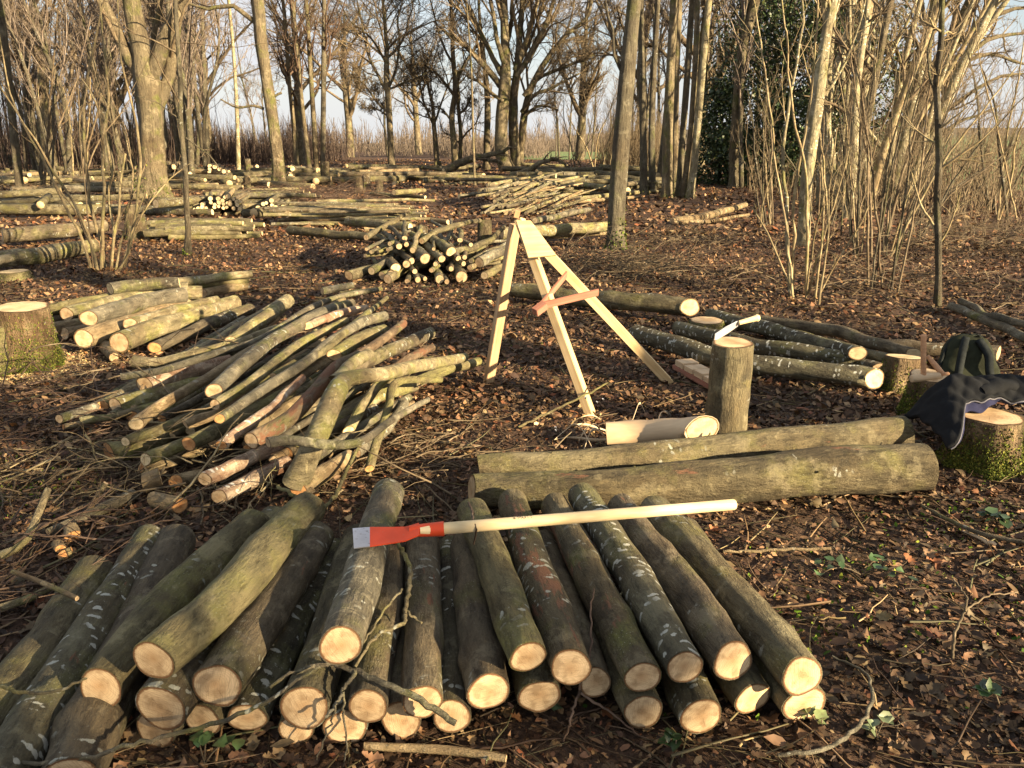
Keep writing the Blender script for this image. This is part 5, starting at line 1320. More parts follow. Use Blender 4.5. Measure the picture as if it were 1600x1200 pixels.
# ---- peeled log with shavings
px_log([(948, 679, 18.5, .10), (1000, 676, 19, .12), (1060, 673, 19.5, .17), (1097, 670, 20.5, .21)], 'peeled pale log with bright cut end propped on the rear big trunk', mat='peeled', face='cut_pale', sides=16, ring=.05, knots=2, knot_amp=.4, wob=.004, shear=(0, .95), tilt=.02, name='peeled_log')
def shavings():
    rg = np.random.default_rng(8)
    for i, (x0, y0, x1, y1, hgt, lab) in enumerate([(866, 690, 945, 672, .05, 'long thin peeled shaving pointing left from the peeled log'), (868, 692, 950, 688, .01, 'flat shaving lying lowest left of the peeled log'),
        (905, 695, 943, 685, .10, 'curled loop of peeled bark at the left end of the peeled log'), (890, 662, 938, 660, .04, 'straight wide strip of wood in front of the tripod foot'),
        (985, 662, 1008, 648, .08, 'pointed shaving standing up behind the peeled log'), (880, 676, 925, 702, .07, 'shaving bent downward near the big rear trunk'),
        (912, 705, 942, 680, .06, 'short broad shaving leaning on the peeled log end'), (1030, 660, 1043, 650, .04, 'tiny sliver sticking up behind the peeled log')]):
        a0, _ = G(x0, y0, .02); a1, _ = G(x1, y1, .03)
        s = np.linspace(0, 1, 12)
        P = a0[None] * (1 - s[:, None]) + a1[None] * s[:, None]
        P[:, 2] += hgt * np.sin(s * math.pi) + .01
        P[:, 1] += .03 * np.sin(s * 5 + i)
        wv = rg.uniform(.006, .012) * np.sin(np.clip(s, .06, .94) * math.pi) ** .5
        d = nrm(np.cross(nrm(a1 - a0), [0, 0, 1])); tw = s * rg.uniform(.5, 2) + rg.uniform(0, 1)
        side = d[None] * np.cos(tw)[:, None] + np.array([[0, 0, 1]]) * np.sin(tw)[:, None]
        nn = nrm(np.cross(np.gradient(P, axis=0), side)) * .0012
        V = np.stack([P + side * wv[:, None] + nn, P - side * wv[:, None] + nn, P - side * wv[:, None] - nn, P + side * wv[:, None] - nn], 1).reshape(-1, 3)
        F = []
        for k in range(11):
            for q in range(4):
                F.append((4 * k + q, 4 * k + (q + 1) % 4, 4 * k + 4 + (q + 1) % 4, 4 * k + 4 + q))
        o0 = P.mean(0)
        link('wood_shaving', fast_mesh('wood_shaving', V - o0, np.array(F), M['shaving']), label=lab, category='shaving', group='shavings by the peeled log').location = o0
shavings()

# ---- stumps
def stump(px, py_base, r_px, h, label, mat='stump_bark', face='cut', flare=1.35, moss=0, group=None, tiltv=(0, 0), seed=1, sides=30, sawdust=0, name='tree_stump', category='stump', crack=.03):
    rg = np.random.default_rng(seed)
    g, t = G(px, py_base); r = r_px * t / FPX
    g[1] += r * .9
    gz = float(ground_z(g[0], g[1])); org = np.array([g[0], g[1], gz])
    a = np.linspace(0, 2 * math.pi, sides, endpoint=False)
    shp = 1 + .05 * np.sin(2 * a + rg.uniform(0, 6)) + crack * np.sin(7 * a + rg.uniform(0, 6)) + crack * .8 * np.sin(11 * a + rg.uniform(0, 6))
    root_l = 1 + .5 * (flare - 1) * (np.sin(4 * a + rg.uniform(0, 6)) + .5 * np.sin(5 * a + rg.uniform(0, 6)))
    nz = 14; Vs = []
    zs = np.linspace(-.06, h, nz)
    for z in zs:
        e = math.exp(-max(z, 0) / (h * .30))
        rr = r * (shp * (1 + (flare - 1) * e) * (1 + (root_l - 1) * e)) * (1 + .008 * np.sin(z * 60 + 5 * a))
        x = rr * np.cos(a); y = rr * np.sin(a); zz = z + (x * tiltv[0] + y * tiltv[1]) * max(z, 0) / h
        Vs.append(np.stack([x, y, zz], -1))
    V = np.concatenate(Vs)
    i = np.arange(nz - 1)[:, None] * sides; j = np.arange(sides)[None]; j2 = (j + 1) % sides
    F = [np.stack([i + j, i + j2, i + sides + j2, i + sides + j], -1).reshape(-1, 4)]
    top = Vs[-1]; cc = top.mean(0); inner = cc + (top - cc) * .94; nV = len(V); V = np.vstack([V, inner])
    jj = j[0]; F[0] = np.vstack([F[0], np.stack([(nz - 1) * sides + jj, (nz - 1) * sides + (jj + 1) % sides, nV + (jj + 1) % sides, nV + jj], -1)])
    root = link(name, fast_mesh(name, V, F, M[mat]), label=label, category=category, group=group); root.location = org
    vs, uv = [], []
    for fr in (.96, .65, .35):
        vs.append(cc + (top - cc) * fr + [0, 0, .003] ); uv.append(np.stack([np.cos(a), np.sin(a)], -1) * fr)
    vs.append((cc + [0, 0, .003])[None]); uv.append(np.zeros((1, 2)))
    ff = np.concatenate([np.stack([k * sides + jj, k * sides + (jj + 1) % sides, (k + 1) * sides + (jj + 1) % sides, (k + 1) * sides + jj], -1) for k in (0, 1)])
    tr = np.stack([2 * sides + jj, 2 * sides + (jj + 1) % sides, np.full(sides, 3 * sides)], -1)
    link('cut_face', fast_mesh('cut_face', np.concatenate(vs), [ff, tr], M[face], smooth_shade=False, uv=np.concatenate(uv)), root)
    if moss:
        # moss grows on the roots and climbs one side
        z = rg.exponential(h * .24, moss * 4); aa = rg.uniform(0, 6.28, moss * 4)
        keep = (z < h * .95) & (rg.uniform(0, 1, moss * 4) < .35 + .65 * (np.sin(aa * 2 + seed) > -.2)); z, aa = z[keep], aa[keep]
        e = np.exp(-z / (h * .30)); sh = np.interp(aa, a, shp, period=6.2832); rl = np.interp(aa, a, root_l, period=6.2832)
        rr = r * sh * (1 + (flare - 1) * e) * (1 + (rl - 1) * e) + rg.uniform(0, .012, len(z))
        pos = np.stack([rr * np.cos(aa), rr * np.sin(aa), z + (rr * np.cos(aa) * tiltv[0] + rr * np.sin(aa) * tiltv[1]) * z / h], -1)
        Vm, Fm, Cm = scatter(pos, rg.uniform(.005, .015, len(z)), 1.3, [SIMPLE, BENT], leaf_cols(len(z), rg, [(0.09, 0.12, 0.025), (0.20, 0.21, 0.05), (0.055, 0.075, 0.018)], [1, 1, 1]), rg)
        link('moss', fast_mesh('moss', Vm, Fm, M['moss'], color=Cm), root, kind='stuff')
    if sawdust:
        n = sawdust; aa = rg.uniform(0, 6.28, n); rr = r * (1.1 + rg.exponential(.55, n))
        X, Y = org[0] + rr * np.cos(aa), org[1] + rr * np.sin(aa)
        pos = np.stack([X, Y, ground_z(X, Y) + .006 + rg.uniform(0, .02, n)], -1)
        Vm, Fm, Cm = scatter(pos, rg.uniform(.006, .022, n), .5, [SIMPLE], leaf_cols(n, rg, [(0.62, 0.47, 0.27), (0.48, 0.33, 0.18), (0.68, 0.54, 0.33)], [1, 1, 1]), rg)
        link('sawdust', fast_mesh('sawdust', Vm, Fm, M['litter'], color=Cm), kind='stuff', label='pale sawdust and chips round the sawn stump at the left edge', category='sawdust')
    return root, org, r, h

stump(33, 584, 36, .47, 'large sunlit mossy stump with a slanted fresh cut top at the left edge', mat='heartwood_side', face='cut_pale', flare=1.35, moss=3200, tiltv=(-.06, .05), seed=3, sawdust=11000)
stump(-18, 590, 30, .36, 'mossy root of the left edge stump bulging at the picture border', mat='bark_green', face='cut_pale', flare=1.5, moss=1500, seed=4)
stump(12, 440, 22, .10, 'low mossy stump at the left edge near the fallen logs', mat='bark_green', face='cut_pale', moss=300, seed=5)
js, jorg, jr, jh = stump(1556, 738, 46, .265, 'fissured stump with bright moss and flaking bark under the dark jacket', mat='heartwood_side', face='cut', flare=1.28, moss=3600, seed=6, crack=.03)
ms, morg, mr, mh = stump(1456, 652, 28, .24, 'mossy stump carrying the wooden mallet, left of the backpack', mat='heartwood_side', face='cut', flare=1.45, moss=2400, seed=7, tiltv=(.05, .12))
stump(1418, 612, 27, .235, 'mossy stump with a tilted oval cut just behind the mallet stump', mat='heartwood_side', face='cut_pale', flare=1.3, moss=1500, seed=8, tiltv=(-.05, -.10))
stump(1108, 528, 27, .14, 'low bright green mossy stump behind the chopping block', mat='bark_green', face='cut', flare=1.5, moss=2600, seed=9)
# far stumps with bright tops
for i, (x, y, r, h, lab) in enumerate([(70 - 0, 332, 9, .32, 'small stump with a bright flat top in the left middle distance'), (209, 375, 15, .42, 'mossy hollow looking stump right of the hazel stool'),
        (203, 345, 7, .3, 'stump between the forked tree foot and the mossy hollow stump'), (657, 388, 11, .35, 'dark stump with a grey top behind the log heap'),
        (757, 382, 11, .40, 'stump with slanting bright cut at the right rear of the log heap'), (560, 302, 6, .42, 'leftmost of the small sunlit stumps in the middle distance'), (572, 299, 6, .5, 'tallest of the small sunlit stumps in the middle distance'),
        (592, 300, 6, .34, 'rightmost of the small sunlit stumps in the middle distance'), (508, 290, 7, .8, 'tall jagged stump left of the lone oak'), (387, 274, 5, .7, 'pointed split stump between the two tan trunks')]):
    stump(x, y, r, h, lab, mat='stump_bark', face='cut_pale', seed=30 + i, sides=16, moss=200 if i in (1, 2) else 0, tiltv=(rp.normal(0, .12), -.12))

# ---- chopping block and billhook
def chopping_block():
    g, t = G(1140, 684); r = 32.5 * t / FPX; g[1] += r
    top, t2 = AT(1144, 535, g[1]); h = top[2]
    s = make_log([(g[0], g[1], -.01), (g[0] + .004, g[1], h * .5), (top[0], top[1], h)], [r * 1.05, r, r * 1.0], 'upright round chopping block with dark bark, bill hook lying on top', mat='bark_olive', face='cut', sides=36, ring=.02, knots=1, knot_amp=.4, wob=0, name='chopping_block', category='chopping block', tilt=.03)
    return g, r, h
cbg, cbr, cbh = chopping_block()

def prism(name, outline, thick, mat, parent, M4, bevel=0.0):
    """outline: list of (x, y) in local plane, extruded along z by thick, placed with matrix M4"""
    n = len(outline); o = np.array(outline, float)
    V = np.vstack([np.c_[o, np.zeros(n)], np.c_[o, np.full(n, thick)]])
    import bmesh
    bm = bmesh.new(); vs = [bm.verts.new(v) for v in V]
    bm.faces.new(vs[:n][::-1]); bm.faces.new(vs[n:])
    for i in range(n): bm.faces.new((vs[i], vs[(i + 1) % n], vs[n + (i + 1) % n], vs[n + i]))
    if bevel: bmesh.ops.bevel(bm, geom=list(bm.edges), offset=bevel, segments=2, affect='EDGES')
    bm.normal_update()
    me = bpy.data.meshes.new(name); bm.to_mesh(me); bm.free(); me.materials.append(mat)
    ob = link(name, me, parent); ob.matrix_local = M4
    return ob

def frame(p, x, y):
    x = nrm(np.array(x, float)); y = np.array(y, float); z = nrm(np.cross(x, y)); y = np.cross(z, x)
    m4 = np.eye(4); m4[:3, 0], m4[:3, 1], m4[:3, 2], m4[:3, 3] = x, y, z, p
    return Matrix(m4.tolist())

def beam(name, p0, p1, w, d, mat, parent, wdir=(1, 0, 0), bevel=.003, taper=1.0):
    p0, p1 = np.array(p0, float), np.array(p1, float); L = np.linalg.norm(p1 - p0)
    return prism(name, [(0, -w / 2), (L, -w / 2 * taper), (L, w / 2 * taper), (0, w / 2)], d, mat, parent, frame(p0, p1 - p0, wdir), bevel)

def billhook():
    Y = cbg[1] - .02
    tip, t = AT(1117, 524, Y - .04); neck, _ = AT(1152, 505, Y + .0); end, _ = AT(1186, 496, Y + .03)
    root = empty('billhook', tuple(tip), 'bill hook with broad bright blade and pale wooden handle resting on the chopping block', 'bill hook')
    x = neck - tip; L = np.linalg.norm(x)
    f = frame(np.zeros(3), x, (0, -.35, 1))
    prism('blade', [(-.01, -.028), (.01, -.034), (L * .5, -.030), (L, -.020), (L, .018), (L * .5, .020), (L * .25, .016), (.0, .012)], .005, M['blade'], root, f, .0012)
    hx = end - neck; HL = np.linalg.norm(hx)
    s = np.linspace(0, 1, 14); P = (neck - tip)[None] + hx[None] * s[:, None]; R = .013 + .006 * s ** 2 + .003 * np.exp(-((s - .93) / .07) ** 2); R[0] *= .9; R[-1] *= .72
    V, F = tubes(P[None], R[None], 14); n0 = len(V); V = np.vstack([V, P[-1:]]); e = 13 * 14; j = np.arange(14)
    link('handle', fast_mesh('handle', V, F + [np.stack([e + j, e + (j + 1) % 14, np.full(14, n0)], -1)], M['handle']), root)
    P = (neck - tip)[None] + hx[None] * np.array([-.02, .05])[:, None]; V, F = tubes(P[None], np.array([[.0165, .0165]]), 14)
    link('ferrule', fast_mesh('ferrule', V, F, M['black']), root)
billhook()

# ---- timber tripod (shave brake)
def tripod():
    fA, _ = G(765, 601); fB, _ = G(924, 656); fC, _ = G(1048, 597)
    root = empty('timber_tripod', (float((fA[0] + fB[0] + fC[0]) / 3), float((fA[1] + fB[1] + fC[1]) / 3), 0), 'three legged sawn timber stand with a plywood plate at its head and reddish cross bars', 'tripod')
    o = np.array(root.location)
    Yh = 4.93
    hA, _ = AT(808, 352, Yh + .10); hB, _ = AT(808, 342, Yh); hC, _ = AT(838, 378, Yh + .07)
    for f in (fA, fB, fC): f[2] = -.02
    A0, B0, C0 = fA - o, fB - o, fC - o
    hA, hB, hC = hA - o, hB - o, hC - o
    beam('leg', A0, hA, .062, .05, M['pine_dark'], root, wdir=(1, .55, .1))
    beam('leg', B0, hB, .050, .065, M['pine'], root, wdir=(1, -.5, .2))
    beam('leg', C0, hC, .058, .06, M['pine'], root, wdir=(.75, -.1, .9))
    # plate across the head
    q = [AT(806, 346, Yh - .055)[0], AT(829, 346, Yh - .05)[0], AT(869, 400, Yh - .14)[0], AT(825, 404, Yh - .155)[0]]
    q = [v - o for v in q]
    x = nrm(q[1] - q[0] + (q[2] - q[3])); z = nrm(np.cross(x, q[3] - q[0])); y = np.cross(z, x)
    loc = [((v - q[0]) @ x, (v - q[0]) @ y) for v in q]
    prism('plate', loc, .018, M['pine'], root, frame(q[0] - z * .018, x, y), .002)
    # small riser block at the very top
    c, _ = AT(806, 341, Yh + .02); c = c - o
    beam('head_block', c, c + np.array([.012, 0, .045]), .035, .05, M['mallet'], root, wdir=(1, 0, 0))
    # cross bars
    p0, _ = AT(838, 479, 4.60); p1, _ = AT(934, 456, 4.78)
    bar = beam('cross_bar', p0 - o, p1 - o, .045, .012, M['redwood'], root, wdir=(0, -.3, 1), bevel=.0015)
    p0, _ = AT(836, 486, 4.60); p1, _ = AT(884, 428, 5.0)
    beam('cross_bar', p0 - o, p1 - o, .045, .012, M['redwood'], root, wdir=(0, -.3, 1), bevel=.0015)
    p0, _ = AT(831, 486, 4.57); p1, _ = AT(847, 474, 4.62)
    beam('clamp_block', p0 - o, p1 - o, .045, .045, M['redwood'], root, wdir=(0, -.3, 1), bevel=.002)
    for (x_, y_, Y_) in ((861, 470, 4.62), (921, 457, 4.73), (930, 456, 4.74), (858, 464, 4.62), (884, 427, 4.86)):
        p, _ = AT(x_, y_, Y_ - .02); p = p - o
        V, F = tubes(np.array([[p, p + [0, -.008, .001]]]), np.array([[.006, .005]]), 8)
        V = np.vstack([V, V[8:].mean(0)[None]]); j = np.arange(8)
        link('bolt', fast_mesh('bolt', V, F + [np.stack([8 + j, 8 + (j + 1) % 8, np.full(8, 16)], -1)], M['steel']), bar).matrix_local = bar.matrix_local.inverted()
tripod()

# ---- stepped block ramp on the ground beside the chopping block
def step_blocks():
    a, _ = G(1052, 578); b_, _ = G(1112, 612)
    root = empty('stepped_board', tuple(a), 'reddish board with a row of pale wooden blocks, left of the chopping block', 'stepped board')
    d = b_ - a; d[2] = 0; L = np.linalg.norm(d) * 1.25; x = nrm(d); y = np.cross([0, 0, 1], x)
    o = np.zeros(3)
    prism('board', [(-.02, -.0), (L, -.0), (L, .15), (-.02, .15)], .035, M['redwood'], root, frame(o + [0, 0, .0], x, y), .003)
    for k in range(5):
        s0 = k * (L / 5) + .005
        prism('block', [(0, 0), (L / 5 - .022, 0), (L / 5 - .022, .13), (0, .13)], .042 - (k % 2) * .006, M['peeled'], root, frame(o + x * s0 + y * .008 + np.array([0, 0, .0355]), x, y), .002)
step_blocks()

# ---- bark peeling spade lying on the front pile
def peeler():
    def p(px, py, z): return G(px, py, z + .032)[0]
    a, b_ = p(656, 829, .36), p(1150, 788, .335)
    root = empty('bark_spade', tuple(a), 'long handled peeling spade with red socket and steel edge lying across the front pile', 'spade')
    s = np.linspace(0, 1, 40); P = a[None] * (1 - s[:, None]) + b_[None] * s[:, None] - a
    P[:, 2] += -.004 * np.sin(s * math.pi)
    s = np.concatenate([s[:-3], [.990, .996, 1.0]]); P = a[None] * (1 - s[:, None]) + b_[None] * s[:, None] - a
    R = np.full(40, .0195); R[0] = .014; R[-1] *= .45; R[-2] *= .85
    V, F = tubes(P[None], R[None], 18); V = np.vstack([V, P[-1:]]); e = 39 * 18; j = np.arange(18)
    link('handle', fast_mesh('handle', V, F + [np.stack([e + j, e + (j + 1) % 18, np.full(18, 720)], -1)], M['handle']), root)
    ax = nrm(b_ - a)
    # socket
    q0, q1 = p(640, 830, .355) - a, p(694, 826, .36) - a
    P = q0[None] * (1 - s[:14, None] / s[13]) + q1[None] * (s[:14, None] / s[13]); R = np.linspace(.019, .0245, 14)
    V, F = tubes(P[None], R[None], 18)
    link('socket', fast_mesh('socket', V, F, M['red_paint']), root)
    # flared blade: red neck, bare steel edge
    e0, e1, e2, e3 = p(551, 826, .345) - a, p(553, 857, .325) - a, p(578, 854, .327) - a, p(578, 824, .346) - a
    n0, n1 = p(655, 822, .365) - a, p(655, 841, .350) - a
    m0, m1 = p(634, 825, .362) - a, p(634, 847, .344) - a
    nrmz = nrm(np.cross(e2 - e3, e0 - e3)); nrmz = nrmz if nrmz[2] > 0 else -nrmz
    def slab(name, quads, th, mat):
        V, F = [], []
        top = [np.array(v) for v in quads]; n = len(top)
        V = [v + nrmz * th / 2 for v in top] + [v - nrmz * th / 2 for v in top]
        k = n // 2
        F = []
        for i in range(k - 1):
            F.append((2 * i, 2 * i + 1, 2 * i + 3, 2 * i + 2)); F.append((n + 2 * i, n + 2 * i + 2, n + 2 * i + 3, n + 2 * i + 1))
            F.append((2 * i, 2 * i + 2, n + 2 * i + 2, n + 2 * i)); F.append((2 * i + 1, n + 2 * i + 1, n + 2 * i + 3, 2 * i + 3))
        F.append((0, n, n + 1, 1)); F.append((n - 2, n - 1, 2 * n - 1, 2 * n - 2))
        link(name, fast_mesh(name, np.array(V), np.array(F), mat, smooth_shade=False), root)
    slab('blade', [e3, e2, (e3 + m0 * 2) / 3 + nrmz * .002, (e2 + m1 * 2) / 3 + nrmz * .002, m0 + nrmz * .004, m1 + nrmz * .004, n0 + nrmz * .012, n1 + nrmz * .012], .004, M['red_paint'])
    slab('edge', [e0, e1, (e0 + e3) / 2, (e1 + e2) / 2, e3, e2], .0032, M['steel'])
    # small dark print on the handle
    for w0, word in ((802, 'a MUTT'),):
        cu = bpy.data.curves.new('print', 'FONT'); cu.body = word; cu.size = .020; cu.extrude = .0002; cu.align_x = 'LEFT'
        ob = bpy.data.objects.new('print', cu); bpy.context.collection.objects.link(ob)
        bpy.context.view_layer.update()
        me = bpy.data.meshes.new_from_object(ob.evaluated_get(bpy.context.evaluated_depsgraph_get()))
        bpy.data.objects.remove(ob); me.materials.clear(); me.materials.append(M['black'])
        c = np.array([v.co[:] for v in me.vertices])
        u = (c[:, 0]) * 1.0; th = (c[:, 1] + .0) / .0198 + math.radians(62)
        dist = np.linalg.norm(G(w0, 817, .39)[0] - a)
        up = np.array([0, 0, 1.0]); side = nrm(np.cross(ax, up)); upv = np.cross(side, ax)
        side = -side if side[1] > 0 else side
        P = ax[None] * (dist + u)[:, None] + (side[None] * np.cos(th)[:, None] + upv[None] * np.sin(th)[:, None]) * (.0199 + c[:, 2] * .5)[:, None]
        for v, q in zip(me.vertices, P): v.co = q
        link('print', me, root)
peeler()

# ---- wooden mallet and pegs on the stump
def turned(name, p0, p1, r0, r1, mat, label=None, cat=None, parent=None, grp=None, sides=16, bulge=0):
    p0, p1 = np.array(p0, float), np.array(p1, float)
    s = np.array([0, .01, .04, .2, .4, .6, .8, .96, .99, 1.0]); R = (r0 + (r1 - r0) * s) * (1 + bulge * np.sin(s * math.pi)); R[0] *= .8; R[-1] *= .8; R[1] *= .93; R[-2] *= .93
    P = (p1 - p0)[None] * s[:, None]
    V, F = tubes(P[None], R[None], sides); V = np.vstack([V, P[:1], P[-1:]]); j = np.arange(sides); e = 9 * sides; n = len(V)
    F = F + [np.stack([(j + 1) % sides, j, np.full(sides, n - 2)], -1), np.stack([e + j, e + (j + 1) % sides, np.full(sides, n - 1)], -1)]
    ob = link(name, fast_mesh(name, V, F, M[mat]), parent, label=label, category=cat, group=grp); ob.location = p0
    return ob
Ym = morg[1] - .02
a, _ = AT(1424, 592, Ym - .05); b_, _ = AT(1468, 587, Ym - .02)
c0, _ = AT(1443, 588, Ym - .04); c1, _ = AT(1443, 523, Ym - .02)
rt = empty('wooden_mallet', tuple(a), 'wooden mallet standing head down on the mossy stump, round handle pointing up', 'mallet')
hd = turned('head', (0, 0, 0), b_ - a, .024, .022, 'peeled', parent=rt, bulge=.05)
hn = turned('handle', c0 - a, c1 - a, .0155, .0160, 'mallet', parent=rt)
a, _ = AT(1474, 586, Ym - .03); b_, _ = AT(1449, 556, Ym + .06)
turned('wooden_club', a, b_, .015, .011, 'mallet', 'short turned wooden club leaning behind the mallet handle', 'club', bulge=.25)
a, _ = AT(1463, 587, Ym + .0); b_, _ = AT(1482, 584, Ym + .03)
turned('wooden_peg', a, b_, .012, .012, 'mallet', 'dark short wooden peg lying between the mallet and the backpack', 'peg')

# ---- backpack
def backpack():
    import bmesh
    c, t = G(1522, 612); W = 104 * t / FPX; H = 84 * t / FPX * .80
    gz = float(ground_z(c[0], c[1]))
    root = empty('backpack', (c[0], c[1] + .10, gz), 'dark olive backpack with two padded straps standing behind the jacket', 'backpack')
    root.rotation_euler = (math.radians(-24), math.radians(7), math.radians(-14))
    n, m_ = 28, 18
    V = []
    for i in range(m_):
        v = i / (m_ - 1)
        wv = W * .5 * (1.0 - .18 * v - .35 * max(0, v - .72) ** 1.3 * 3.0); dv = .13 * (1 - .35 * v)
        if i == m_ - 1: wv *= .72; dv *= .5
        if i == 0: wv *= .9; dv *= .8
        for j in range(n):
            a = 2 * math.pi * j / n
            x = math.copysign(abs(math.cos(a)) ** .6, math.cos(a)) * wv; y = math.copysign(abs(math.sin(a)) ** .7, math.sin(a)) * dv
            x += .006 * math.sin(9 * v + 3 * a) + (-.10 * W * v if x > 0 else .02 * W * v) * (1 + v); y += .008 * math.sin(12 * v + 2 * a)
            V.append((x, y, v * H * 1.25 + .02 * (1 - (x / (W * .5)) ** 2) * (v > .6)))
    F = [(i * n + j, i * n + (j + 1) % n, (i + 1) * n + (j + 1) % n, (i + 1) * n + j) for i in range(m_ - 1) for j in range(n)]
    V.append((0, 0, H * 1.27)); V.append((0, 0, 0)); tr = [((m_ - 1) * n + j, (m_ - 1) * n + (j + 1) % n, m_ * n) for j in range(n)] + [((j + 1) % n, j, m_ * n + 1) for j in range(n)]
    link('bag_body', fast_mesh('bag_body', np.array(V), [np.array(F), np.array(tr)], M['pack']), root)
    def band(name, pts, w, th, mat):
        p, _ = catmull(pts, [1] * len(pts), 18); T = nrm(np.gradient(p, axis=0)); nn = nrm(np.cross(T, np.array([[1, 0, 0]]))); S = nrm(np.cross(nn, T))
        vs = []
        for k in range(18):
            for (u, v) in ((-.5, -.3), (-.4, .5), (.4, .5), (.5, -.3)): vs.append(p[k] + S[k] * w * u + nn[k] * th * v)
        f = [(4 * k + q, 4 * k + (q + 1) % 4, 4 * k + 4 + (q + 1) % 4, 4 * k + 4 + q) for k in range(17) for q in range(4)]
        f += [(0, 3, 2, 1), (68, 69, 70, 71)]
        return link(name, fast_mesh(name, np.array(vs), np.array(f), M[mat]), root)
    band('shoulder_strap', [(-.08, -.10, H * 1.15), (-.10, -.145, H * .8), (-.105, -.15, H * .4), (-.10, -.135, .02)], .05, .03, 'pack_strap')
    st_ = band('shoulder_strap', [(.0, -.10, H * 1.15), (.055, -.145, H * .8), (.075, -.15, H * .45), (.11, -.135, .04)], .05, .03, 'pack_strap')
    band('side_seam', [(-W * .46, -.05, .02), (-W * .44, -.06, H * .6), (-W * .36, -.05, H * 1.05), (-W * .2, -.045, H * 1.22)], .018, .012, 'pack_strap')
    band('grab_handle', [(-.05, -.02, H * 1.2), (-.03, -.03, H * 1.3), (.03, -.03, H * 1.3), (.05, -.02, H * 1.2)], .022, .01, 'pack_strap')
    prism('buckle', [(-.018, -.008), (.018, -.008), (.018, .008), (-.018, .008)], .008, M['buckle'], st_, frame((.10, -.165, .08), (1, 0, 0), (0, .2, 1)), .002)
backpack()

# ---- jacket draped over the stump
def jacket():
    nu, nv = 96, 44
    top = jh + .012
    cx, cy = jorg[0], jorg[1]
    def sm(a, b, x):
        t = min(1, max(0, (x - a) / (b - a))); return t * t * (3 - 2 * t)
    def surf(u, v, lift=0.0):
        # u: left (0, hanging) to right (1); v: front (0) to back (1)
        x = cx - .285 + u * .78
        yf = cy + .03 - .22 * (1 - sm(cx - .26, cx - .07, x)) + .012 * math.sin(x * 31)
        y = yf + v * (cy + .32 - yf)
        dy = y - cy if y < cy else (y - cy) * .30
        d = math.hypot(x - cx if x < cx else (x - cx) * .35, dy)
        z = top + .03 - 1.15 * max(0, d - jr * .92) ** 1.15
        z += .095 * math.exp(-((y - (cy + .17)) / .10) ** 2) * sm(cx - .30, cx - .03, x)
        z += .05 * math.exp(-((x - (cx - .19)) / .08) ** 2 - ((v - .5) / .35) ** 2)
        f = math.sin(26 * x + 9 * y + 2 * math.sin(11 * y)); z += .009 * f * abs(f)
        z += .0035 * math.sin(47 * y - 18 * x + 1.5 * math.sin(23 * x)) + .004 * math.sin(83 * x + 51 * y) + .0012 * math.sin(120 * x - 70 * y)
        z -= max(0, v - .8) ** 2 * 2.2
        return np.array([x, y, max(z, .02 + .012 * math.sin(40 * x)) + lift])
    org = np.array([cx, cy, top])
    root = empty('jacket', tuple(org), 'black jacket with navy lining draped over the right hand stump', 'jacket')
    def sheet(name, us, vs, fn, th, mat):
        g = np.array([[fn(u, v) for v in vs] for u in us]); a_, b_ = len(us), len(vs)
        du = np.gradient(g, axis=0); dv = np.gradient(g, axis=1); nn = nrm(np.cross(du, dv))
        V = np.concatenate([(g + nn * th / 2).reshape(-1, 3), (g - nn * th / 2).reshape(-1, 3)]) - org
        i = np.arange(a_ - 1)[:, None] * b_; j = np.arange(b_ - 1)[None]
        f = np.stack([i + j, i + b_ + j, i + b_ + j + 1, i + j + 1], -1).reshape(-1, 4); n0 = a_ * b_
        F = [f, f[:, ::-1] + n0]
        rim = [k for k in range(b_)] + [k * b_ + b_ - 1 for k in range(1, a_)] + [(a_ - 1) * b_ + k for k in range(b_ - 2, -1, -1)] + [k * b_ for k in range(a_ - 2, 0, -1)]
        rim = np.array(rim); r2 = np.roll(rim, -1)
        F.append(np.stack([rim, r2, r2 + n0, rim + n0], -1))
        link(name, fast_mesh(name, V, [np.concatenate(F)], M[mat]), root)
    sheet('shell', np.linspace(0, 1, nu), np.linspace(.05, 1, nv), lambda u, v: surf(u, v), .022, 'jacket')
    def lin(u, s):
        w = .05 * math.exp(-((u - .26) / .15) ** 2) + .006
        q = surf(u, .08, -.012)
        return q + np.array([.01 * math.sin(19 * u) * s, -.55 * w * s, -.85 * w * s * (1 + .15 * math.sin(23 * u))]) * (1 if q[2] > .03 else .4)
    sheet('lining', np.linspace(.02, 1, nu), np.linspace(0, 1, 8), lin, .010, 'lining')
    P = np.array([surf(u, .045, -.004) for u in np.linspace(.02, 1, 50)]) - org
    V, F = tubes(P[None], np.full((1, 50), .0045), 6); link('zip', fast_mesh('zip', V, F, M['zip']), root)
    # sleeve lying over the back towards the right edge
    p, r = catmull([(cx - .02, cy + .10, top + .07), (cx + .10, cy + .13, top + .09), (cx + .24, cy + .16, top + .095), (cx + .42, cy + .14, top + .06)], [.05, .058, .055, .045], 24)
    V, F = tubes(p[None], r[None], 16); a_ = np.tile(np.arange(16) / 16 * 6.283, 24); hh = np.repeat(np.arange(24) * .4, 16); c_ = np.repeat(p, 16, 0)
    V = c_ + (V - c_) * (1 + .10 * np.sin(hh * 2.2 + 2 * a_) + .05 * np.sin(hh * 4 - a_))[:, None] * np.array([[1, 1, .7]])
    link('sleeve', fast_mesh('sleeve', V - org, F, M['jacket']), root)
jacket()

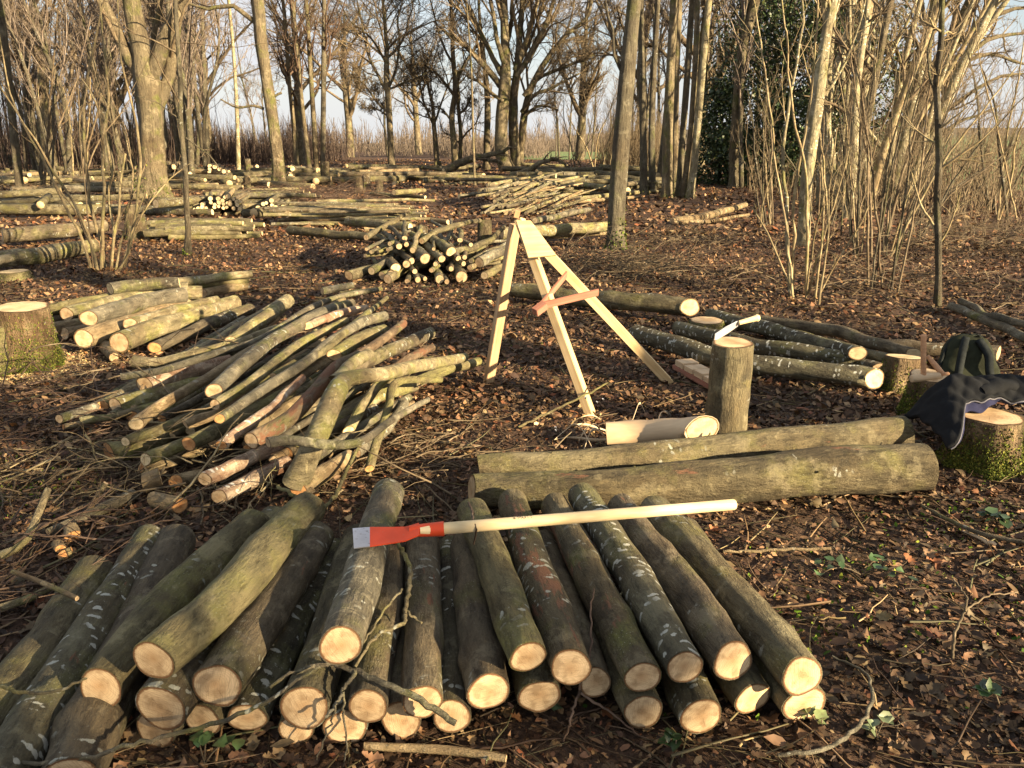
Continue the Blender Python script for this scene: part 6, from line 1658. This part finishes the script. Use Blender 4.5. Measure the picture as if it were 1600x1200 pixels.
# ---- right hand log group
RG = 'dark logs lying behind the chopping block'
for spec, lab, mt, fc in [
 ([(990, 520, 14, .10), (1130, 560, 16, .09), (1250, 578, 16, .09), (1366, 592, 17, .09)], 'front dark log behind the chopping block with a round cut end at right', 'bark_lichen', 'cut_pale'),
 ([(1058, 512, 11, .09), (1180, 540, 12.5, .09), (1300, 557, 12.5, .10), (1345, 556, 12, .12)], 'second dark log of the right group, its end under the notched log', 'bark_lichen', 'cut_pale'),
 ([(1108, 492, 10, .10), (1230, 524, 11, .12), (1340, 552, 11.5, .16)], 'lichen spotted log crossing behind the bill hook', 'bark_lichen', 'cut_pale'),
 ([(1190, 501, 9, .10), (1300, 518, 10, .11), (1428, 553, 9.5, .14)], 'rear long dark log with a small bright round end by the mallet', 'bark_brown', 'cut_pale'),
 ([(1180, 512, 8, .07), (1290, 540, 9, .08), (1390, 562, 9, .11)], 'thin olive log between the rear dark ones of the right group', 'bark_olive', 'cut_pale'),
 ([(1240, 522, 8, .07), (1320, 545, 9, .07), (1412, 572, 9, .07)], 'slim greenish log disappearing behind the tilted stump', 'bark_green', 'cut'),
 ([(1230, 532, 12, .05), (1320, 565, 12, .05), (1375, 578, 11, .06)], 'low log in the shadow under the right group', 'bark_brown', 'cut'),
 ([(1380, 540, 10, .12), (1460, 545, 11, .11), (1560, 552, 12, .10)], 'dark log running right behind the mallet and backpack', 'bark_brown', 'cut')]:
    px_log(spec, lab, group=RG, mat=mt, face=fc, sides=20, ring=.05, knots=3, wob=.012, shear=(0, .75))
px_log([(795, 452, 11, .12), (900, 464, 13, .12), (1000, 473, 14.5, .13), (1078, 480, 14.5, .13)], 'long dark log lying behind the tripod with a bright double lobed cut end', mat='bark_olive', face='cut_pale', sides=20, ring=.06, knots=4, stubs=2, shear=(0, .9))
for spec, lab, mt in [([(1485, 478, 6, .05), (1540, 500, 7, .05), (1610, 530, 7, .05)], 'fallen grey branch at the right edge, lower one of the pair', 'pole_grey'),
                      ([(1500, 470, 5, .10), (1560, 497, 6, .10), (1615, 510, 6, .12)], 'fallen grey branch at the right edge, upper one of the pair', 'pole_grey'),
                      ([(1050, 345, 5, .08), (1100, 338, 6, .10), (1165, 320, 4, .12)], 'weathered fallen branch on the leaves right of the leaning tree', 'pole_tan'),
                      ([(1052, 348, 3, .05), (1110, 345, 3, .05), (1170, 335, 2, .05)], 'thin stick beside the weathered fallen branch', 'pole_tan'),
                      ([(75, 832, 6, .03), (140, 805, 9, .03), (210, 771, 9, .04)], 'lichen flecked branch lying between the pole pile and the front logs', 'pole_grey'),
                      ([(0, 868, 7, .03), (40, 845, 6, .05), (75, 765, 5, .16)], 'dry bent branch at the left edge above the front logs', 'pole_olive'),
                      ([(140, 795, 4, .05), (165, 755, 4, .16)], 'short broken stick leaning up beside the pole pile', 'pole_tan'),
                      ([(20, 893, 3.5, .15), (70, 912, 4, .17), (120, 935, 4, .19)], 'broken stick lying over the outermost left log', 'pole_tan'),
                      ([(0, 950, 6, .03), (45, 935, 6, .03), (85, 915, 5, .03)], 'short branch on the ground left of the outermost left log', 'pole_olive'),
                      ([(570, 1166, 6, .02), (700, 1172, 7, .02), (790, 1185, 6, .02)], 'flat weathered stick lying along the bottom in front of the log ends', 'pole_tan')]:
    px_log(spec, lab, mat=mt, face='cut', sides=10, ring=.05, name='fallen_branch', category='branch', knots=2, wob=.015)
# offcut pieces near the pole pile and front logs
for spec, lab, fc in [([(240, 780, 12, .06), (281, 790, 13, .06)], 'mossy short offcut between the pole pile and the front logs', 'cut_orange'),
                      ([(226, 755, 15, .06), (250, 745, 14, .08)], 'gnarled stubby offcut in front of the pole pile', 'cut_pale'),
                      ([(95, 858, 8, .04), (90, 850, 9, .04)], 'small orange offcut lying left above the lichen log', 'cut_orange'),
                      ([(113, 838, 12, .05), (112, 826, 11, .06)], 'orange faced offcut upright near the left front logs', 'cut_orange'),
                      ([(100, 867, 8, .03), (112, 862, 8, .03)], 'smallest orange offcut beside the other two', 'cut_orange'),
                      ([(275, 752, 11, .05), (310, 742, 9, .05)], 'splintered orange offcut beneath the pole pile', 'cut_orange'),
                      ([(490, 775, 9, .05), (475, 765, 10, .06)], 'orange splintered chunk right of the frontmost spotted log', 'cut_orange'),
                      ([(165, 542, 10, .04), (178, 558, 8, .05)], 'pale split chunk lying in front of the left log group', 'cut')]:
    px_log(spec, lab, mat='pole_tan', face=fc, sides=12, ring=.03, name='offcut', category='offcut', knots=2, wob=0, tilt=.3)

# ---- twigs lying over the front pile
def twig(name, label, specs, mat='pole_grey', cat='twig'):
    o0 = G(specs[0][0][0], specs[0][0][1], specs[0][0][3])[0]
    root = None
    for i, s in enumerate(specs):
        P, R = [], []
        for x, y, r, z in s:
            w, t = G(x, y, z); P.append(w); R.append(r * t / FPX)
        P, R = catmull(P, R, max(8, len(s) * 5)); P[1:-1] += np.random.default_rng(i + int(s[0][0])).normal(0, .0022, (len(P) - 2, 3))
        V, F = tubes(P[None], R[None], 8)
        if root is None:
            root = link(name, fast_mesh(name, V - o0, F, M[mat]), label=label, category=cat); root.location = o0
        else:
            link('side_twig', fast_mesh('side_twig', V - o0, F, M[mat]), root)
twig('forked_twig', 'dark forked twig lying crosswise over the lower middle log ends', [
    [(712, 1130, 5, .15), (650, 1090, 5.5, .19), (600, 1068, 5, .21), (540, 1042, 4.5, .22), (508, 1038, 4, .22), (460, 1050, 3.2, .22), (421, 1075, 2.4, .22)],
    [(556, 1048, 3.4, .22), (540, 1072, 3, .2), (525, 1100, 2.4, .17), (508, 1120, 2.6, .15)],
    [(536, 1080, 2, .2), (538, 1120, 1.8, .1), (541, 1160, 1.4, .05), (538, 1190, 1.2, .03)],
    [(528, 1098, 1.8, .18), (512, 1140, 1.6, .1), (495, 1188, 1.2, .03)]])
twig('crooked_twig', 'crooked mossy twig hanging down from the red blade over the logs', [
    [(617, 842, 3, .33), (635, 872, 3.6, .31), (642, 900, 3.6, .28), (634, 950, 3.4, .24), (628, 975, 3.2, .24), (600, 985, 3, .24), (575, 1010, 2.6, .25), (555, 1042, 2.4, .23)],
    [(630, 952, 2, .24), (655, 970, 1.8, .23), (658, 974, 1.4, .23)],
    [(628, 920, 2, .26), (600, 955, 1.8, .26), (570, 1000, 1.6, .26), (545, 1030, 1.2, .26)]], 'pole_olive')
twig('long_vine', 'long thin twig arching low across the left log ends at the bottom', [
    [(20, 1195, 3, .10), (120, 1185, 3.4, .12), (240, 1155, 3.6, .16), (310, 1138, 3.8, .17), (400, 1105, 3.6, .20), (440, 1080, 3, .22), (500, 1042, 2.4, .24)]], 'pole_grey')
twig('thin_vine', 'thin dark twig curving over the two leftmost logs', [
    [(0, 1072, 3, .17), (40, 1082, 3, .18), (90, 1080, 2.6, .19), (140, 1058, 2, .20)]], 'bark_olive')
twig('forked_stick', 'green forked stick in the gap between the pole pile and the front pile', [
    [(434, 760, 3, .12), (470, 780, 3.2, .14), (502, 802, 3, .17)], [(497, 800, 3, .17), (520, 780, 3, .12), (540, 740, 3, .1), (560, 700, 2.4, .16), (600, 660, 1.8, .2), (668, 622, 1.2, .24)]], 'bark_green')
twig('bare_twig', 'thin bare twig rising beside the jagged shadow log end and lying on the litter', [
    [(905, 1078, 2, .10), (922, 1020, 1.8, .20), (923, 950, 1.4, .26), (928, 920, 1, .27)], [(905, 1080, 2.4, .08), (890, 1130, 1.8, .03), (880, 1160, 1.2, .03)], [(907, 1082, 2.4, .08), (950, 1110, 2, .03), (1000, 1150, 1.4, .03)]], 'twig_brown')
twig('curved_vine', 'bowed dead stem curving over the litter right of the pile', [
    [(1215, 1180, 3.4, .02), (1290, 1170, 3.6, .04), (1345, 1130, 3.4, .05), (1363, 1090, 3, .05), (1350, 1050, 2.4, .04), (1300, 1025, 1.8, .03)]], 'pole_grey')
twig('bare_twig', 'dark wiry twig hooked over the spade handle above the green mossy log', [
    [(740, 802, 1.6, .34), (732, 785, 1.4, .33), (742, 820, 1.6, .40), (740, 850, 1.4, .3)]], 'twig_brown')
twig('green_stick', 'thin green twig leaning beside the foot of the tripod', [
    [(810, 668, 2.2, .02), (850, 648, 2, .06), (905, 622, 1.8, .14), (950, 598, 1.4, .2)]], 'bark_green')
twig('splinter', 'pale split splinter lying on leaves at the right', [[(1504, 830, 3, .02), (1530, 841, 4, .02), (1556, 852, 3, .02)]], 'peeled', 'splinter')
twig('dried_sprout', 'upright dead sprout with a dry leaf at the lower right', [[(1488, 1030, 2.6, .01), (1492, 990, 2.4, .08), (1505, 960, 2, .13), (1512, 935, 1.6, .17)], [(1508, 955, 1.6, .14), (1545, 930, 1.2, .15), (1590, 925, 1, .14)], [(1512, 936, 1.4, .17), (1490, 905, 1, .19)]], 'twig')
twig('long_stick', 'long straight stick on the litter right of the thick olive log', [[(1130, 862, 2, .02), (1200, 860, 2.4, .03), (1298, 857, 2.6, .03)]], 'pole_tan')
twig('dark_stick', 'dark stick crossing the litter at the right edge', [[(1440, 790, 3, .02), (1520, 830, 3.6, .04), (1610, 850, 3.6, .06)]], 'bark_brown')

# ---- heap of logs in the middle distance
Z5 = (440, 260, 3.0769)
HG = 'short logs in the heap behind the tripod'
heap = [(323,525,24),(432,503,20),(483,525,20),(510,555,24),(548,490,26),(592,345,13),(565,385,15),(520,372,12),(510,400,10),(600,375,13),(430,412,10),(408,398,9),(463,412,8),(630,403,15),(625,455,16),(600,470,19),(690,443,28),(815,410,26),(770,445,18),(815,493,13),(865,535,30),(950,462,26),(975,525,20),(905,487,14),(880,437,12),(910,455,13),(850,443,14),(875,468,12),(760,550,22),(795,580,13),(605,575,14),(655,545,15),(525,515,16),(720,500,12),(640,505,13),(690,540,11),(740,470,12)]
rh = np.random.default_rng(55)
g0, _ = G(640, 446)
for i, (x, y, r) in enumerate(heap):
    px, py = 440 + x / 3.0769, 260 + y / 3.0769
    h = max(0, (443 - py)) / 1246 * 9.2
    Yf = 9.0 + h * 1.0 + max(0, (440 - py) * .002)
    w, t = AT(px, py, Yf); w[2] = max(w[2], r / 3.0769 * t / FPX)
    rr = r / 3.0769 * t / FPX
    L = rh.uniform(.9, 1.5) * (1.0 if r < 20 else .8)
    dx = rh.uniform(-.6, .2) if x > 520 else rh.uniform(.1, .6)
    if x > 900: dx = rh.uniform(.2, .6)
    d = nrm(np.array([dx, 1, 0])) * L; d[2] = rh.uniform(-.08, .16) if h > .2 else rh.uniform(-.01, .05)
    side = 'left' if x < 560 else ('right' if x > 800 else 'middle')
    sz = 'thick' if r > 22 else ('thin' if r < 13.5 else 'medium')
    lv = 'top' if y < 420 else ('bottom' if y > 515 else 'midway')
    make_log([w, w + d * .5 + [0, 0, .02], w + d], [rr, rr * .95, rr * .85], f'{sz} log with round cut end, {lv} at the {side} of the heap behind the tripod', group=HG + f', {sz} {lv} {side}',
             mat=['bark_olive', 'pole_grey', 'bark_green', 'pole_olive', 'bark_brown'][i % 5], face=['cut', 'cut_pale', 'cut'][i % 3], sides=14, ring=.08, wob=.01)
for i in range(26):   # sticks and stems that lie over and inside the heap
    px = rh.uniform(560, 760); h = rh.uniform(.0, .42); Y = 9.4 + rh.uniform(0, .8)
    w, t = AT(px, 440, Y); w[2] = h; r = rh.uniform(.02, .05)
    d = nrm(np.array([rh.uniform(-.5, 1.0), 1, 0])) * rh.uniform(.7, 1.4); d[2] = rh.uniform(-.05, .2)
    make_log([w, w + d * .5 + rh.normal(0, .03, 3), w + d], [r, r * .9, r * .7], 'branch wood lying tangled among the logs of the heap behind the tripod', group='branch wood in the heap behind the tripod', mat=['bark_olive', 'bark_green', 'pole_grey'][i % 3], face='cut', sides=10, ring=.1, wob=.02, name='branch_log', category='log')
for x0, y0, x1, y1, r, z, lab, mt, fc in [
    (318, 262, 620, 292, 22, .30, 'thick pale log with bright round end lying behind the heap at left', 'pole_olive', 'cut_pale'),
    (400, 298, 640, 292, 18, .17, 'tan log in front of the thick pale one behind the heap', 'pole_tan', 'cut'),
    (40, 308, 510, 345, 22, .12, 'long dark log lying left of the heap', 'bark_olive', 'cut'),
    (1060, 322, 1570, 288, 28, .22, 'long banded log running right from the tripod head to the leaning tree', 'pole_olive', 'cut'),
    (1040, 345, 1560, 318, 15, .10, 'thinner log lying in front of the long banded one', 'pole_tan', 'cut'),
    (720, 260, 800, 268, 15, .32, 'short log with round end lying on top behind the heap', 'pole_tan', 'cut'),
    (195, 600, 340, 572, 18, .07, 'grey green log end in the left front of the heap on the leaves', 'pole_grey', 'cut'),
    (280, 612, 480, 590, 12, .05, 'slim mossy log in front of the heap', 'bark_green', 'cut')]:
    px_log([(x0, y0, r, z), ((x0 + x1) / 2, (y0 + y1) / 2, r * .95, z), (x1, y1, r * .85, z)], lab, conv=Z5, mat=mt, face=fc, sides=16, ring=.1)

# ---- stacks farther back
def stick(px, py, z, ang, L, r, lab, grp, mt, fc='cut', nm='pole', slope=0):
    w, t = G(px, py, 0); w[2] = z; d = np.array([math.cos(ang), math.sin(ang), slope]) * L
    make_log([w - d / 2, w + rp.normal(0, .02, 3) * [1, 1, .5], w + d / 2], [r, r * .92, r * .8], lab, group=grp, mat=mt, face=fc, sides=10, ring=.25, wob=.02, name=nm, category='log' if nm == 'log' else 'pole', knots=1)
mats5 = ['bark_olive', 'bark_brown', 'pole_grey', 'pole_olive', 'pole_tan']
for i in range(64):      # flat stack of long poles, left of the heap
    u = rp.uniform(0, 1); lay = i % 4
    stick(rp.uniform(490, 590), 354 - u * 20, .05 + lay * .075, rp.normal(.02, .10), rp.uniform(1.0, 2.6), rp.uniform(.022, .045), 'long pole in the flat pole stack left behind the log heap', 'poles of the flat stack behind the log heap', mats5[i % 5], 'cut_pale')
stick(462, 350, .2, 1.2, .5, .07, 'short split log end with a bright face at the left of the flat pole stack', None, 'pole_tan', 'cut_pale', 'log')
for i in range(15):      # larger horizontal logs near the sapling
    stick(rp.uniform(295, 340), 375 - (i % 5) * 3.5, .06 + (i // 5) * .055, rp.normal(.05, .06), rp.uniform(1.2, 2.0), rp.uniform(.04, .07), 'mossy green log in the low stack behind the dark sapling', 'logs of the low stack behind the sapling', ['bark_green', 'pole_olive', 'bark_olive'][i % 3], 'cut', 'log')
ends = [(1015,305),(1035,300),(1055,278),(1055,292),(1075,298),(1097,247),(1100,268),(1120,280),(1118,292),(1138,248),(1142,268),(1140,288),(1160,258),(1172,240),(1190,235),(1165,275),(1185,270),(1165,296),(1182,292),(1200,275),(1200,262),(1218,250),(1218,298),(1237,280),(1235,265),(1255,262),(1258,290),(1250,300)]
for i, (x, y) in enumerate(ends):
    px, py = x / 3.3333, 240 + y / 3.3333
    h = max(0, 333.5 - py) / 1246 * 17.3
    w, t = AT(px, py, 17.0 + h * .5); w[2] += .05; r = rp.uniform(8, 13) / 3.3333 * t / FPX; w[2] = max(w[2], r)
    d = np.array([rp.uniform(-.4, -.1), 1, 0]) * rp.uniform(1.6, 2.4)
    make_log([w, w + d], [r, r * .85], 'log in the small stack of bright round ends behind the dark sapling', group='stack of bright round log ends', mat=mats5[i % 5], face='cut_pale', sides=12, ring=.4, wob=0)
for i, (x, y) in enumerate([(1345,297),(1372,275),(1388,270),(1385,298),(1398,295),(1415,257),(1418,282),(1437,295),(1475,290)]):
    px, py = x / 3.3333, 240 + y / 3.3333
    h = max(0, 333 - py) / 1246 * 17.3
    w, t = AT(px, py, 17.0 + h * .5); w[2] += .05; r = rp.uniform(9, 15) / 3.3333 * t / FPX; w[2] = max(w[2], r)
    d = np.array([-.2, 1, 0]) * 1.8
    make_log([w, w + d], [r, r * .85], 'log in the little group of bright ends left of the flat pole stack', group='little group of bright log ends', mat=mats5[i % 5], face='cut_pale', sides=12, ring=.4, wob=0)
for i in range(22):      # poles lying behind the bright ends
    stick(rp.uniform(340, 430), 326 - (i % 6) * 2.5, .06 + (i // 6) * .08, rp.normal(.03, .08), rp.uniform(1.4, 2.4), rp.uniform(.035, .07), 'pole lying lengthwise behind the stack of bright round ends', 'poles behind the bright round ends', mats5[i % 4], 'cut_pale')
Zf = 16.0
for i in range(62):      # fanned brush pile right of centre
    u = rp.uniform(0, 1); lay = (i % 6) * .085
    px = 742 + u * 130 + rp.normal(0, 4); py = 333 - (i % 6) * 3.2
    w, t = G(px, py, .05); w[2] = .05 + lay; L = rp.uniform(1.0, 2.2)
    d = np.array([rp.uniform(.35, .95), 1.0, rp.uniform(.0, .2)]) * L * .7; r = rp.uniform(.018, .05)
    make_log([w, w + d * .5 + rp.normal(0, .03, 3), w + d], [r, r * .9, r * .6], 'stick in the fanned pile of thin poles right of centre in the middle distance', group='sticks of the fanned pole pile', mat=mats5[i % 5], face='cut_pale', sides=8, ring=.3, wob=.02, name='pole', category='pole')
for x0, y0, x1, y1, r, z, lab, mt in [
    (620, 877, 840, 848, 9, .2, 'banded log lying left of the fanned pole pile', 'pole_grey'), (1150, 888, 1420, 858, 11, .15, 'sunlit log at the right of the fanned pole pile', 'pole_olive'),
    (1150, 900, 1430, 878, 8, .08, 'second sunlit log right of the fanned pole pile', 'pole_tan'), (230, 865, 470, 880, 10, .12, 'dark log lying before the small sunlit stumps', 'bark_olive'),
    (330, 860, 466, 850, 12, .25, 'yellow green sunlit log beside the small stumps', 'bark_green'), (960, 985, 1200, 935, 14, .15, 'grey log pointing from the fanned pile down to the tripod', 'pole_grey'),
    (90, 778, 560, 775, 10, .3, 'very long dark log far back across the middle of the clearing', 'bark_brown'), (560, 800, 1300, 810, 8, .3, 'long dark trunk far back right of centre', 'bark_brown')]:
    c = (500, 0, 2.857)
    px_log([(x0, y0, r, z), ((x0 + x1) / 2, (y0 + y1) / 2, r, z), (x1, y1, r * .8, z)], lab, conv=c, mat=mt, face='cut_pale', sides=12, ring=.2)
for spec, lab, mt, fc in [([(4, 368, 11, .18), (80, 362, 11, .19), (165, 352, 9, .2)], 'big grey log with end at the left edge, rear one of the two', 'bark_brown', 'cut_pale'),
                      ([(-30, 408, 13, .15), (60, 398, 13, .15), (150, 383, 10, .15)], 'big sunlit log at the left edge, front one of the two', 'pole_olive', 'cut'),
                      ([(-20, 414, 7, .30), (20, 400, 7, .30), (50, 396, 7, .30)], 'ringed bark log piece lying on the front left edge log', 'pole_grey', 'cut')]:
    px_log(spec, lab, mat=mt, face=fc, sides=16, ring=.1)
# felled wood strewn over the far clearing: left wood floor, centre and right
SG = 'felled logs strewn over the far clearing'
FAR = []
for i in range(260):
    z_ = i % 4
    if i < 130: px, py = rp.uniform(-10, 470), rp.choice([rp.uniform(266, 288), rp.uniform(270, 335)], p=[.6, .4])
    elif i < 180: px, py = rp.uniform(480, 760), rp.uniform(264, 285)
    else: px, py = rp.uniform(820, 1010), rp.uniform(262, 300)
    w, t = G(px, py, .1)
    r = rp.uniform(.04, .12); L = rp.uniform(.7, 3.2)
    ang = rp.normal(0, .45) if rp.uniform() < .45 else rp.uniform(0, 3.14)
    w[2] = r + rp.choice([0, .1, .22], p=[.5, .3, .2]); d = np.array([math.cos(ang), math.sin(ang), rp.normal(0, .03)]) * L / 2
    if i % 23 >= 9:
        FAR.append((w - d, w + d, r)); continue
    make_log([w - d, w + d], [r, r * .8], 'felled log among many strewn over the far clearing', group=SG, mat=mats5[i % 5], face='cut_pale', sides=10, ring=.4, wob=.03, knots=1)
for i in range(46):
    px, py = (rp.uniform(-5, 500), rp.uniform(266, 320)) if i < 34 else (rp.uniform(500, 1000), rp.uniform(263, 285))
    stump(px, py, rp.uniform(3.2, 5), rp.uniform(.15, .4), 'small bright topped stump among many in the far clearing', face='cut_pale', seed=500 + i, sides=10, group='small stumps of the far clearing', tiltv=(rp.normal(0, .1), -rp.uniform(.1, .4)))
# small piles of stacked round ends far off at the left
for i in range(46):
    cx = [258, 272, 285, 300, 330, 345, 456][i % 7] + rp.normal(0, 3.5)
    w, t = G(cx, 281 + rp.uniform(-1, 1), 0); w[2] = .09 + .15 * (i // 7) * .55; r = rp.uniform(.05, .11)
    make_log([w, w + [-.4, 1.6, 0]], [r, r], 'log of the far stacks whose bright ends dot the wood edge', group='far stacks of bright log ends', mat='bark_brown', face='cut_pale', sides=9, ring=.5, wob=0)

# the smaller felled logs past the limit, as one object
P = np.stack([np.linspace(a_, b_, 3) for a_, b_, r_ in FAR]); Rr = np.stack([np.full(3, r_) for a_, b_, r_ in FAR])
V, F = tubes(P, Rr, 8, cap=False); nb = len(V)
n_ = len(P); base = np.arange(n_)[:, None] * 24; j8 = np.arange(8)[None]; j9 = (j8 + 1) % 8
cv = np.concatenate([P[:, 0], P[:, -1]]); t0_ = np.stack([base + j9, base + j8, np.broadcast_to(nb + np.arange(n_)[:, None], (n_, 8))], -1).reshape(-1, 3)
t1_ = np.stack([base + 16 + j8, base + 16 + j9, np.broadcast_to(nb + n_ + np.arange(n_)[:, None], (n_, 8))], -1).reshape(-1, 3)
me = fast_mesh('felled_wood', np.vstack([V, cv]), [F[0], np.concatenate([t0_, t1_])], M['bark_olive']); me.materials.append(M['cut_pale'])
mi = np.zeros(len(me.polygons), np.int32); mi[-(len(t0_) * 2):] = 1; me.polygons.foreach_set('material_index', mi)
link('felled_wood', me, kind='stuff', label='mass of smaller felled logs strewn far back over the clearing', category='felled wood')

# fallen arching dead limb under the great oak
def dead_limb(label, lines, Y, mat='trunk_tan'):
    o0, _ = AT(lines[0][0][0], lines[0][0][1], Y); root = empty('dead_limb', tuple(o0), label, 'branch')
    parts = []
    for ln in lines:
        P = [AT(x, y, Y + dy)[0] for x, y, r, dy in ln]; R = [r * Y / FPX for x, y, r, dy in ln]
        p, r_ = catmull(P, R, 22); p[1:-1] += rh.normal(0, .03, (20, 3)); V, F = tubes(p[None], r_[None], 9)
        link('limb', fast_mesh('limb', V - o0, F, M[mat]), root)
        A, AR = grow(p[None], r_[None], 12, 5, .3, 1, .22, .7, .15, .15, .5, rh, minr=.01); parts.append(tubes(A, AR, 4))
    V, F = merge(parts); link('twigs', fast_mesh('twigs', V - o0, F, M['twig']), root, kind='stuff')
dead_limb('brown arching dead limb lying from the left towards the foot of the great oak', [[(690, 272, 6, 0), (715, 256, 6, 0), (745, 246, 5, 0), (775, 240, 3.5, 0), (800, 230, 2, 0)], [(745, 246, 4, 0), (765, 250, 3, 0), (785, 255, 2, 0)]], 37, 'pole_tan' if False else 'trunk_tan')
dead_limb('brown dead limb curving right on the ground beyond the great oak', [[(775, 285, 4, 0), (810, 272, 4, 0), (845, 255, 3.4, 0), (870, 250, 2.4, 0), (890, 262, 1.4, 0)]], 34)

# brushwood heaps
def brush(px, py, sp, hgt, n, label, mat, seed, L0=.5):
    rg = np.random.default_rng(seed); g, t = G(px, py)
    P0 = np.stack([rg.normal(g[0], sp[0], n), rg.normal(g[1], sp[1], n), rg.uniform(.01, hgt, n)], -1)
    a = rg.uniform(0, 6.28, n); L = rg.uniform(.4, 1.2, n) * L0; P = np.zeros((n, 7, 3)); P[:, 0] = P0
    d = np.stack([np.cos(a), np.sin(a), rg.normal(.05, .25, n)], -1)
    for j in range(1, 7):
        P[:, j] = P[:, j - 1] + d * (L / 6)[:, None]; d = nrm(d + rg.normal(0, .16, (n, 3)) - [0, 0, .04]); P[:, j, 2] = np.maximum(P[:, j, 2], .008)
    R = rg.uniform(.002, .007, (n, 1)) * np.linspace(1, .35, 7)[None] * (1 + py * 0)
    A, AR = grow(P, R, 4, 4, .2, 1, .4, .6, .0, .15, .6, rg, minr=.0015)
    V, F = merge([tubes(P, R, 4), tubes(A, AR, 3)])
    link('brushwood', fast_mesh('brushwood', V, F, M[mat]), kind='stuff', label=label, category='brushwood')
brush(985, 425, (.38, .35), .22, 170, 'tangled brushwood heap on the leaves right of the tripod', 'twig', 61, .8)
brush(1090, 380, (.5, .6), .1, 70, 'loose twigs right of the leaning tree', 'twig', 62, .8)
brush(480, 318, (.9, .9), .4, 260, 'reddish brown brush heap in the middle distance left of centre', 'twig_brown', 63, 1.3)
brush(130, 300, (3.2, 2.5), .25, 260, 'low twiggy lop and top on the floor of the left wood', 'twig', 64, 1.6)
brush(100, 640, (.55, .5), .05, 130, 'thin twigs on the shaded ground left of the pole pile', 'twig_brown', 65, .6)
brush(190, 755, (.4, .2), .10, 90, 'dry twigs and chips along the front of the pole pile', 'twig', 66, .45)
brush(1430, 440, (1.0, .8), .15, 120, 'loose brushwood on the shaded floor at the right', 'twig', 67, .8)
brush(1530, 390, (.8, .8), .35, 200, 'heap of thin brush below the field edge at right', 'twig', 68, 1.0)
brush(640, 720, (.35, .3), .05, 50, 'thin twigs between the pole pile and the two big trunks', 'twig', 69, .5)
brush(420, 640, (.75, .5), .36, 60, 'small side shoots sticking out of the big pole pile', 'twig', 71, .5)
brush(330, 735, (.5, .25), .18, 50, 'twigs poking out below the big pole pile', 'twig_pale', 72, .5)
brush(60, 900, (.3, .3), .08, 60, 'dark twigs left of the front pile', 'twig_brown', 70, .5)

# ---- wood chips: pale flakes on the ground near the stump and heap
def chips(px, py, sp, n, seed, label):
    rg = np.random.default_rng(seed); g, _ = G(px, py)
    x, y = rg.normal(g[0], sp, n), rg.normal(g[1], sp, n); pos = np.stack([x, y, ground_z(x, y) + .02], -1)
    V, F, C = scatter(pos, rg.uniform(.012, .045, n), .5, [SIMPLE, BENT], leaf_cols(n, rg, [(.5, .33, .17), (.6, .45, .27), (.4, .22, .1)], [1, 1, 1]), rg)
    link('wood_chips', fast_mesh('wood_chips', V, F, M['litter'], color=C), kind='stuff', label=label, category='wood chips')
chips(130, 560, .35, 260, 1, 'pale wood chips before the left log group')
chips(620, 470, .9, 130, 2, 'scattered chips around the heap behind the tripod')
chips(930, 670, .12, 70, 3, 'chips beside the peeled log')
chips(300, 330, 3.0, 160, 4, 'bright chips strewn over the far clearing')
chips(1000, 900, 1.0, 60, 5, 'a few chips on the near ground')

# ================================================================== trees that stand to the right and behind the camera and shade the foreground
def shade_tree(x, y, s, sh, rz):
    z = float(ground_z(x, y)); root = empty('bare_tree', (x, y, z), 'bare tree outside the photograph whose shadow falls over the clearing', 'tree', 'bare trees beside the camera that shade the clearing')
    link('trunk', shapes[sh][0], root); link('crown', shapes[sh][1], root)
    root.rotation_euler = (0, 0, rz); root.scale = (s, s, s)
SHADE = [(8,-5.0,.9,3),(11.5,-7.0,1.0,1),(15,-9.2,1.1,0),(19,-11,1.2,2),(15,-3.0,1.0,3),(20,-4.6,1.0,1),(9.5,-0.9,1.3,2),(12.5,-2.2,1.5,0)]
for i, (x, y, s, sh) in enumerate(SHADE):
    shade_tree(x, y, s, sh, i * 1.3)
